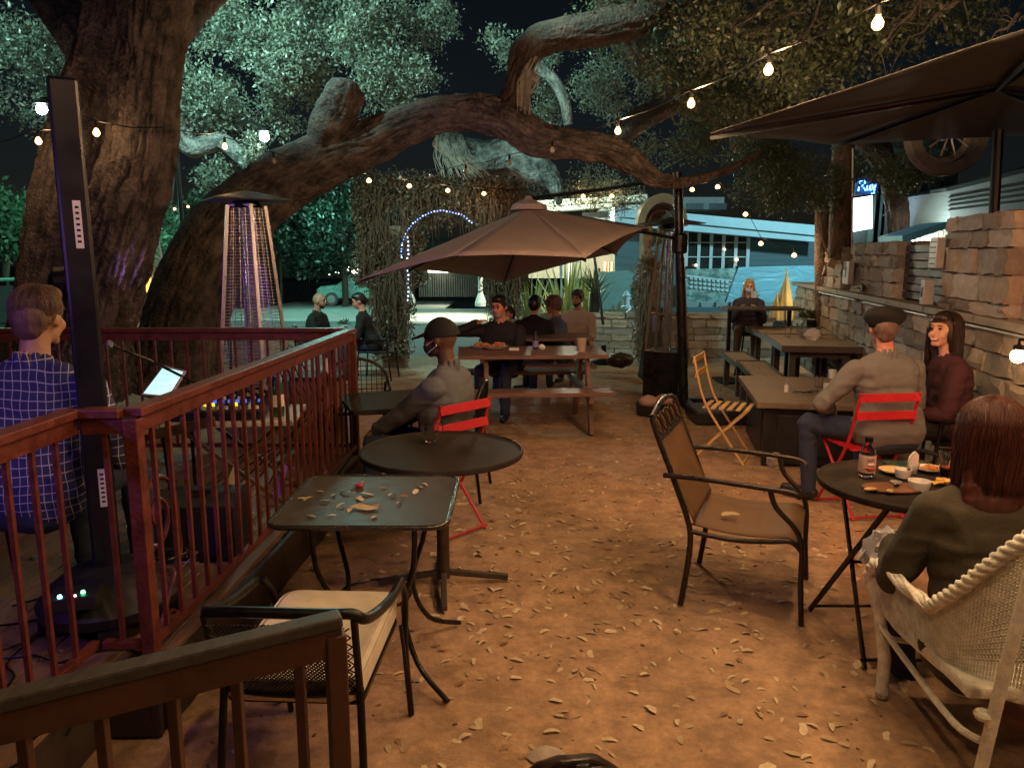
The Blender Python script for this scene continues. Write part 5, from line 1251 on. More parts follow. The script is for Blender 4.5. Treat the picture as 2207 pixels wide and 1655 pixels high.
rd = MB().ball(P(774, 1046, .727), (.018, .012, .01), 8, jit=.3).build('red_scrap', CHRED); tag(rd, 'crumpled bright red scrap on the square table among the leaves', 'litter')
# dark table in front of the man in the cap
dt = thing('square_table', 'plain dark square table in front of the man in the cap and mask', 'table', (-.82, 5.15, 0), .35)
MB().prism(rrect(.33, .33, .03), .025, .7).build('tabletop', BLT, dt); MB().lathe([(.03, .03), (.03, .7)], n=12).build('column', BLKM2, dt)
for a in (0, PI/2, PI, 1.5*PI): MB().bar((0, 0, .05), (.3*math.cos(a), .3*math.sin(a), .02), .03, .03).build('foot', BLKM2, dt)
fs_ = thing('flower_stand', 'small brown side table with a flower vase beyond the far deck railing', 'table', (-1.62, 6.35, 0))
MB().box((0, 0, .35), (.34, .34, .68)).build('cabinet', mat('stand_brown', (.25, .13, .09), .6, 0, .3, 6), fs_, bev=.01); MB().box((0, 0, .7), (.4, .4, .03)).build('top', BLT, fs_)
va = thing('flower_vase', 'white vase of pale yellow flowers seen through the railing', 'vase', (-1.55, 6.3, .716))
MB().lathe([(.03, 0), (.035, .02), (.032, .12), (.036, .14)], n=16).build('vase', WHITEC, va, smooth=50)
fl_ = MB(); sg_ = MB()
for i in range(20):
    a = random.uniform(0, 6.28); r = random.uniform(.02, .12); z = .2+random.uniform(0, .13); p = V((math.cos(a)*r, math.sin(a)*r, z)); sg_.tube([(0, 0, .1), p], .002, 3); fl_.ball(p, .014, 6)
fl_.build('flowers', mat('flower_pale', (.7, .6, .35), .6), va); sg_.build('stems', GRNL, va)

# cushioned chair in the foreground
cc = thing('cushioned_chair', 'foreground black mesh-back patio chair with thick cream seat cushion', 'chair', (-.625, 2.3, 0), face(.05, 1))
cu = MB(); cu.prism(rrect(.205, .29, .06), .085, .425); o = cu.build('seat_cushion', CREAM, cc, bev=.018, smooth=40)
MB().tube([(x, y, .5) for x, y in rrect(.204, .289, .06)], .005, 6, close=True).build('piping', CREAM, o, smooth=60)
MB().prism(rrect(.205, .26, .03), .015, .41).build('seat_pan', BLKM, cc)
hw = .2
top_ = smooth_path([(-.245, .1, .62), (-.24, -.12, .65), (-.225, -.3, .71), (-.12, -.36, .74), (.12, -.36, .74), (.205, -.345, .735), (.235, -.3, .7), (.24, -.05, .63), (.24, .15, .61)], 5)
MB().tube(top_, .016, 8).build('arm_rail', BLKM, cc, smooth=60)
g = MB(); nx_, nz_ = 32, 21
def bp3(u_, v_):   # back sheet
    x = -hw+2*hw*u_; return V((x, -.27-.09*v_-.03*(1-(x/hw)**2), .46+.26*v_-(.02*(abs(x)/hw)**2)*v_))
for k in range(-nz_, nx_+1):
    pts1 = []; pts2 = []
    for s_ in range(0, nz_+1, 3):
        u_ = (k+s_)/nx_; 
        if 0 <= u_ <= 1: pts1.append(bp3(u_, s_/nz_))
        u2_ = (k+nz_-s_)/nx_
        if 0 <= u2_ <= 1: pts2.append(bp3(u2_, s_/nz_))
    if len(pts1) > 1: g.tube(pts1, .0021, 4, cap=False)
    if len(pts2) > 1: g.tube(pts2, .0021, 4, cap=False)
g.build('back_mesh', BLKM, cc)['kind'] = 'stuff'
MB().tube([bp3(u_, 0) for u_ in np.linspace(0, 1, 9)], .009, 6).build('lower_rail', BLKM, cc)
for s in (-1, 1):
    MB().tube([(s*hw, -.27, .46), (s*(hw+.01), -.345, .72)], .011, 8).build('back_post', BLKM, cc); MB().tube([(s*hw, -.27, .47), (s*.22, -.33, 0)], .012, 8).build('leg', BLKM, cc)
    MB().tube(smooth_path([(s*.24, .15, .61), (s*.235, .24, .5), (s*.225, .27, .3), (s*.23, .33, 0)], 4), .012, 8).build('leg', BLKM, cc, smooth=60)
    MB().tube([(s*.225, .2, .42), (s*.228, .3, .14)], .007, 6).build('brace', BLKM, cc)

# white wicker armchair
WIK = mat('white_wicker', (.8, .78, .68), .6, 0, .3, 25, .5, 120); wc = thing('wicker_armchair', 'white wicker barrel armchair with braided rim at the lower right corner', 'chair', (1.70, 2.42, 0), face(.05, 1))
def rimp(t):   # t 0..1 from front left arm round the back to front right
    a = PI*1.0*t; x = -.33*math.cos(a); y = -.05-.36*math.sin(a)**.8 if 0 < t < 1 else -.05
    if t < .12 or t > .88: pass
    z = .56+.47*math.sin(a)**1.4; return V((x, y, z))
rim = [V((-.34, .33, .5)), V((-.345, .27, .56)), V((-.35, .15, .575))]+[rimp(t) for t in np.linspace(0.02, .98, 30)]+[V((.35, .15, .575)), V((.345, .27, .56)), V((.34, .33, .5))]
rs = [V(q) for q in smooth_path([tuple(r) for r in rim], 6)]
MB().tube(rs, .019, 8).build('rim_core', WIK, wc, smooth=60)
for ph in (0, 2*PI/3, 4*PI/3):
    mb = MB(); pts = []
    for i, p in enumerate(rs):
        d = (rs[min(i+1, len(rs)-1)]-rs[max(i-1, 0)]).normalized(); x = d.cross(V((0, 0, 1))).normalized(); y = d.cross(x); a = ph+i*.62
        pts.append(p+(x*math.cos(a)+y*math.sin(a))*.0165)
    mb.tube(pts, .0092, 6).build('braid', WIK, wc, smooth=60)
st_ = MB(); ww = MB(); N_ = 220
low = []
for i in range(N_+1):
    q = i/N_*(len(rs)-1); j = int(q); p = rs[j].lerp(rs[min(j+1, len(rs)-1)], q-j)
    ang_ = math.atan2(p.y+.02, p.x); b = V((p.x*.86, p.y*.8+.01, .36)); low.append(b)
    if i % 2 == 0: st_.tube([p, p.lerp(b, .5)+V((0, 0, 0)), b], .0036, 4, cap=False)
MB().tube(low, .012, 6).build('skirt_band', WIK, wc, smooth=60)
rows = 46
for r in range(1, rows):
    pts = []
    for i in range(0, N_+1, 1):
        q = i/N_*(len(rs)-1); j = int(q); p = rs[j].lerp(rs[min(j+1, len(rs)-1)], q-j); b = low[i]; o_ = (p.lerp(b, r/rows)); nrm = V((o_.x, o_.y+.02, 0)).normalized()
        pts.append(o_+nrm*(.0035*(1 if (i+r) % 2 else -1)))
    ww.tube(pts, .0034, 3, cap=False)
o = st_.build('stakes', WIK, wc); stuff(o); o = ww.build('woven_body', WIK, wc); stuff(o)
MB().prism([(-.29, -.3), (.29, -.3), (.31, .3), (-.31, .3)], .04, .36).build('seat', WIK, wc, bev=.01)
for sx in (-1, 1):
    MB().tube([(sx*.345, .33, .5), (sx*.3, .31, .34), (sx*.27, .3, .16), (sx*.27, .3, 0)], [.022, .022, .024, .022], 10).build('leg', WIK, wc, smooth=60)
    MB().tube([(sx*.2, -.4, .93), (sx*.24, -.36, .4), (sx*.27, -.34, 0)], .019, 10).build('leg', WIK, wc, smooth=60)
    for zz in (.12, .34): MB().lathe([(.021, -.012), (.027, 0), (.021, .012)], (sx*.268, -.345, zz), 10).build('binding', WIK, wc)
    MB().tube(smooth_path([(sx*.3, .3, .3), (sx*.27, .1, .24), (sx*.27, -.2, .22), (sx*.26, -.34, .25)], 4), .012, 6).build('stretcher', WIK, wc)
    MB().lathe([(.022, 0), (.028, .02), (.022, .05)], (sx*.27, .3, 0), 12).build('foot', WIK, wc)
MB().tube([(-.27, .29, .25), (0, .27, .22), (.27, .29, .25)], .011, 6).build('stretcher', WIK, wc)

# high bar table and stool
bar = thing('bar_table', 'tall narrow dark table where the fair-haired woman sits', 'table', (3.62, 11.1, gz(3.6, 11)))
MB().box((0, 0, 1.08), (1.1, .5, .035)).build('top', DKWOOD, bar, bev=.004)
for x in (-.45, .42): MB().box((x, 0, .53), (.05, .05, 1.06)).build('leg', BLKM, bar); MB().box((x, 0, .02), (.3, .5, .03)).build('foot', BLKM, bar)
bst = thing('bar_stool', 'dark stool under the fair-haired woman', 'stool', (3.65, 11.75, gz(3.6, 11.7)))
MB().lathe([(.16, .7), (.17, .72), (.16, .75)], n=20).build('seat', DKWOOD, bst)
for a in range(4): MB().tube([(.1*math.cos(a*PI/2+.7), .1*math.sin(a*PI/2+.7), .7), (.2*math.cos(a*PI/2+.7), .2*math.sin(a*PI/2+.7), 0)], .014, 6).build('leg', BLKM, bst)
cp = thing('cafe_table', 'small round cafe table between the two people left of the arch pillar', 'table', (-2.55, 11.55, gz(-2.5, 11.5)))
round_top(cp, .3, .72, WHITEC); MB().lathe([(.025, .02), (.025, .7)], n=10).build('column', WHITEC, cp); MB().lathe([(.2, 0), (.2, .02), (.03, .05)], n=16).build('base', BLKM, cp)
pp = thing('pot_plant', 'bushy little plant in the middle of the small cafe table', 'plant', (-2.56, 11.6, .725+gz(-2.5, 11.5)))
MB().lathe([(.04, 0), (.05, .08)], n=12).build('pot', BLKM, pp)
mb = MB()
for i in range(60): a = random.uniform(0, 6.3); e = random.uniform(.1, 1.4); d = V((math.cos(a)*math.cos(e), math.sin(a)*math.cos(e), math.sin(e)))*random.uniform(.08, .15); mb.add([V((0, 0, .07))+d*.5, V((.012, 0, .07))+d*.8, V((0, 0, .07))+d, V((-.012, 0, .07))+d*.8], [(0, 1, 2, 3)])
mb.build('leaves', mat('plant_dark_leaf', (.06, .09, .035), .5, 0, .4, 20), pp)
for i, (x, y) in enumerate(((-2.68, 11.45), (-2.42, 11.5))): tag(MB().sheet([(x-.07, y-.05, .73+gz(-2.5, 11.5)), (x+.08, y-.04, .732+gz(-2.5, 11.5)), (x+.07, y+.06, .73+gz(-2.5, 11.5)), (x-.08, y+.05, .732+gz(-2.5, 11.5))], .004).build('menu_sheet', PAPER), ['white menu sheet on the cafe table nearer the bearded man', 'white menu sheet on the cafe table nearer the grey-haired person'][i], 'menu')

# ================= TABLEWARE =================
def bowl(name, label, loc, r, h, m, cat='bowl', ribbed=False):
    t = thing(name, label, cat, tuple(loc)); k = 48
    mb = MB(); prof = [(r*.78, 0), (r*.95, h*.6), (r, h), (r*.93, h), (r*.86, h*.5), (r*.7, h*.15), (.001, h*.12)]
    vs = []
    for a_, (rr, zz) in enumerate(prof):
        for j in range(k): f_ = 1+(.025 if ribbed and a_ < 2 and j % 2 else 0); vs.append((rr*f_*math.cos(2*PI*j/k), rr*f_*math.sin(2*PI*j/k), zz))
    mb.add(vs, [(i*k+j, i*k+(j+1) % k, (i+1)*k+(j+1) % k, (i+1)*k+j) for i in range(len(prof)-1) for j in range(k)]+[tuple(range(k-1, -1, -1)), tuple(range((len(prof)-1)*k, len(prof)*k))])
    mb.build('bowl', m, t, smooth=40); return t
def plate(label, loc, r, m, food=None, name='plate', cat='plate'):
    t = thing(name, label, cat, tuple(loc)); MB().lathe([(r*.6, 0), (r, .012), (r, .016), (r*.62, .006), (.001, .006)], n=32).build('dish', m, t, smooth=40)
    if food:
        mb = MB()
        for i in range(16): a = random.uniform(0, 6.3); q = r*.55*random.random()**.5; mb.ball((math.cos(a)*q, math.sin(a)*q, .014), (random.uniform(.01, .02), random.uniform(.008, .016), .009), 7, jit=.3)
        mb.build('food', food, t)
    return t
zt = .7265
bo = thing('juice_bottle', 'clear glass juice bottle with printed fruit label on the bistro table', 'bottle', tuple(P(1867, 1026, zt)))
MB().lathe([(.03, 0), (.034, .006), (.034, .105), (.03, .125), (.017, .15), (.015, .17), (.013, .17), (.015, .148), (.028, .122), (.031, .1), (.031, .01), (.001, .008)], n=32).build('bottle', GLASS, bo, smooth=50)
MB().lathe([(.03, .012), (.0302, .03), (.0302, .031), (.001, .032)], n=24).build('juice', mat('juice_amber', (.5, .15, .03), .2, 0, .1, 5), bo)
lab_ = MB().lathe([(.0352, .022), (.0356, .025), (.0356, .098), (.0352, .1)], n=32).build('label', mat('bottle_label', (.62, .42, .33), .5, 0, .15, 40), bo, smooth=50)
for k, (a0, z, h, c_) in enumerate(((-2.0, .085, .012, 'label_brown'), (-1.9, .062, .012, 'label_white'), (-1.75, .042, .016, 'label_red'), (-2.25, .045, .012, 'label_red'), (-1.95, .035, .007, 'label_brown'))):
    M_ = mat(c_, {'label_brown': (.2, .09, .06), 'label_white': (.75, .72, .68), 'label_red': (.5, .06, .03)}[c_], .5)
    MB().tube([(.0362*math.cos(a), .0362*math.sin(a), z) for a in np.linspace(a0, a0+.75, 8)], h*.45, 4).build('print', M_, lab_)
MB().lathe([(.0175, .158), (.018, .16), (.018, .178), (.001, .179)], n=20).build('cap', BLKM, bo, smooth=40)
plate('tan tortilla plate behind the fluted ramekins', P(1925, 1018, zt), .062, mat('tortilla', (.6, .42, .2), .7, 0, .2, 30), None)
bowl('ramekin', 'left fluted white ramekin behind the front one', P(1945, 1028, zt), .036, .038, WHITEC, ribbed=True)
bowl('ramekin', 'front fluted white ramekin with grooved side on the bistro table', P(1980, 1055, zt), .045, .04, WHITEC, ribbed=True)
nh = thing('napkin_glass', 'short clear glass stuffed with a folded cream napkin', 'glass', tuple(P(1966, 1026, zt)))
MB().lathe([(.022, 0), (.026, .06), (.024, .06), (.02, .006), (.001, .005)], n=24).build('glass', GLASS, nh, smooth=50)
MB().add([(-.018, 0, .01), (.018, 0, .01), (.024, .004, .06), (.028, .01, .095), (.006, .0, .115), (-.022, -.006, .09), (-.02, 0, .05)]+[(-.018, .012, .01), (.018, .012, .01), (.024, .016, .06), (.022, .02, .092), (.002, .014, .108), (-.02, .008, .085), (-.02, .012, .05)], [tuple(range(7)), tuple(range(13, 6, -1))]+[(i, 7+i, 7+(i+1) % 7, (i+1) % 7) for i in range(7)]).build('napkin', PAPER, nh)
plate('white oval plate of leftover food beside the beer glass', P(2002, 1014, zt), .06, WHITEC, FOOD)
bg_ = thing('beer_glass', 'pint glass of red beer with gold lettering beside the red-haired woman', 'glass', tuple(P(2039, 1030, zt)))
MB().lathe([(.028, 0), (.038, .12), (.036, .12), (.027, .008), (.001, .007)], n=28).build('glass', GLASS, bg_, smooth=50)
MB().lathe([(.0262, .009), (.0305, .05), (.001, .05)], n=24).build('beer', mat('red_beer', (.6, .05, .02), .2, 0, .1, 4), bg_, smooth=50)
for k in range(4): MB().tube([(-.012+k*.009, -.0335-.0016*1, .062), (-.009+k*.009, -.0345, .075), (-.012+k*.009, -.0355, .088)], .0022, 4).build('lettering', mat('gold_print', (.7, .55, .2), .4), bg_)
bowl('sauce_dish', 'small grey dish of black olives in front of the ramekins', P(1930, 1045, zt), .024, .016, mat('grey_ceramic', (.4, .38, .33), .3), ribbed=False)
mb = MB()
for i in range(7): mb.ball(P(1930, 1045, zt+.017)+V((random.uniform(-.012, .012), random.uniform(-.01, .01), 0)), .007, 7)
tag(mb.build('black_olives', mat('olive_black', (.015, .012, .015), .3)), 'black olives heaped in the small grey dish', 'olives')
wb = thing('serving_board', 'brown wooden serving board under the ramekins', 'board', tuple(P(1925, 1052, zt)))
MB().prism([(.13*math.cos(a), .075*math.sin(a)) for a in np.linspace(0, 2*PI, 28)[:-1]], .006, 0).build('board', mat('board_brown', (.2, .09, .05), .4, 0, .4, 6), wb)
for i, (a, b, s_, lab) in enumerate(((1876, 1054, .03, 'long slice of bread at the left end of the serving board'), (1918, 1058, .016, 'small chunk of bread in the middle of the serving board'))):
    tag(MB().ball(P(a, b, zt+.012), (s_, .012, .008), 10, jit=.25).build('bread_slice', BREAD), lab, 'bread')
mb = MB()
for i in range(8):
    c_ = P(2028, 1040, zt+.006)+V((random.uniform(-.03, .03), random.uniform(-.02, .02), random.uniform(0, .02))); a = random.uniform(0, 6.3)
    mb.sheet([c_+V((math.cos(a+k*2.1)*.026, math.sin(a+k*2.1)*.026, random.uniform(-.006, .006))) for k in range(3)], .002)
tag(mb.build('tortilla_chips', mat('chip_yellow', (.7, .42, .1), .6, 0, .3, 30)), 'pile of yellow tortilla chips at the right of the bistro table', 'chips')
tag(MB().bar(P(2015, 1062, zt+.004), P(2036, 1076, zt+.004), .014, .003).build('knife', STEEL), 'silver knife lying at the near edge of the bistro table', 'knife')
tag(MB().box(P(1958, 1000, zt+.004), (.2, .1, .006), .1).build('menu_card', mat('menu_dark_green', (.03, .07, .05), .2, 0, .8, 12)), 'dark glossy card at the back of the bistro table', 'menu')
# cabinet table items
z2 = .542
def shaker(label, loc, m, h=.09): t = thing('salt_shaker', label, 'shaker', tuple(loc)); MB().lathe([(.018, 0), (.02, .05), (.014, .07)], n=14).build('body', m, t, smooth=50); MB().lathe([(.016, .068), (.016, h-.005), (.01, h)], n=14).build('cap', STEEL, t); return t
def cup(label, loc, r=.038, h=.085, m=WHITEC, name='cup', s=1): t = thing(name, label, 'cup', tuple(loc)); MB().lathe([(r*.8, 0), (r, h), (r*.92, h), (r*.72, .008), (.001, .008)], n=22).build('cup', m, t, smooth=50); return t
shaker('white-topped salt shaker on the pale cabinet top', P(1694, 845, z2), WHITEC, .11)
cup('small clear tumbler on the cabinet table', P(1764, 835, z2), m=GLASS, name='tumbler', h=.1)
cup('round white mug on the cabinet table beside the man in the beret', P(1786, 850, z2), .05, .09)
cup('far white cup on the cabinet table', P(1793, 815, z2), .04, .08)
mb = MB()
for i in range(5): a = random.uniform(0, 3); c_ = P(1738, 845, z2+.01)+V((random.uniform(-.05, .05), random.uniform(-.03, .03), 0)); mb.bar(c_-V((math.cos(a)*.08, math.sin(a)*.08, 0)), c_+V((math.cos(a)*.08, math.sin(a)*.08, .01)), .012, .004)
tag(mb.build('cutlery', BLKM2), 'dark jumbled cutlery and keys on the cabinet table', 'cutlery')
# picnic table items
zp = .758
def tray(label, px, n=9, r=.1):
    t = thing('food_tray', label, 'tray', tuple(P(*px, zp))); MB().lathe([(r*.8, 0), (r*1.1, .03), (r*1.05, .03), (r*.7, .006), (.001, .006)], n=20).build('dish', WHITEC, t, smooth=50)
    mb = MB(); [mb.ball((random.uniform(-r, r)*.6, random.uniform(-r, r)*.6, .035), (.03, .024, .018), 8, jit=.3) for _ in range(n)]; mb.build('food', FOOD, t)
tray('left paper-lined basket of food on the nearest picnic table', (1037, 750)); tray('right basket of food in front of the bearded man at the nearest picnic table', (1068, 752), r=.12)
bb = thing('sauce_bottle', 'dark bottle with lilac label on the nearest picnic table', 'bottle', tuple(P(1154, 752, zp)))
MB().lathe([(.03, 0), (.03, .1), (.012, .14), (.012, .18), (.001, .18)], n=16).build('bottle', DARKPL, bb, smooth=50); MB().lathe([(.0305, .02), (.0308, .085)], n=16).build('label', mat('label_lilac', (.35, .3, .6), .5), bb)
tag(MB().ball(P(1168, 748, zp+.03), (.035, .03, .03), 8, jit=.4).build('crumpled_napkin', PAPER), 'crumpled white napkin right of the dark sauce bottle', 'napkin')
cup('tan plastic cup at the right end of the nearest picnic table', P(1253, 758, zp), .05, .13, mat('cup_tan', (.5, .38, .3), .5))
tag(MB().box(P(1108, 752, zp+.012), (.1, .06, .024)).build('small_dish', WHITEC), 'low white dish left of the sauce bottle', 'dish')
# long table items
zl = .71
bowl('bowl', 'wide grey bowl with crumpled napkin on the near long table', P(1743, 725, zl), .14, .08, mat('grey_bowl', (.42, .4, .4), .4))
tag(MB().ball(P(1752, 722, zl+.1), (.09, .07, .07), 9, jit=.5).build('crumpled_napkin', PAPER), 'crumpled paper sitting in the wide grey bowl', 'napkin')
bowl('bowl', 'single pale bowl on the far long table', P(1660, 694, zl-.05), .09, .07, mat('grey_bowl', (.4, .4, .4), .4))
cup('clear tumbler on the near long table left of the bowl', P(1698, 725, zl), .04, .13, GLASS, 'tumbler'); cup('second clear tumbler beside the wide grey bowl', P(1722, 716, zl), .04, .12, GLASS, 'tumbler')
cup('tall clear glass at the right end of the near long table', P(1798, 728, zl), .035, .15, GLASS, 'tumbler')
shaker('dark tall pepper mill on the far long table', P(1691, 698, zl-.05), DKWOOD, .2)
hp = thing('pot_plant', 'dark leafy pot plant on the long table against the wall', 'plant', tuple(P(1748, 705, zl)))
MB().lathe([(.06, 0), (.07, .1)], n=12).build('pot', BLKM, hp)
mb = MB()
for i in range(90): a = random.uniform(0, 6.3); e = random.uniform(0, 1.3); d = V((math.cos(a)*math.cos(e)*1.6, math.sin(a)*math.cos(e), math.sin(e)))*random.uniform(.1, .2); mb.add([V((0, 0, .09))+d*.4, V((.02, 0, .09))+d*.8, V((0, 0, .09))+d, V((-.02, 0, .09))+d*.8], [(0, 1, 2, 3)])
mb.build('leaves', MATS['plant_dark_leaf'], hp)
cup('white mug in front of the fair-haired woman on the bar table', D(1625, 642, 11.05), .045, .09); 
lj = thing('ledge_jar', 'small white jar with a dark plant on the wall ledge near the frost-cloth plants', 'jar', tuple(wp(7.0, -.02, LZ+.01)))
MB().lathe([(.04, 0), (.05, .1), (.04, .1), (.03, .01)], n=14).build('jar', WHITEC, lj); mb = MB(); [mb.tube([(0, 0, .08), (random.uniform(-.1, .1), random.uniform(-.1, .1), .2)], .008, 4) for _ in range(10)]; mb.build('plant', MATS['plant_dark_leaf'], lj)
# rocks in a black pot by the mast
rp = thing('rock_pot', 'low black round tub at the foot of the mast', 'pot', tuple(P(1412, 892)))
MB().lathe([(.2, 0), (.22, .12), (.2, .12), (.18, .05), (.001, .05)], n=24).build('tub', DARKPL, rp, smooth=50)
for i, (dx, dy, s_) in enumerate(((-.08, .0, .1), (.12, .08, .1))): tag(MB().ball(P(1412, 892)+V((dx, dy, .14)), (s_*1.1, s_*.8, s_*.65), 12, jit=.2).build('rock', mat('pink_rock', (.5, .33, .27), .8, 0, .3, 6, .6, 20), smooth=60), ['left tan rock in the black tub', 'right tan rock in the black tub'][i], 'rock')
# bottom edge bag and stone
bgp = thing('leather_bag', 'dark brown leather bag just showing at the bottom edge', 'bag', (.2, 2.165, -.02), .1)
MB().ball((0, 0, .07), (.17, .1, .085), 20, jit=.12).build('body', mat('bag_leather', (.025, .014, .011), .35, 0, .5, 8, .5, 25), bgp, smooth=80)
MB().tube([(-.1, -.02, .14), (-.05, -.03, .17), (.04, -.02, .165), (.1, 0, .13)], .008, 6).build('strap', MATS['bag_leather'], bgp)
tag(MB().ball(P(1180, 1630), (.07, .05, .02), 12, jit=.2).build('flat_stone', STONE[1], smooth=60), 'flat grey stone in the dirt at the bottom centre', 'stone')
# crate & bag behind the picnic table
tag(MB().ball(P(1335, 790)+V((0, 0, .1)), (.22, .15, .12), 14, jit=.25).build('duffel_bag', MATS['bag_leather'], smooth=60), 'dark soft bag on the ground behind the nearest picnic table', 'bag')

# ================= ON THE DECK =================
mt_ = thing('mixer_table', 'white-topped folding table with crossed legs behind the railing', 'table', tuple(V(((P(400, 920, .78)+P(600, 915, .78))/2)[:2]+(0,))) if False else (-1.62, 4.4, DZ), .12)
TH_ = .53
MB().box((0, 0, TH_-.015), (.72, .5, .03)).build('top', mat('folding_top_white', (.6, .57, .6), .45, 0, .1, 8), mt_, bev=.006)
for y in (-.2, .2):
    MB().bar((-.3, y, 0), (.3, y, TH_-.03), .03, .02).build('leg', mat('olive_leg', (.12, .09, .06), .5, .2, .3, 10), mt_); MB().bar((.3, y+.03, 0), (-.3, y+.03, TH_-.03), .03, .02).build('leg', MATS['olive_leg'], mt_)
mx_ = thing('mixing_desk', 'black mixing desk with rows of yellow and white knobs on the folding table', 'mixer', (-1.7, 4.36, DZ+TH_+.002), .12)
MB().add([(-.26, -.18, 0), (.26, -.18, 0), (.26, .18, 0), (-.26, .18, 0), (-.26, -.18, .05), (.26, -.18, .05), (.26, .18, .13), (-.26, .18, .13)], [(3, 2, 1, 0), (4, 5, 6, 7), (0, 1, 5, 4), (1, 2, 6, 5), (2, 3, 7, 6), (3, 0, 4, 7)]).build('desk', mat('mixer_blue_black', (.025, .03, .06), .4, .3, .3, 20), mx_, bev=.006)
KY = emit('knob_yellow', (1, .75, .05), .9, (.8, .65, .05)); KW = mat('knob_white', (.8, .8, .8), .4); KB = emit('knob_blue', (.1, .2, 1), .5, (.05, .12, .5))  # yellow and blue knobs get a weak glow to stay visible
kn = 0
for i in range(12):
    for j in range(7):
        y = -.14+j*.045; z = .05+.08*(y+.18)/.36; m_ = KW if j == 0 else (KY if j == 1 and i % 4 < 2 else (KB if j == 2 else (KW if (i+j) % 2 else DARKPL)))
        MB().lathe([(.0125, 0), (.011, .018), (.001, .019)], (-.23+i*.042, y, z), 7).build('knob', m_, mx_)
for i in range(5): tag(MB().tube(smooth_path([(-1.5+.03*i, 4.5, .93), (-1.5+.04*i, 4.55, 1.05+.03*i), (-1.45+.05*i, 4.6, .95), (-1.35+.02*i, 4.6, .7), (-1.4-.1*i, 4.5, .3)], 5), .004, 5).build('audio_cable', BLKM, smooth=60), 'thin black audio cable looping off the back of the mixing desk', 'cable', 'cables behind the mixing desk')
gb = thing('wine_bottle', 'green glass bottle with silver neck foil standing by the mixing desk', 'bottle', tuple(V((-1.36, 4.33, DZ+TH_))))
MB().lathe([(.037, 0), (.039, .02), (.039, .17), (.015, .22), (.0145, .28), (.001, .28)], n=20).build('bottle', mat('green_glass', (.02, .09, .03), .08, 0, .1, 5, coat=.5), gb, smooth=50)
MB().lathe([(.0165, .235), (.017, .29), (.001, .292)], n=14).build('foil', STEEL, gb); MB().lathe([(.0395, .06), (.0398, .13)], n=20).build('label', PAPER, gb)
tb = thing('tablet', 'glowing tablet showing a lyric sheet on a stand beside the musician', 'tablet')
c0, c1_, c2_, c3_ = D(354, 788, 4.25), D(401, 800, 4.2), D(366, 858, 4.1), D(305, 852, 4.15)
MB().sheet([c0, c1_, c2_, c3_], .012).build('case', mat('tablet_case', (.5, .4, .6), .4), tb)
nrm = (c1_-c0).cross(c3_-c0).normalized(); nrm = nrm if nrm.y < 0 else -nrm
def ins(a, b, c_, d, t, k):
    ct_ = (a+b+c_+d)/4; return [q+(ct_-q)*t+nrm*k for q in (a, b, c_, d)]
scn = MB().sheet(ins(c0, c1_, c2_, c3_, .12, .0065), .002).build('screen', emit('tablet_screen', (.35, .85, .8), 1.3), tb)
q = ins(c0, c1_, c2_, c3_, .12, .009)
for k in range(12):
    t = .1+k*.068; a_ = q[0].lerp(q[3], t); b_ = q[1].lerp(q[2], t); s0 = .08; s1 = random.uniform(.5, .9)
    if k % 4 == 3: continue
    MB().bar(a_.lerp(b_, s0), a_.lerp(b_, s1), .002, .001).build('text_line', mat('text_ink', (.05, .18, .18), .6), scn)
mic = thing('mic_stand', 'black boom microphone stand reaching from the post to the tablet', 'stand')
MB().tube([D(235, 742, 3.9), D(330, 780, 4.1), D(440, 835, 4.25)], .009, 6).build('boom', BLKM2, mic); MB().tube([D(405, 820, 4.22), V((D(405, 820, 4.22).x, 4.22, DZ))], .01, 6).build('pole', BLKM2, mic)
MB().ball(D(236, 741, 3.9), .02, 10).build('microphone', STEEL, mic)
for a in (0, 2.1, 4.2): x = D(405, 820, 4.22).x; MB().tube([(x, 4.22, DZ+.15), (x+.2*math.cos(a), 4.22+.2*math.sin(a), DZ+.01)], .008, 6).build('leg', BLKM2, mic)
ms2 = thing('stand_pole', 'slim black stand pole rising at the left end of the folding table', 'stand', (-1.72, 3.72, DZ))
MB().tube([(0, 0, 0), (-.03, 0, .56)], .009, 8).build('pole', BLKM, ms2); MB().tube([(0, 0, 0), (-.005, 0, .2)], .016, 8).build('sleeve', BLKM, ms2)
sp = thing('speaker_cabinet', 'black speaker cabinet on the deck against the railing', 'speaker', (-1.55, 3.62, DZ), .1)
MB().box((0, 0, .14), (.42, .36, .28)).build('cabinet', mat('speaker_vinyl', (.012, .012, .02), .5, 0, .3, 30, .4, 90), sp, bev=.008); MB().box((0, -.183, .14), (.38, .008, .24)).build('grille', mat('speaker_grille', (.02, .02, .05), .6, .3, .4, 60), sp)
MB().bar((-.06, 0, .3), (.06, 0, .3), .02, .02).build('handle', DARKPL, sp)
for (a, b, h_, c_, m_, lab) in ((1250+0, 0, 0, 0, 0, ''),): pass
for i, (px, y0, m_, lab) in enumerate(((495, 1080, mat('leg_highlight_cream', (.75, .68, .5), .5), 'pale blade-like strip lamp leaning under the folding table'), (602, 1075, mat('leg_highlight_purple', (.35, .15, .9), .4), 'purple-lit blade-like strip leaning under the folding table'))):
    p = D(px, y0, 3.95); q_ = V((p.x-.04, 3.9, DZ+.26))
    tag(MB().sheet([D(px+10, 1000, 3.95), D(px+18, 1005, 3.95), D(px+6, 1060, 3.95), D(px-10, 1085, 3.95), D(px-14, 1060, 3.95)], .008).build('leg_highlight', m_), lab, 'strip')  # thin sheets coloured as the lit flats of the crossed legs
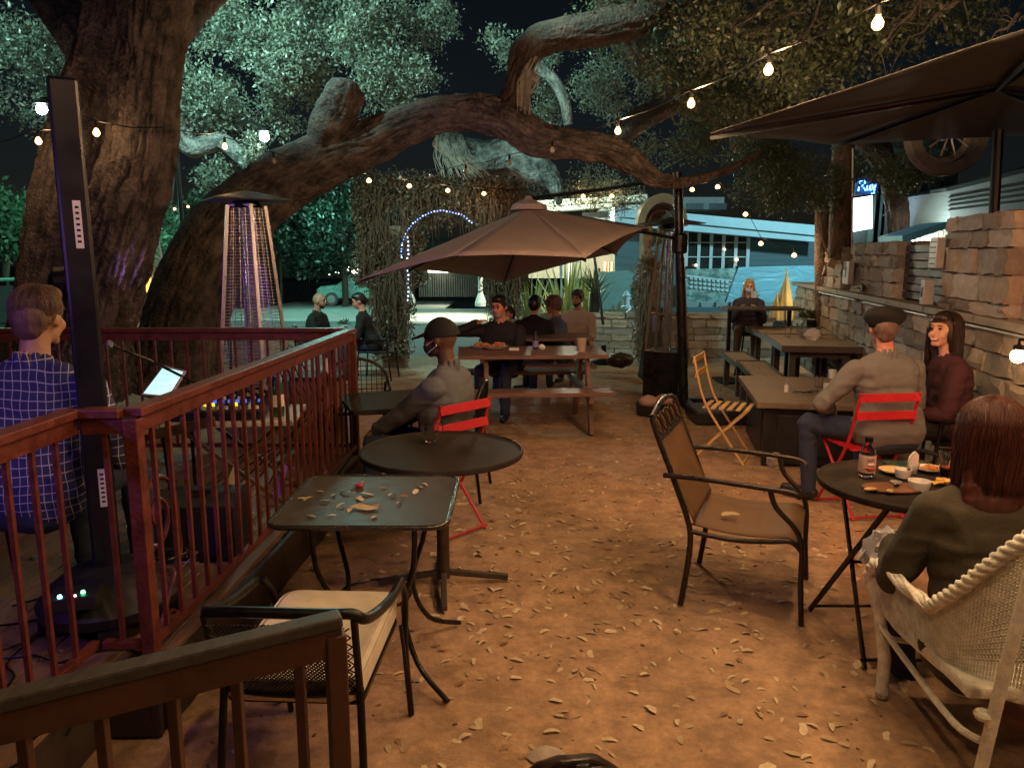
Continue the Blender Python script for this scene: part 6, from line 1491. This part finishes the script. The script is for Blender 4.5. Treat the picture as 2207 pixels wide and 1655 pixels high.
# pedals and cables on the deck
pd = thing('effects_pedal', 'small pedal with glowing blue and green lights on the deck', 'pedal', (-1.95, 2.35, DZ+.0), .3)
MB().box((0, 0, .03), (.16, .12, .05)).build('case', DARKPL, pd, bev=.005)
MB().ball((-.04, -.04, .058), .008, 8).build('led', emit('led_cyan', (.2, .7, 1), 12), pd); MB().ball((.03, -.02, .058), .008, 8).build('led', emit('led_green', (.1, 1, .4), 8), pd); MB().ball((.01, -.045, .058), .005, 8).build('led', emit('led_pink', (1, .3, .4), 6), pd)
pd.location = P(165, 1305, DZ+.19)
for i in range(9):
    c_ = V((random.uniform(-2.3, -1.5), random.uniform(2.1, 4.6), DZ+.008)); pts = [tuple(c_)]
    a = random.uniform(0, 6.3)
    for k in range(9): a += random.uniform(-1, 1.2); c_ = c_+V((math.cos(a), math.sin(a), 0))*.12; c_.x = min(c_.x, -1.36); pts.append((c_.x, c_.y, DZ+.008+.004*(k % 2)))
    zz_ = 'beside the wide base cover' if pts[0][1] < 2.9 else ('beside the speaker cabinet' if pts[0][1] < 3.8 else 'under the folding table'); tag(MB().tube(smooth_path(pts, 4), .0045, 5).build('deck_cable', BLKM, smooth=60), 'loose black cable snaking over the deck boards '+zz_, 'cable', 'loose cables on the deck')
gx = V((-1.52, 3.2, DZ)); wb_ = thing('cable_basket', 'coiled cables in a pale wire basket on the deck beside the corner post', 'basket', tuple(gx))
mb = MB()
for k in range(6): mb.tube([(-.09, -.09+k*.036, .02), (-.09, -.09+k*.036, .12)], .003, 4); mb.tube([(-.09+k*.036, -.09, .02), (-.09+k*.036, -.09, .12)], .003, 4)
for z in (.02, .07, .12): mb.tube([(-.09, -.09, z), (.09, -.09, z), (.09, .09, z), (-.09, .09, z)], .003, 4, close=True)
mb.build('wire_frame', STEEL, wb_)
mb = MB(); pts = [(.07*math.cos(a)+.01*math.sin(3*a), .07*math.sin(a), .13+.006*a/6) for a in np.linspace(0, 22, 90)]; mb.tube(pts, .006, 5); mb.build('coil', BLKM, wb_)
# ================= PEOPLE =================
def nudge(o, mods):
    dg = bpy.context.evaluated_depsgraph_get(); dg.update(); ev = o.evaluated_get(dg)
    me = bpy.data.meshes.new_from_object(ev); old = o.data; o.modifiers.clear(); o.data = me; bpy.data.meshes.remove(old)
class Body:
    def __init__(s): s.mb = MB(); s.caps = []
    def cap(s, a, b, ra, rb=None, reg=0):
        a, b = V(a), V(b); rb = ra if rb is None else rb
        if (b-a).length < 1e-4: b = a+V((0, 0, 1e-3))
        s.mb.ball(a, ra, 12); s.mb.ball(b, rb, 12); s.mb.tube([a, b], [ra, rb], 14)
        s.caps.append((a, b, ra, rb, reg))
    def ell(s, c, r, reg=0, M=None):
        s.mb.ball(c, r, 16, M=M); s.caps.append((V(c)-V((0, 0, .001)), V(c), max(r)*.9, max(r)*.9, reg))
def finish(o, voxel, smooth=5, fac=.5):
    r = o.modifiers.new('r', 'REMESH'); r.mode = 'VOXEL'; r.voxel_size = voxel; r.use_smooth_shade = True
    if smooth: m = o.modifiers.new('s', 'SMOOTH'); m.factor = fac; m.iterations = smooth
    nudge(o, None); return o
def getco(me): a = np.empty(len(me.vertices)*3, np.float32); me.vertices.foreach_get('co', a); return a.reshape(-1, 3).astype(float)
def ik(a, b, l1, l2, pole):
    d = b-a; L = min(d.length, (l1+l2)*.998); u = d.normalized(); c_ = (l1*l1+L*L-l2*l2)/(2*L*l1); c_ = max(-1, min(1, c_))
    p = (pole-u*pole.dot(u)).normalized(); return a+u*l1*c_+p*l1*math.sqrt(1-c_*c_), a+u*L
def hairshape(name, parts, m, parent, voxel=.008, amp=.004, strand=90):
    mb = MB()
    for (c_, r) in parts: mb.ball(c_, r, 14)
    o = mb.build(name, m, parent); finish(o, voxel, 9)
    me = o.data; co = getco(me); no = np.empty(len(me.vertices)*3, np.float32); me.vertices.foreach_get('normal', no); no = no.reshape(-1, 3)
    d = np.array([noise.noise(V((p[0]*strand, p[1]*strand, p[2]*strand*.14)))+.5*noise.noise(V((p[0]*strand*.3, p[1]*strand*.3, p[2]*5))) for p in co])
    me.vertices.foreach_set('co', (co+no*d[:, None]*amp).astype(np.float32).ravel()); me.polygons.foreach_set('use_smooth', [True]*len(me.polygons)); me.update()
    return o
HB = mat('hair_black', (.012, .009, .008), .4, 0, .4, 40, stretch=(1, 1, .15)); HBR = mat('hair_brown', (.03, .015, .01), .4, 0, .4, 40, stretch=(1, 1, .15))
HRD = mat('hair_auburn', (.07, .015, .01), .45, 0, .5, 40, stretch=(1, 1, .12)); HGY = mat('hair_greying_brown', (.17, .1, .08), .55, 0, .45, 60, .4, 90, stretch=(1, 1, .2)); HBL = mat('hair_blond', (.42, .26, .12), .45, 0, .3, 40, stretch=(1, 1, .15)); HGR = mat('hair_grey', (.3, .27, .25), .55, 0, .3, 50)
EYE = mat('eye_dark', (.02, .012, .01), .15); TEETH = mat('teeth', (.8, .76, .7), .3); LIP = mat('lips', (.42, .13, .11), .4)
def cloth(n, c, var=.18, bump=.3, bs=160, **k): return mat(n, c, .82, 0, var, 5, bump, bs, **k)
def person(label, loc, rz, top, pants, skin=SKIN, lean=.06, seat=.47, hands=None, knees=None, feet=None, head=(0, 0), hoff=(0, 0), voxel=.009, s=1.0, side=0, shoulders=.185, belly=0, shoe=None, hair=None, hmat=HB, eyes=True, neckc=None, fold=.0115, smile=False, collar=True, lipm=None, group=None, parts=True, beard=None, sleeve=True):
    t = thing('person', label, 'person', loc, rz, group)
    b = Body(); sh = V((side, lean, .945)); hp = V((0, 0, seat+.07))
    SK, TP, PN, SHO, LP = 0, 1, 2, 3, 4
    # torso: stacked wide capsules
    def lvl(t_): return hp.lerp(sh, t_)
    sp_ = [(-.12, .09, .1, PN), (0, .1, .13, TP), (.14, .095, .128, TP), (.34, .075, .115+belly*.5, TP), (.55, .075, .112+belly, TP), (.75, .09, .112+belly*.5, TP), (.9, .105, .098, TP), (1.0, .11, .07, TP)]
    for (q, hw_, r, reg) in sp_:
        c_ = lvl(q)+V((0, .02*math.sin(q*PI)-.015, 0)); b.cap(c_-V((hw_*1.08, 0, 0)), c_+V((hw_*1.08, 0, 0)), r*1.03, r*1.03, reg)
    for q in np.linspace(.2, .95, 7): c_ = lvl(q); b.cap(c_-V((.07, 0, 0)), c_+V((.07, 0, 0)), .1, .1, TP)
    nb = sh+V((0, -.005, .05)); hc = sh+V((hoff[0], .045+hoff[1], .245)); R = Matrix.Rotation(head[0], 3, 'Z') @ Matrix.Rotation(head[1], 3, 'X')
    b.cap(sh+V((-.12, -.01, .01)), nb, .062, .055, TP); b.cap(sh+V((.12, -.01, .01)), nb, .062, .055, TP)
    def H_(x, y, z): return hc+R @ V((x, y, z))
    b.cap(nb+V((0, 0, .0)), H_(0, -.025, -.05), .056, .05, SK)
    if collar:
        for k in range(10):
            a = k*2*PI/10; b.cap(nb+V((.05*math.cos(a), .05*math.sin(a)-.004, .0)), nb+V((.056*math.cos(a), .056*math.sin(a)-.004, .045-.018*math.sin(a))), .014, .009, TP)
    b.ell(H_(0, -.012, .015), (.076, .097, .1), SK, R); b.ell(H_(0, .03, -.045), (.056, .06, .062), SK, R); b.cap(H_(-.012, .068, -.088), H_(.012, .068, -.088), .02, .02, SK)
    b.cap(H_(0, .088, .012), H_(0, .103, -.024), .0085, .0105, SK); b.cap(H_(-.035, .072, .036), H_(.035, .072, .036), .016, .016, SK)
    for k in (-1, 1): b.ell(H_(k*.077, -.008, -.012), (.011, .019, .031), SK, R); b.ell(H_(k*.036, .06, -.03), (.026, .026, .028), SK, R)
    b.cap(H_(-.02, .09, -.057), H_(.02, .09, -.057), .0085, .0085, LP)
    # arms
    hands = hands or ((-.12, .35, .63), (.12, .35, .63))
    for k, hd in ((-1, hands[0]), (1, hands[1])):
        pole = V((k*.5, -.35, -.9)); hd_ = V(hd[:3])
        if len(hd) > 3: pole = V(hd[3])
        S_ = sh+V((k*shoulders, 0, -.025)); E_, Wr = ik(S_, hd_, .285, .25, pole)
        b.cap(S_, E_, .068, .053, TP); b.cap(E_, S_.lerp(E_, .3), .053, .062, TP); b.cap(E_, E_.lerp(Wr, .93), .052, .038, TP if sleeve else SK); b.cap(E_.lerp(Wr, .9), Wr, .027, .025, SK)
        d = (Wr-E_).normalized(); nr = V((0, 0, -1)) if abs(d.z) < .8 else V((0, 1, 0)); nr = (nr-d*nr.dot(d)).normalized(); sd = d.cross(nr)*(-k)
        pc = Wr+d*.045
        b.cap(Wr+sd*.014, pc+sd*.022, .018, .017, SK); b.cap(Wr-sd*.014, pc-sd*.022, .018, .016, SK); b.cap(Wr, pc, .02, .018, SK)
        for f, (o_, l_) in enumerate(((.031, .033), (.0105, .038), (-.0105, .036), (-.031, .028))):
            k0 = pc+sd*o_+d*.01; k1 = k0+(d*.85+nr*.35).normalized()*l_; k2 = k1+(d*.45+nr*.85).normalized()*l_*.75
            b.cap(k0, k1, .0095, .009, SK); b.cap(k1, k2, .0088, .0078, SK)
        th = Wr+d*.015+sd*.026; t1_ = th+(d*.6+sd*.75+nr*.2).normalized()*.035; b.cap(th, t1_, .0125, .011, SK); b.cap(t1_, t1_+(d*.9+sd*.1+nr*.3).normalized()*.028, .0105, .0085, SK)
    knees = knees or ((-.14, .42, seat+.06), (.14, .42, seat+.06)); feet = feet or ((-.14, .44, .08), (.14, .44, .08))
    for k, kn_, ft in ((-1, knees[0], feet[0]), (1, knees[1], feet[1])):
        hj = hp+V((k*.1, 0, -.02)); kn_ = V(kn_); ft = V(ft); b.cap(hj, kn_, .09, .062, PN); b.cap(kn_, ft, .06, .045, PN)
        fd = V(((kn_-hj).x, (kn_-hj).y, 0)).normalized(); b.cap(ft+V((0, 0, -.035)), ft+V((0, 0, -.03))+fd*.16, .042, .036, SHO); b.cap(ft+V((0, 0, -.03))-fd*.03, ft+V((0, 0, -.03)), .038, .04, SHO)
    shoe = shoe or DARKPL
    o = b.mb.build('body', [skin, top, pants, shoe, lipm or LIP], t); finish(o, voxel, 3 if voxel < .008 else 2)
    me = o.data; co = getco(me); best = np.full(len(co), 1e9); reg = np.zeros(len(co), int)
    for (a, c_, ra, rb, rg) in b.caps:
        a_, c2 = np.array(a), np.array(c_); ab = c2-a_; tt = np.clip(((co-a_) @ ab)/(ab @ ab), 0, 1); dd = np.linalg.norm(co-a_-tt[:, None]*ab, axis=1)-(ra+(rb-ra)*tt)
        m_ = dd < best; best[m_] = dd[m_]; reg[m_] = rg
    hcn = np.array(hc); inhead = np.linalg.norm(co-hcn, axis=1) < .125; fix = inhead & (co[:, 2] > nb.z+.03) & (reg != LP); reg[fix] = SK
    no = np.empty(len(co)*3, np.float32); me.vertices.foreach_get('normal', no); no = no.reshape(-1, 3)
    d = np.zeros(len(co)); idx = np.where((reg == TP) | (reg == PN))[0]
    for i in idx:
        p = co[i]; q = V((p[0]*6+p[2]*3, p[1]*6, p[2]*8-p[0]*3)); q = q+V((noise.noise(q*.6)*1.3, noise.noise(q*.6+V((7, 0, 0)))*1.3, 0)); d[i] = (1-abs(noise.noise(q))*2.6)*.8*(.5+noise.noise(q*.4+V((3, 3, 3))))+noise.noise(q*2.7)*.25
    d[idx] = d[idx]*fold+.004
    me.vertices.foreach_set('co', (co+no*d[:, None]).astype(np.float32).ravel())
    for q in (skin, top, pants, shoe, lipm or LIP):
        if q.name not in [x.name for x in me.materials if x]: me.materials.append(q)
    names = [x.name if x else '' for x in me.materials]; lut = [names.index(q.name) for q in (skin, top, pants, shoe, lipm or LIP)]
    lp_ = np.empty(len(me.loops), np.int32); me.loops.foreach_get('vertex_index', lp_); ls = np.empty(len(me.polygons), np.int32); me.polygons.foreach_get('loop_start', ls)
    me.polygons.foreach_set('material_index', np.array(lut, np.int32)[reg[lp_[ls]]]); me.polygons.foreach_set('use_smooth', [True]*len(me.polygons)); me.update()
    if eyes:
        for k in (-1, 1): MB().ball(H_(k*.031, .0835, .014), (.0125, .0075, .0075), 10, M=R).build('eye', EYE, t, smooth=80)
        for k in (-1, 1): MB().tube([H_(k*.046, .083, .034), H_(k*.03, .091, .04), H_(k*.016, .09, .036)], .0035, 5).build('eyebrow', hmat, t)
    if smile: MB().tube([H_(-.022, .089, -.051), H_(-.01, .0965, -.058), H_(.01, .0965, -.058), H_(.022, .089, -.051)], .0052, 6).build('teeth', TEETH, t)
    if beard: hairshape('beard', [(H_(0, .055, -.08), .042), (H_(-.04, .035, -.06), .03), (H_(.04, .035, -.06), .03), (H_(0, .09, -.045), (.026, .012, .008))], beard, t, voxel, .003)
    if hair: hair(t, H_, R, sh, nb)
    t['_hc'] = 0; del t['_hc']
    t.scale = (s, s, s)
    return t, H_, R
def strands(t, H_, m, r, n, fall, seed=1, gapf=.75, rr=.0011, kmax=1.9, wav=.006):
    rn = random.Random(seed); mb = MB()
    for _ in range(n):
        az = rn.uniform(gapf, 2*PI-gapf)+PI/2; a0 = rn.uniform(.02, 1.5); a1 = min(kmax, a0+(rn.uniform(.5, .9) if not fall else 9)); 
        if fall: a1 = PI/2
        pts = []; k = 6; ph = rn.uniform(0, 6.3); sc = 1+rn.uniform(-.01, .035)
        if a0 > a1-.15: a0 = a1-.3
        for i in range(k+1):
            a = a0+(a1-a0)*i/k; zz = az+.03*math.sin(ph+i*.7)
            pts.append(H_(r[0]*sc*math.sin(a)*math.cos(zz), -.022+r[1]*sc*math.sin(a)*math.sin(zz), .035+r[2]*sc*math.cos(a)))
        if fall:
            x0 = r[0]*sc*math.cos(az); y0 = -.022+r[1]*sc*math.sin(az); L = fall*rn.uniform(.85, 1.05)
            for i in range(1, 7):
                q = i/6; pts.append(H_(x0*(1+.05*math.sin(q*3))+wav*math.sin(ph+q*5), y0*(1-.12*q)-.01*q+wav*math.cos(ph+q*4), .035-L*q))
        mb.tube(pts, [rr]*(len(pts)-1)+[rr*.3], 3, cap=False)
    o = mb.build('hair_strands', m, t, smooth=180); o['kind'] = 'stuff'; return o
def short_hair(m, amp=.004, vox=.008, full=1.0, back=True, st=0):
    def f(t, H_, R, sh, nb):
        ps = [(H_(0, -.022, .04), (.084*full, .1*full, .088*full)), (H_(0, -.06, .0), (.078*full, .068, .085)), (H_(0, .03, .085), (.068, .055, .04)), (H_(.055, -.02, .02), (.03, .06, .06)), (H_(-.055, -.02, .02), (.03, .06, .06))]
        if back: ps.append((H_(0, -.07, -.05), (.06, .04, .045)))
        hairshape('hair', ps, m, t, vox, amp)
        if st: strands(t, H_, m, (.086*full, .103*full, .09*full), st, 0, gapf=.5, kmax=2.3)
    return f
def long_hair(m, length=.38, vox=.009, w=1.0, side=(0, 0), st=0, gapf=.75):
    def f(t, H_, R, sh, nb):
        ps = [(H_(0, -.022, .035), (.088*w, .106*w, .095)), (H_(0, -.07, -.03), (.082*w, .065, .11)), (H_(0, .025, .088), (.07, .06, .04))]
        n = int(length/.04)
        for k in range(n+1):
            q = k/n; z = -.05-length*q
            ps.append((H_(side[0]*q, -.07-.02*q+side[1]*q, z), (.092*w*(1+.1*q), .05, .06)))
            for sx in (-1, 1): ps.append((H_(sx*.06*w*(1+.12*q)+side[0]*q, -.05+side[1]*q, z), (.04*w, .045, .06)))
        for sx in (-1, 1): ps.append((H_(sx*.075, .0, -.02), (.022, .05, .08))); ps.append((H_(sx*.078, -.02, -.1), (.024, .04, .07)))
        hairshape('hair', ps, m, t, vox, .0022, 150)
        if st: strands(t, H_, m, (.098*w, .115*w, .1), st, length+.05, gapf=gapf)
    return f
def hat_dome(t, H_, R, m, brim=True, z=.022, r=(.09, .112, .108)):
    mb = MB(); vs = []; n = 24; m2 = 7
    for i in range(m2+1):
        a = PI/2*i/m2
        for j in range(n): b_ = 2*PI*j/n; vs.append(H_(r[0]*math.cos(a)*math.cos(b_), -.015+r[1]*math.cos(a)*math.sin(b_), z+r[2]*math.sin(a)-.008*math.cos(a)))
    mb.add(vs, [(i*n+j, i*n+(j+1) % n, (i+1)*n+(j+1) % n, (i+1)*n+j) for i in range(m2) for j in range(n)]+[tuple(range(n-1, -1, -1))]); o = mb.build('cap', m, t, smooth=60)
    if brim:
        mb = MB(); pts = []; 
        for k in range(13): a = PI*k/12; pts.append((math.cos(a)*.075, .07+math.sin(a)*.11, .045-.035*math.sin(a)-.012*abs(math.cos(a))))
        k = len(pts); mb.add([H_(*p) for p in pts]+[H_(p[0], p[1], p[2]+.012) for p in pts], [tuple(range(k-1, -1, -1)), tuple(range(k, 2*k))]+[(i, (i+1) % k, k+(i+1) % k, k+i) for i in range(k)]); mb.build('brim', m, o)
    return o
def mask(t, H_, R, m, loops=True):
    MB().ball(H_(0, .05, -.05), (.062, .062, .05), 14, M=R).build('face_mask', m, t, smooth=80)
    if loops:
        for k in (-1, 1): MB().tube([H_(k*.058, .07, -.03), H_(k*.08, .0, .0), H_(k*.085, -.012, -.035), H_(k*.06, .06, -.075)], .0028, 6).build('ear_loop', PAPER, t)

# plaid cloth
def plaid():
    m, t, b = nodes('plaid_shirt'); L = t.links; N = t.nodes.new; tc = N('ShaderNodeTexCoord'); sp = N('ShaderNodeSeparateXYZ')
    n0 = N('ShaderNodeTexNoise'); n0.inputs['Scale'].default_value = 4; mxv = N('ShaderNodeMix'); mxv.data_type = 'VECTOR'; mxv.inputs[0].default_value = .05
    L.new(tc.outputs['Object'], n0.inputs[0]); L.new(tc.outputs['Object'], mxv.inputs[4]); L.new(n0.outputs['Color'], mxv.inputs[5]); L.new(mxv.outputs[1], sp.inputs[0])
    def line(src, s_, w_):
        a = N('ShaderNodeMath'); a.operation = 'MULTIPLY'; L.new(src, a.inputs[0]); a.inputs[1].default_value = s_
        f = N('ShaderNodeMath'); f.operation = 'FRACT'; L.new(a.outputs[0], f.inputs[0]); c_ = N('ShaderNodeMath'); c_.operation = 'LESS_THAN'; L.new(f.outputs[0], c_.inputs[0]); c_.inputs[1].default_value = w_; return c_.outputs[0]
    ad = N('ShaderNodeMath'); ad.operation = 'ADD'; L.new(sp.outputs[0], ad.inputs[0])
    q = N('ShaderNodeMath'); q.operation = 'MULTIPLY'; L.new(sp.outputs[1], q.inputs[0]); q.inputs[1].default_value = .8; L.new(q.outputs[0], ad.inputs[1])
    l1 = line(ad.outputs[0], 32, .1); l2 = line(sp.outputs[2], 32, .1)
    mx = N('ShaderNodeMath'); mx.operation = 'MAXIMUM'; L.new(l1, mx.inputs[0]); L.new(l2, mx.inputs[1])
    c = N('ShaderNodeMix'); c.data_type = 'RGBA'; L.new(mx.outputs[0], c.inputs[0]); c.inputs[6].default_value = (.035, .045, .15, 1); c.inputs[7].default_value = (.5, .5, .62, 1)
    L.new(c.outputs[2], b.inputs['Base Color']); b.inputs['Roughness'].default_value = .85; return m
PLAID = plaid(); JEANS = cloth('dark_jeans', (.03, .045, .09)); BLKC = cloth('black_cloth', (.009, .0085, .0095), .3)
# 1 musician
p1, H_, R = person('greying man in navy plaid shirt with back to camera playing on the deck', (-1.93, 2.92, DZ-.03), face(.18, 1), PLAID, JEANS, SKIN, lean=.1, head=(.12, -.12), hands=((-.16, .38, .72), (.2, .36, .68)), voxel=.008, shoulders=.215, belly=.02, s=1.04, hair=short_hair(HGY, .004, .006, .98, st=1500), hmat=HGY, fold=.012)
gt = thing('guitar', 'dark acoustic guitar on the lap of the plaid-shirted musician', 'guitar', (-1.95, 3.32, 0))
MB().prism([(.17*math.cos(a)*(1+.18*math.cos(2*a)), .13*math.sin(a)*(1-.1*math.cos(3*a))) for a in np.linspace(0, 2*PI, 30)[:-1]], .09, 0).build('body', DKWOOD, gt, bev=.01); gt.rotation_euler = (PI/2-.1, 0, 0); gt.location = (-1.95, 3.4, .86)
MB().bar((.15, 0, .08), (.62, .1, .08), .045, .02).build('neck', DKWOOD, gt)
# 2 man in cap and mask
GHOOD = cloth('grey_hoodie', (.115, .12, .14), .12)
def caphair(t, H_, R, sh, nb): hat_dome(t, H_, R, BLKC); mask(t, H_, R, cloth('dark_mask', (.03, .03, .045), .1))
p2, H_, R = person('man in black cap, face mask and grey jacket on the middle red chair', (-.42, 4.66, -.03), face(-.95, .32), GHOOD, JEANS, SKIN3, lean=-.02, head=(.0, -.12), hands=((-.1, .42, .62), (.1, .4, .6)), voxel=.008, belly=.03, shoulders=.21, s=1.03, hair=caphair, eyes=True)
# 3 beret man
GSW = cloth('grey_knit', (.17, .165, .16), .1)
def beret(t, H_, R, sh, nb):
    short_hair(HGY, .002, .007, .97)(t, H_, R, sh, nb)
    prof = [(.086, .0), (.098, .02), (.128, .06), (.13, .085), (.1, .118), (.05, .135), (.001, .138)]
    MB().lathe([(r_, z-.0) for r_, z in prof], H_(0, -.02, .0), 28, M=R @ Matrix.Rotation(-.12, 3, 'X')).build('beret', BLKC, t, smooth=80)
SKR = mat('skin_ruddy', (.6, .25, .17), .5, 0, .12, 20)
p3, H_, R = person('man in black beret and taupe sweater seated with his back to the camera', (2.5, 4.95, 0), face(-.2, 1), GSW, JEANS, SKR, lean=.07, head=(-.35, -.05), hands=((-.22, .3, .62, (-1, -.1, -.6)), (.18, .33, .66)), knees=((-.36, .32, .53), (.14, .42, .53)), feet=((-.34, .3, .08), (.16, .45, .08)), voxel=.008, shoulders=.21, s=1.03, hair=beret, eyes=False, fold=.013)
# 4 smiling woman
MAR = cloth('maroon_fleece', (.05, .01, .017), .2)
def smh(t, H_, R, sh, nb): long_hair(HBR, .36, .008, 1.04, st=1200, gapf=1.15)(t, H_, R, sh, nb); MB().ball(H_(-.084, -.0, -.045), .007, 8).build('earring', WHITEC, t)
p4, H_, R = person('smiling dark-haired woman in maroon jacket facing the man in the beret', (3.07, 5.2, 0), face(-.85, .15), MAR, BLKC, mat('skin_warm', (.62, .33, .23), .45, 0, .1, 20), lean=.06, head=(.62, .03), hands=((-.1, .34, .62), (.06, .37, .63)), voxel=.0068, shoulders=.17, s=1.0, hair=smh, hmat=HBR, smile=True)
# 5 red haired woman in wicker chair
OLV = cloth('olive_jacket', (.045, .035, .02), .25)
p5, H_, R = person('auburn-haired woman in olive jacket seen from behind in the wicker chair', (1.64, 2.42, -.1), face(.1, 1), OLV, cloth('navy_trousers', (.02, .022, .05)), SKIN, lean=.1, seat=.42, head=(-.25, -.1), hands=((-.2, .38, .7, (-.5, -.4, -1)), (.2, .35, .6)), knees=((-.2, .4, .5), (.14, .42, .5)), feet=((-.05, .5, .07), (.16, .48, .07)), voxel=.008, shoulders=.18, s=1.0, shoe=mat('boot_leather', (.16, .05, .025), .4, 0, .3, 12), hair=long_hair(HRD, .17, .008, 1.08, st=2200), hmat=HRD, eyes=False)
pbag = thing('plastic_bag', 'crumpled translucent white plastic bag held by the auburn-haired woman', 'bag', (1.47, 2.84, .55))
mb = MB(); mb.ball((0, 0, 0), (.075, .06, .085), 22, jit=.55); o = mb.build('bag', mat('plastic_film', (.75, .75, .8), .25, 0, .05, 10, trans=.35), pbag, smooth=30)
MB().add([(-.07, 0, .02), (.02, .02, .05), (.05, -.01, -.09), (-.02, -.02, -.12), (-.1, .01, -.03)]+[(-.07, .01, .025), (.02, .03, .055), (.05, 0, -.085), (-.02, -.01, -.115), (-.1, .02, -.025)], [(0, 1, 2, 3, 4), (9, 8, 7, 6, 5)]+[(i, 5+i, 5+(i+1) % 5, (i+1) % 5) for i in range(5)]).build('flap', MATS['plastic_film'], pbag)
# 6 bearded man at picnic table
p6, H_, R = person('bearded man in glasses and black sweater raising his hand at the nearest picnic table', (-.1, 8.32, -.03), face(-.25, -1), BLKC, JEANS, SKR, lean=.1, head=(-.25, -.2), hands=((-.1, .38, .8), (.22, .22, 1.02, (1, -.1, -.7))), voxel=.01, shoulders=.21, belly=.03, hair=short_hair(HB, .004, .009), beard=HGR, s=1.0)
for k in (-1, 1): MB().tube([H_(k*.032+.018*math.cos(a), .1, .014+.015*math.sin(a)) for a in np.linspace(0, 2*PI, 13)[:-1]], .0025, 4, close=True).build('glasses', BLKM, p6)
# 7-10 group behind
LIL = cloth('lilac_stripe', (.45, .3, .42), .3); WSW = cloth('cream_sweater', (.5, .42, .33), .12); DEN = cloth('denim_jacket', (.1, .13, .22), .25)
zg = gz(.3, 10.6)+.04
def mh(hm, mm): 
    def f(t, H_, R, sh, nb): short_hair(hm, .004, .011)(t, H_, R, sh, nb); mask(t, H_, R, mm, False)
    return f
person('person in lilac striped top and white face mask just behind the bearded man', (.02, 10.3, zg-.12), face(-.7, -.6), LIL, JEANS, SKIN, head=(.1, -.05), voxel=.012, shoulders=.165, hair=mh(HBR, PAPER), s=.95)
person('person in black hooded coat with back turned between the lilac top and the denim jacket', (.28, 10.1, zg-.05), face(.25, 1), BLKC, JEANS, SKIN, head=(0, -.1), voxel=.013, shoulders=.2, hair=short_hair(HB, .004, .012, 1.08), eyes=False)
p9, H_, R = person('person with bushy brown hair and denim jacket resting chin on hand', (.66, 10.5, zg-.08), face(-.9, -.3), DEN, JEANS, SKIN2, head=(0, -.1), hands=((-.1, .3, .95), (.12, .3, .78)), voxel=.012, shoulders=.18, hair=short_hair(HGY, .012, .012, 1.25))
person('man with dark hair and cream sweater facing the camera across the second table', (.98, 11.2, zg-.02), face(-.35, -1), WSW, JEANS, SKIN2, head=(-.1, -.1), voxel=.012, shoulders=.2, hair=short_hair(HB, .006, .012, 1.1), beard=HB)
# 11 woman at bar table
def blonde(t, H_, R, sh, nb): long_hair(HBL, .26, .012)(t, H_, R, sh, nb); mask(t, H_, R, cloth('pale_mask', (.45, .4, .5), .1), False)
person('fair-haired woman with loose pale mask in a dark coat sitting at the tall bar table', (3.63, 11.72, gz(3.6, 11.7)+.27), face(-.35, -1), cloth('plum_black_coat', (.035, .022, .035)), cloth('brown_trousers', (.09, .06, .045)), SKIN, head=(.15, -.1), hands=((-.12, .3, .86), (.1, .3, .86)), feet=((-.14, .3, .1), (.14, .3, .1)), knees=((-.12, .34, .5), (.12, .34, .5)), voxel=.012, shoulders=.175, hair=blonde, hmat=HBL, s=.96)
# 12-13 couple at the cafe table
person('bald bearded man in dark shirt at the cafe table left of the arch pillar', (-3.02, 11.6, gz(-3, 11.6)), face(1, -.15), BLKC, cloth('stone_trousers', (.18, .14, .11)), SKIN2, head=(.0, -.15), voxel=.013, shoulders=.2, belly=.03, beard=HBR, hmat=HBR, hands=((-.08, .32, .74), (.1, .3, .74)))
def capdark(t, H_, R, sh, nb): short_hair(HB, .004, .012)(t, H_, R, sh, nb)
person('short-haired person in black coat leaning over the cafe table against the arch pillar', (-2.1, 11.5, gz(-2, 11.5)), face(-1, -.15), BLKC, JEANS, SKR, lean=.16, head=(0, -.35), voxel=.013, shoulders=.185, hands=((-.12, .42, .78), (.1, .34, .68)), hair=capdark)
# 14 dark figure at far left edge
person('standing person in black at the far left edge beside the trunk', (-4.25, 6.0, .02), face(.3, 1), BLKC, BLKC, SKR, seat=.75, lean=0, feet=((-.1, .02, .08), (.1, .05, .08)), knees=((-.1, .06, .45), (.1, .1, .45)), hands=((-.2, .1, .75), (.2, .1, .75)), voxel=.014, hair=short_hair(HB, .004, .012), s=1.0)
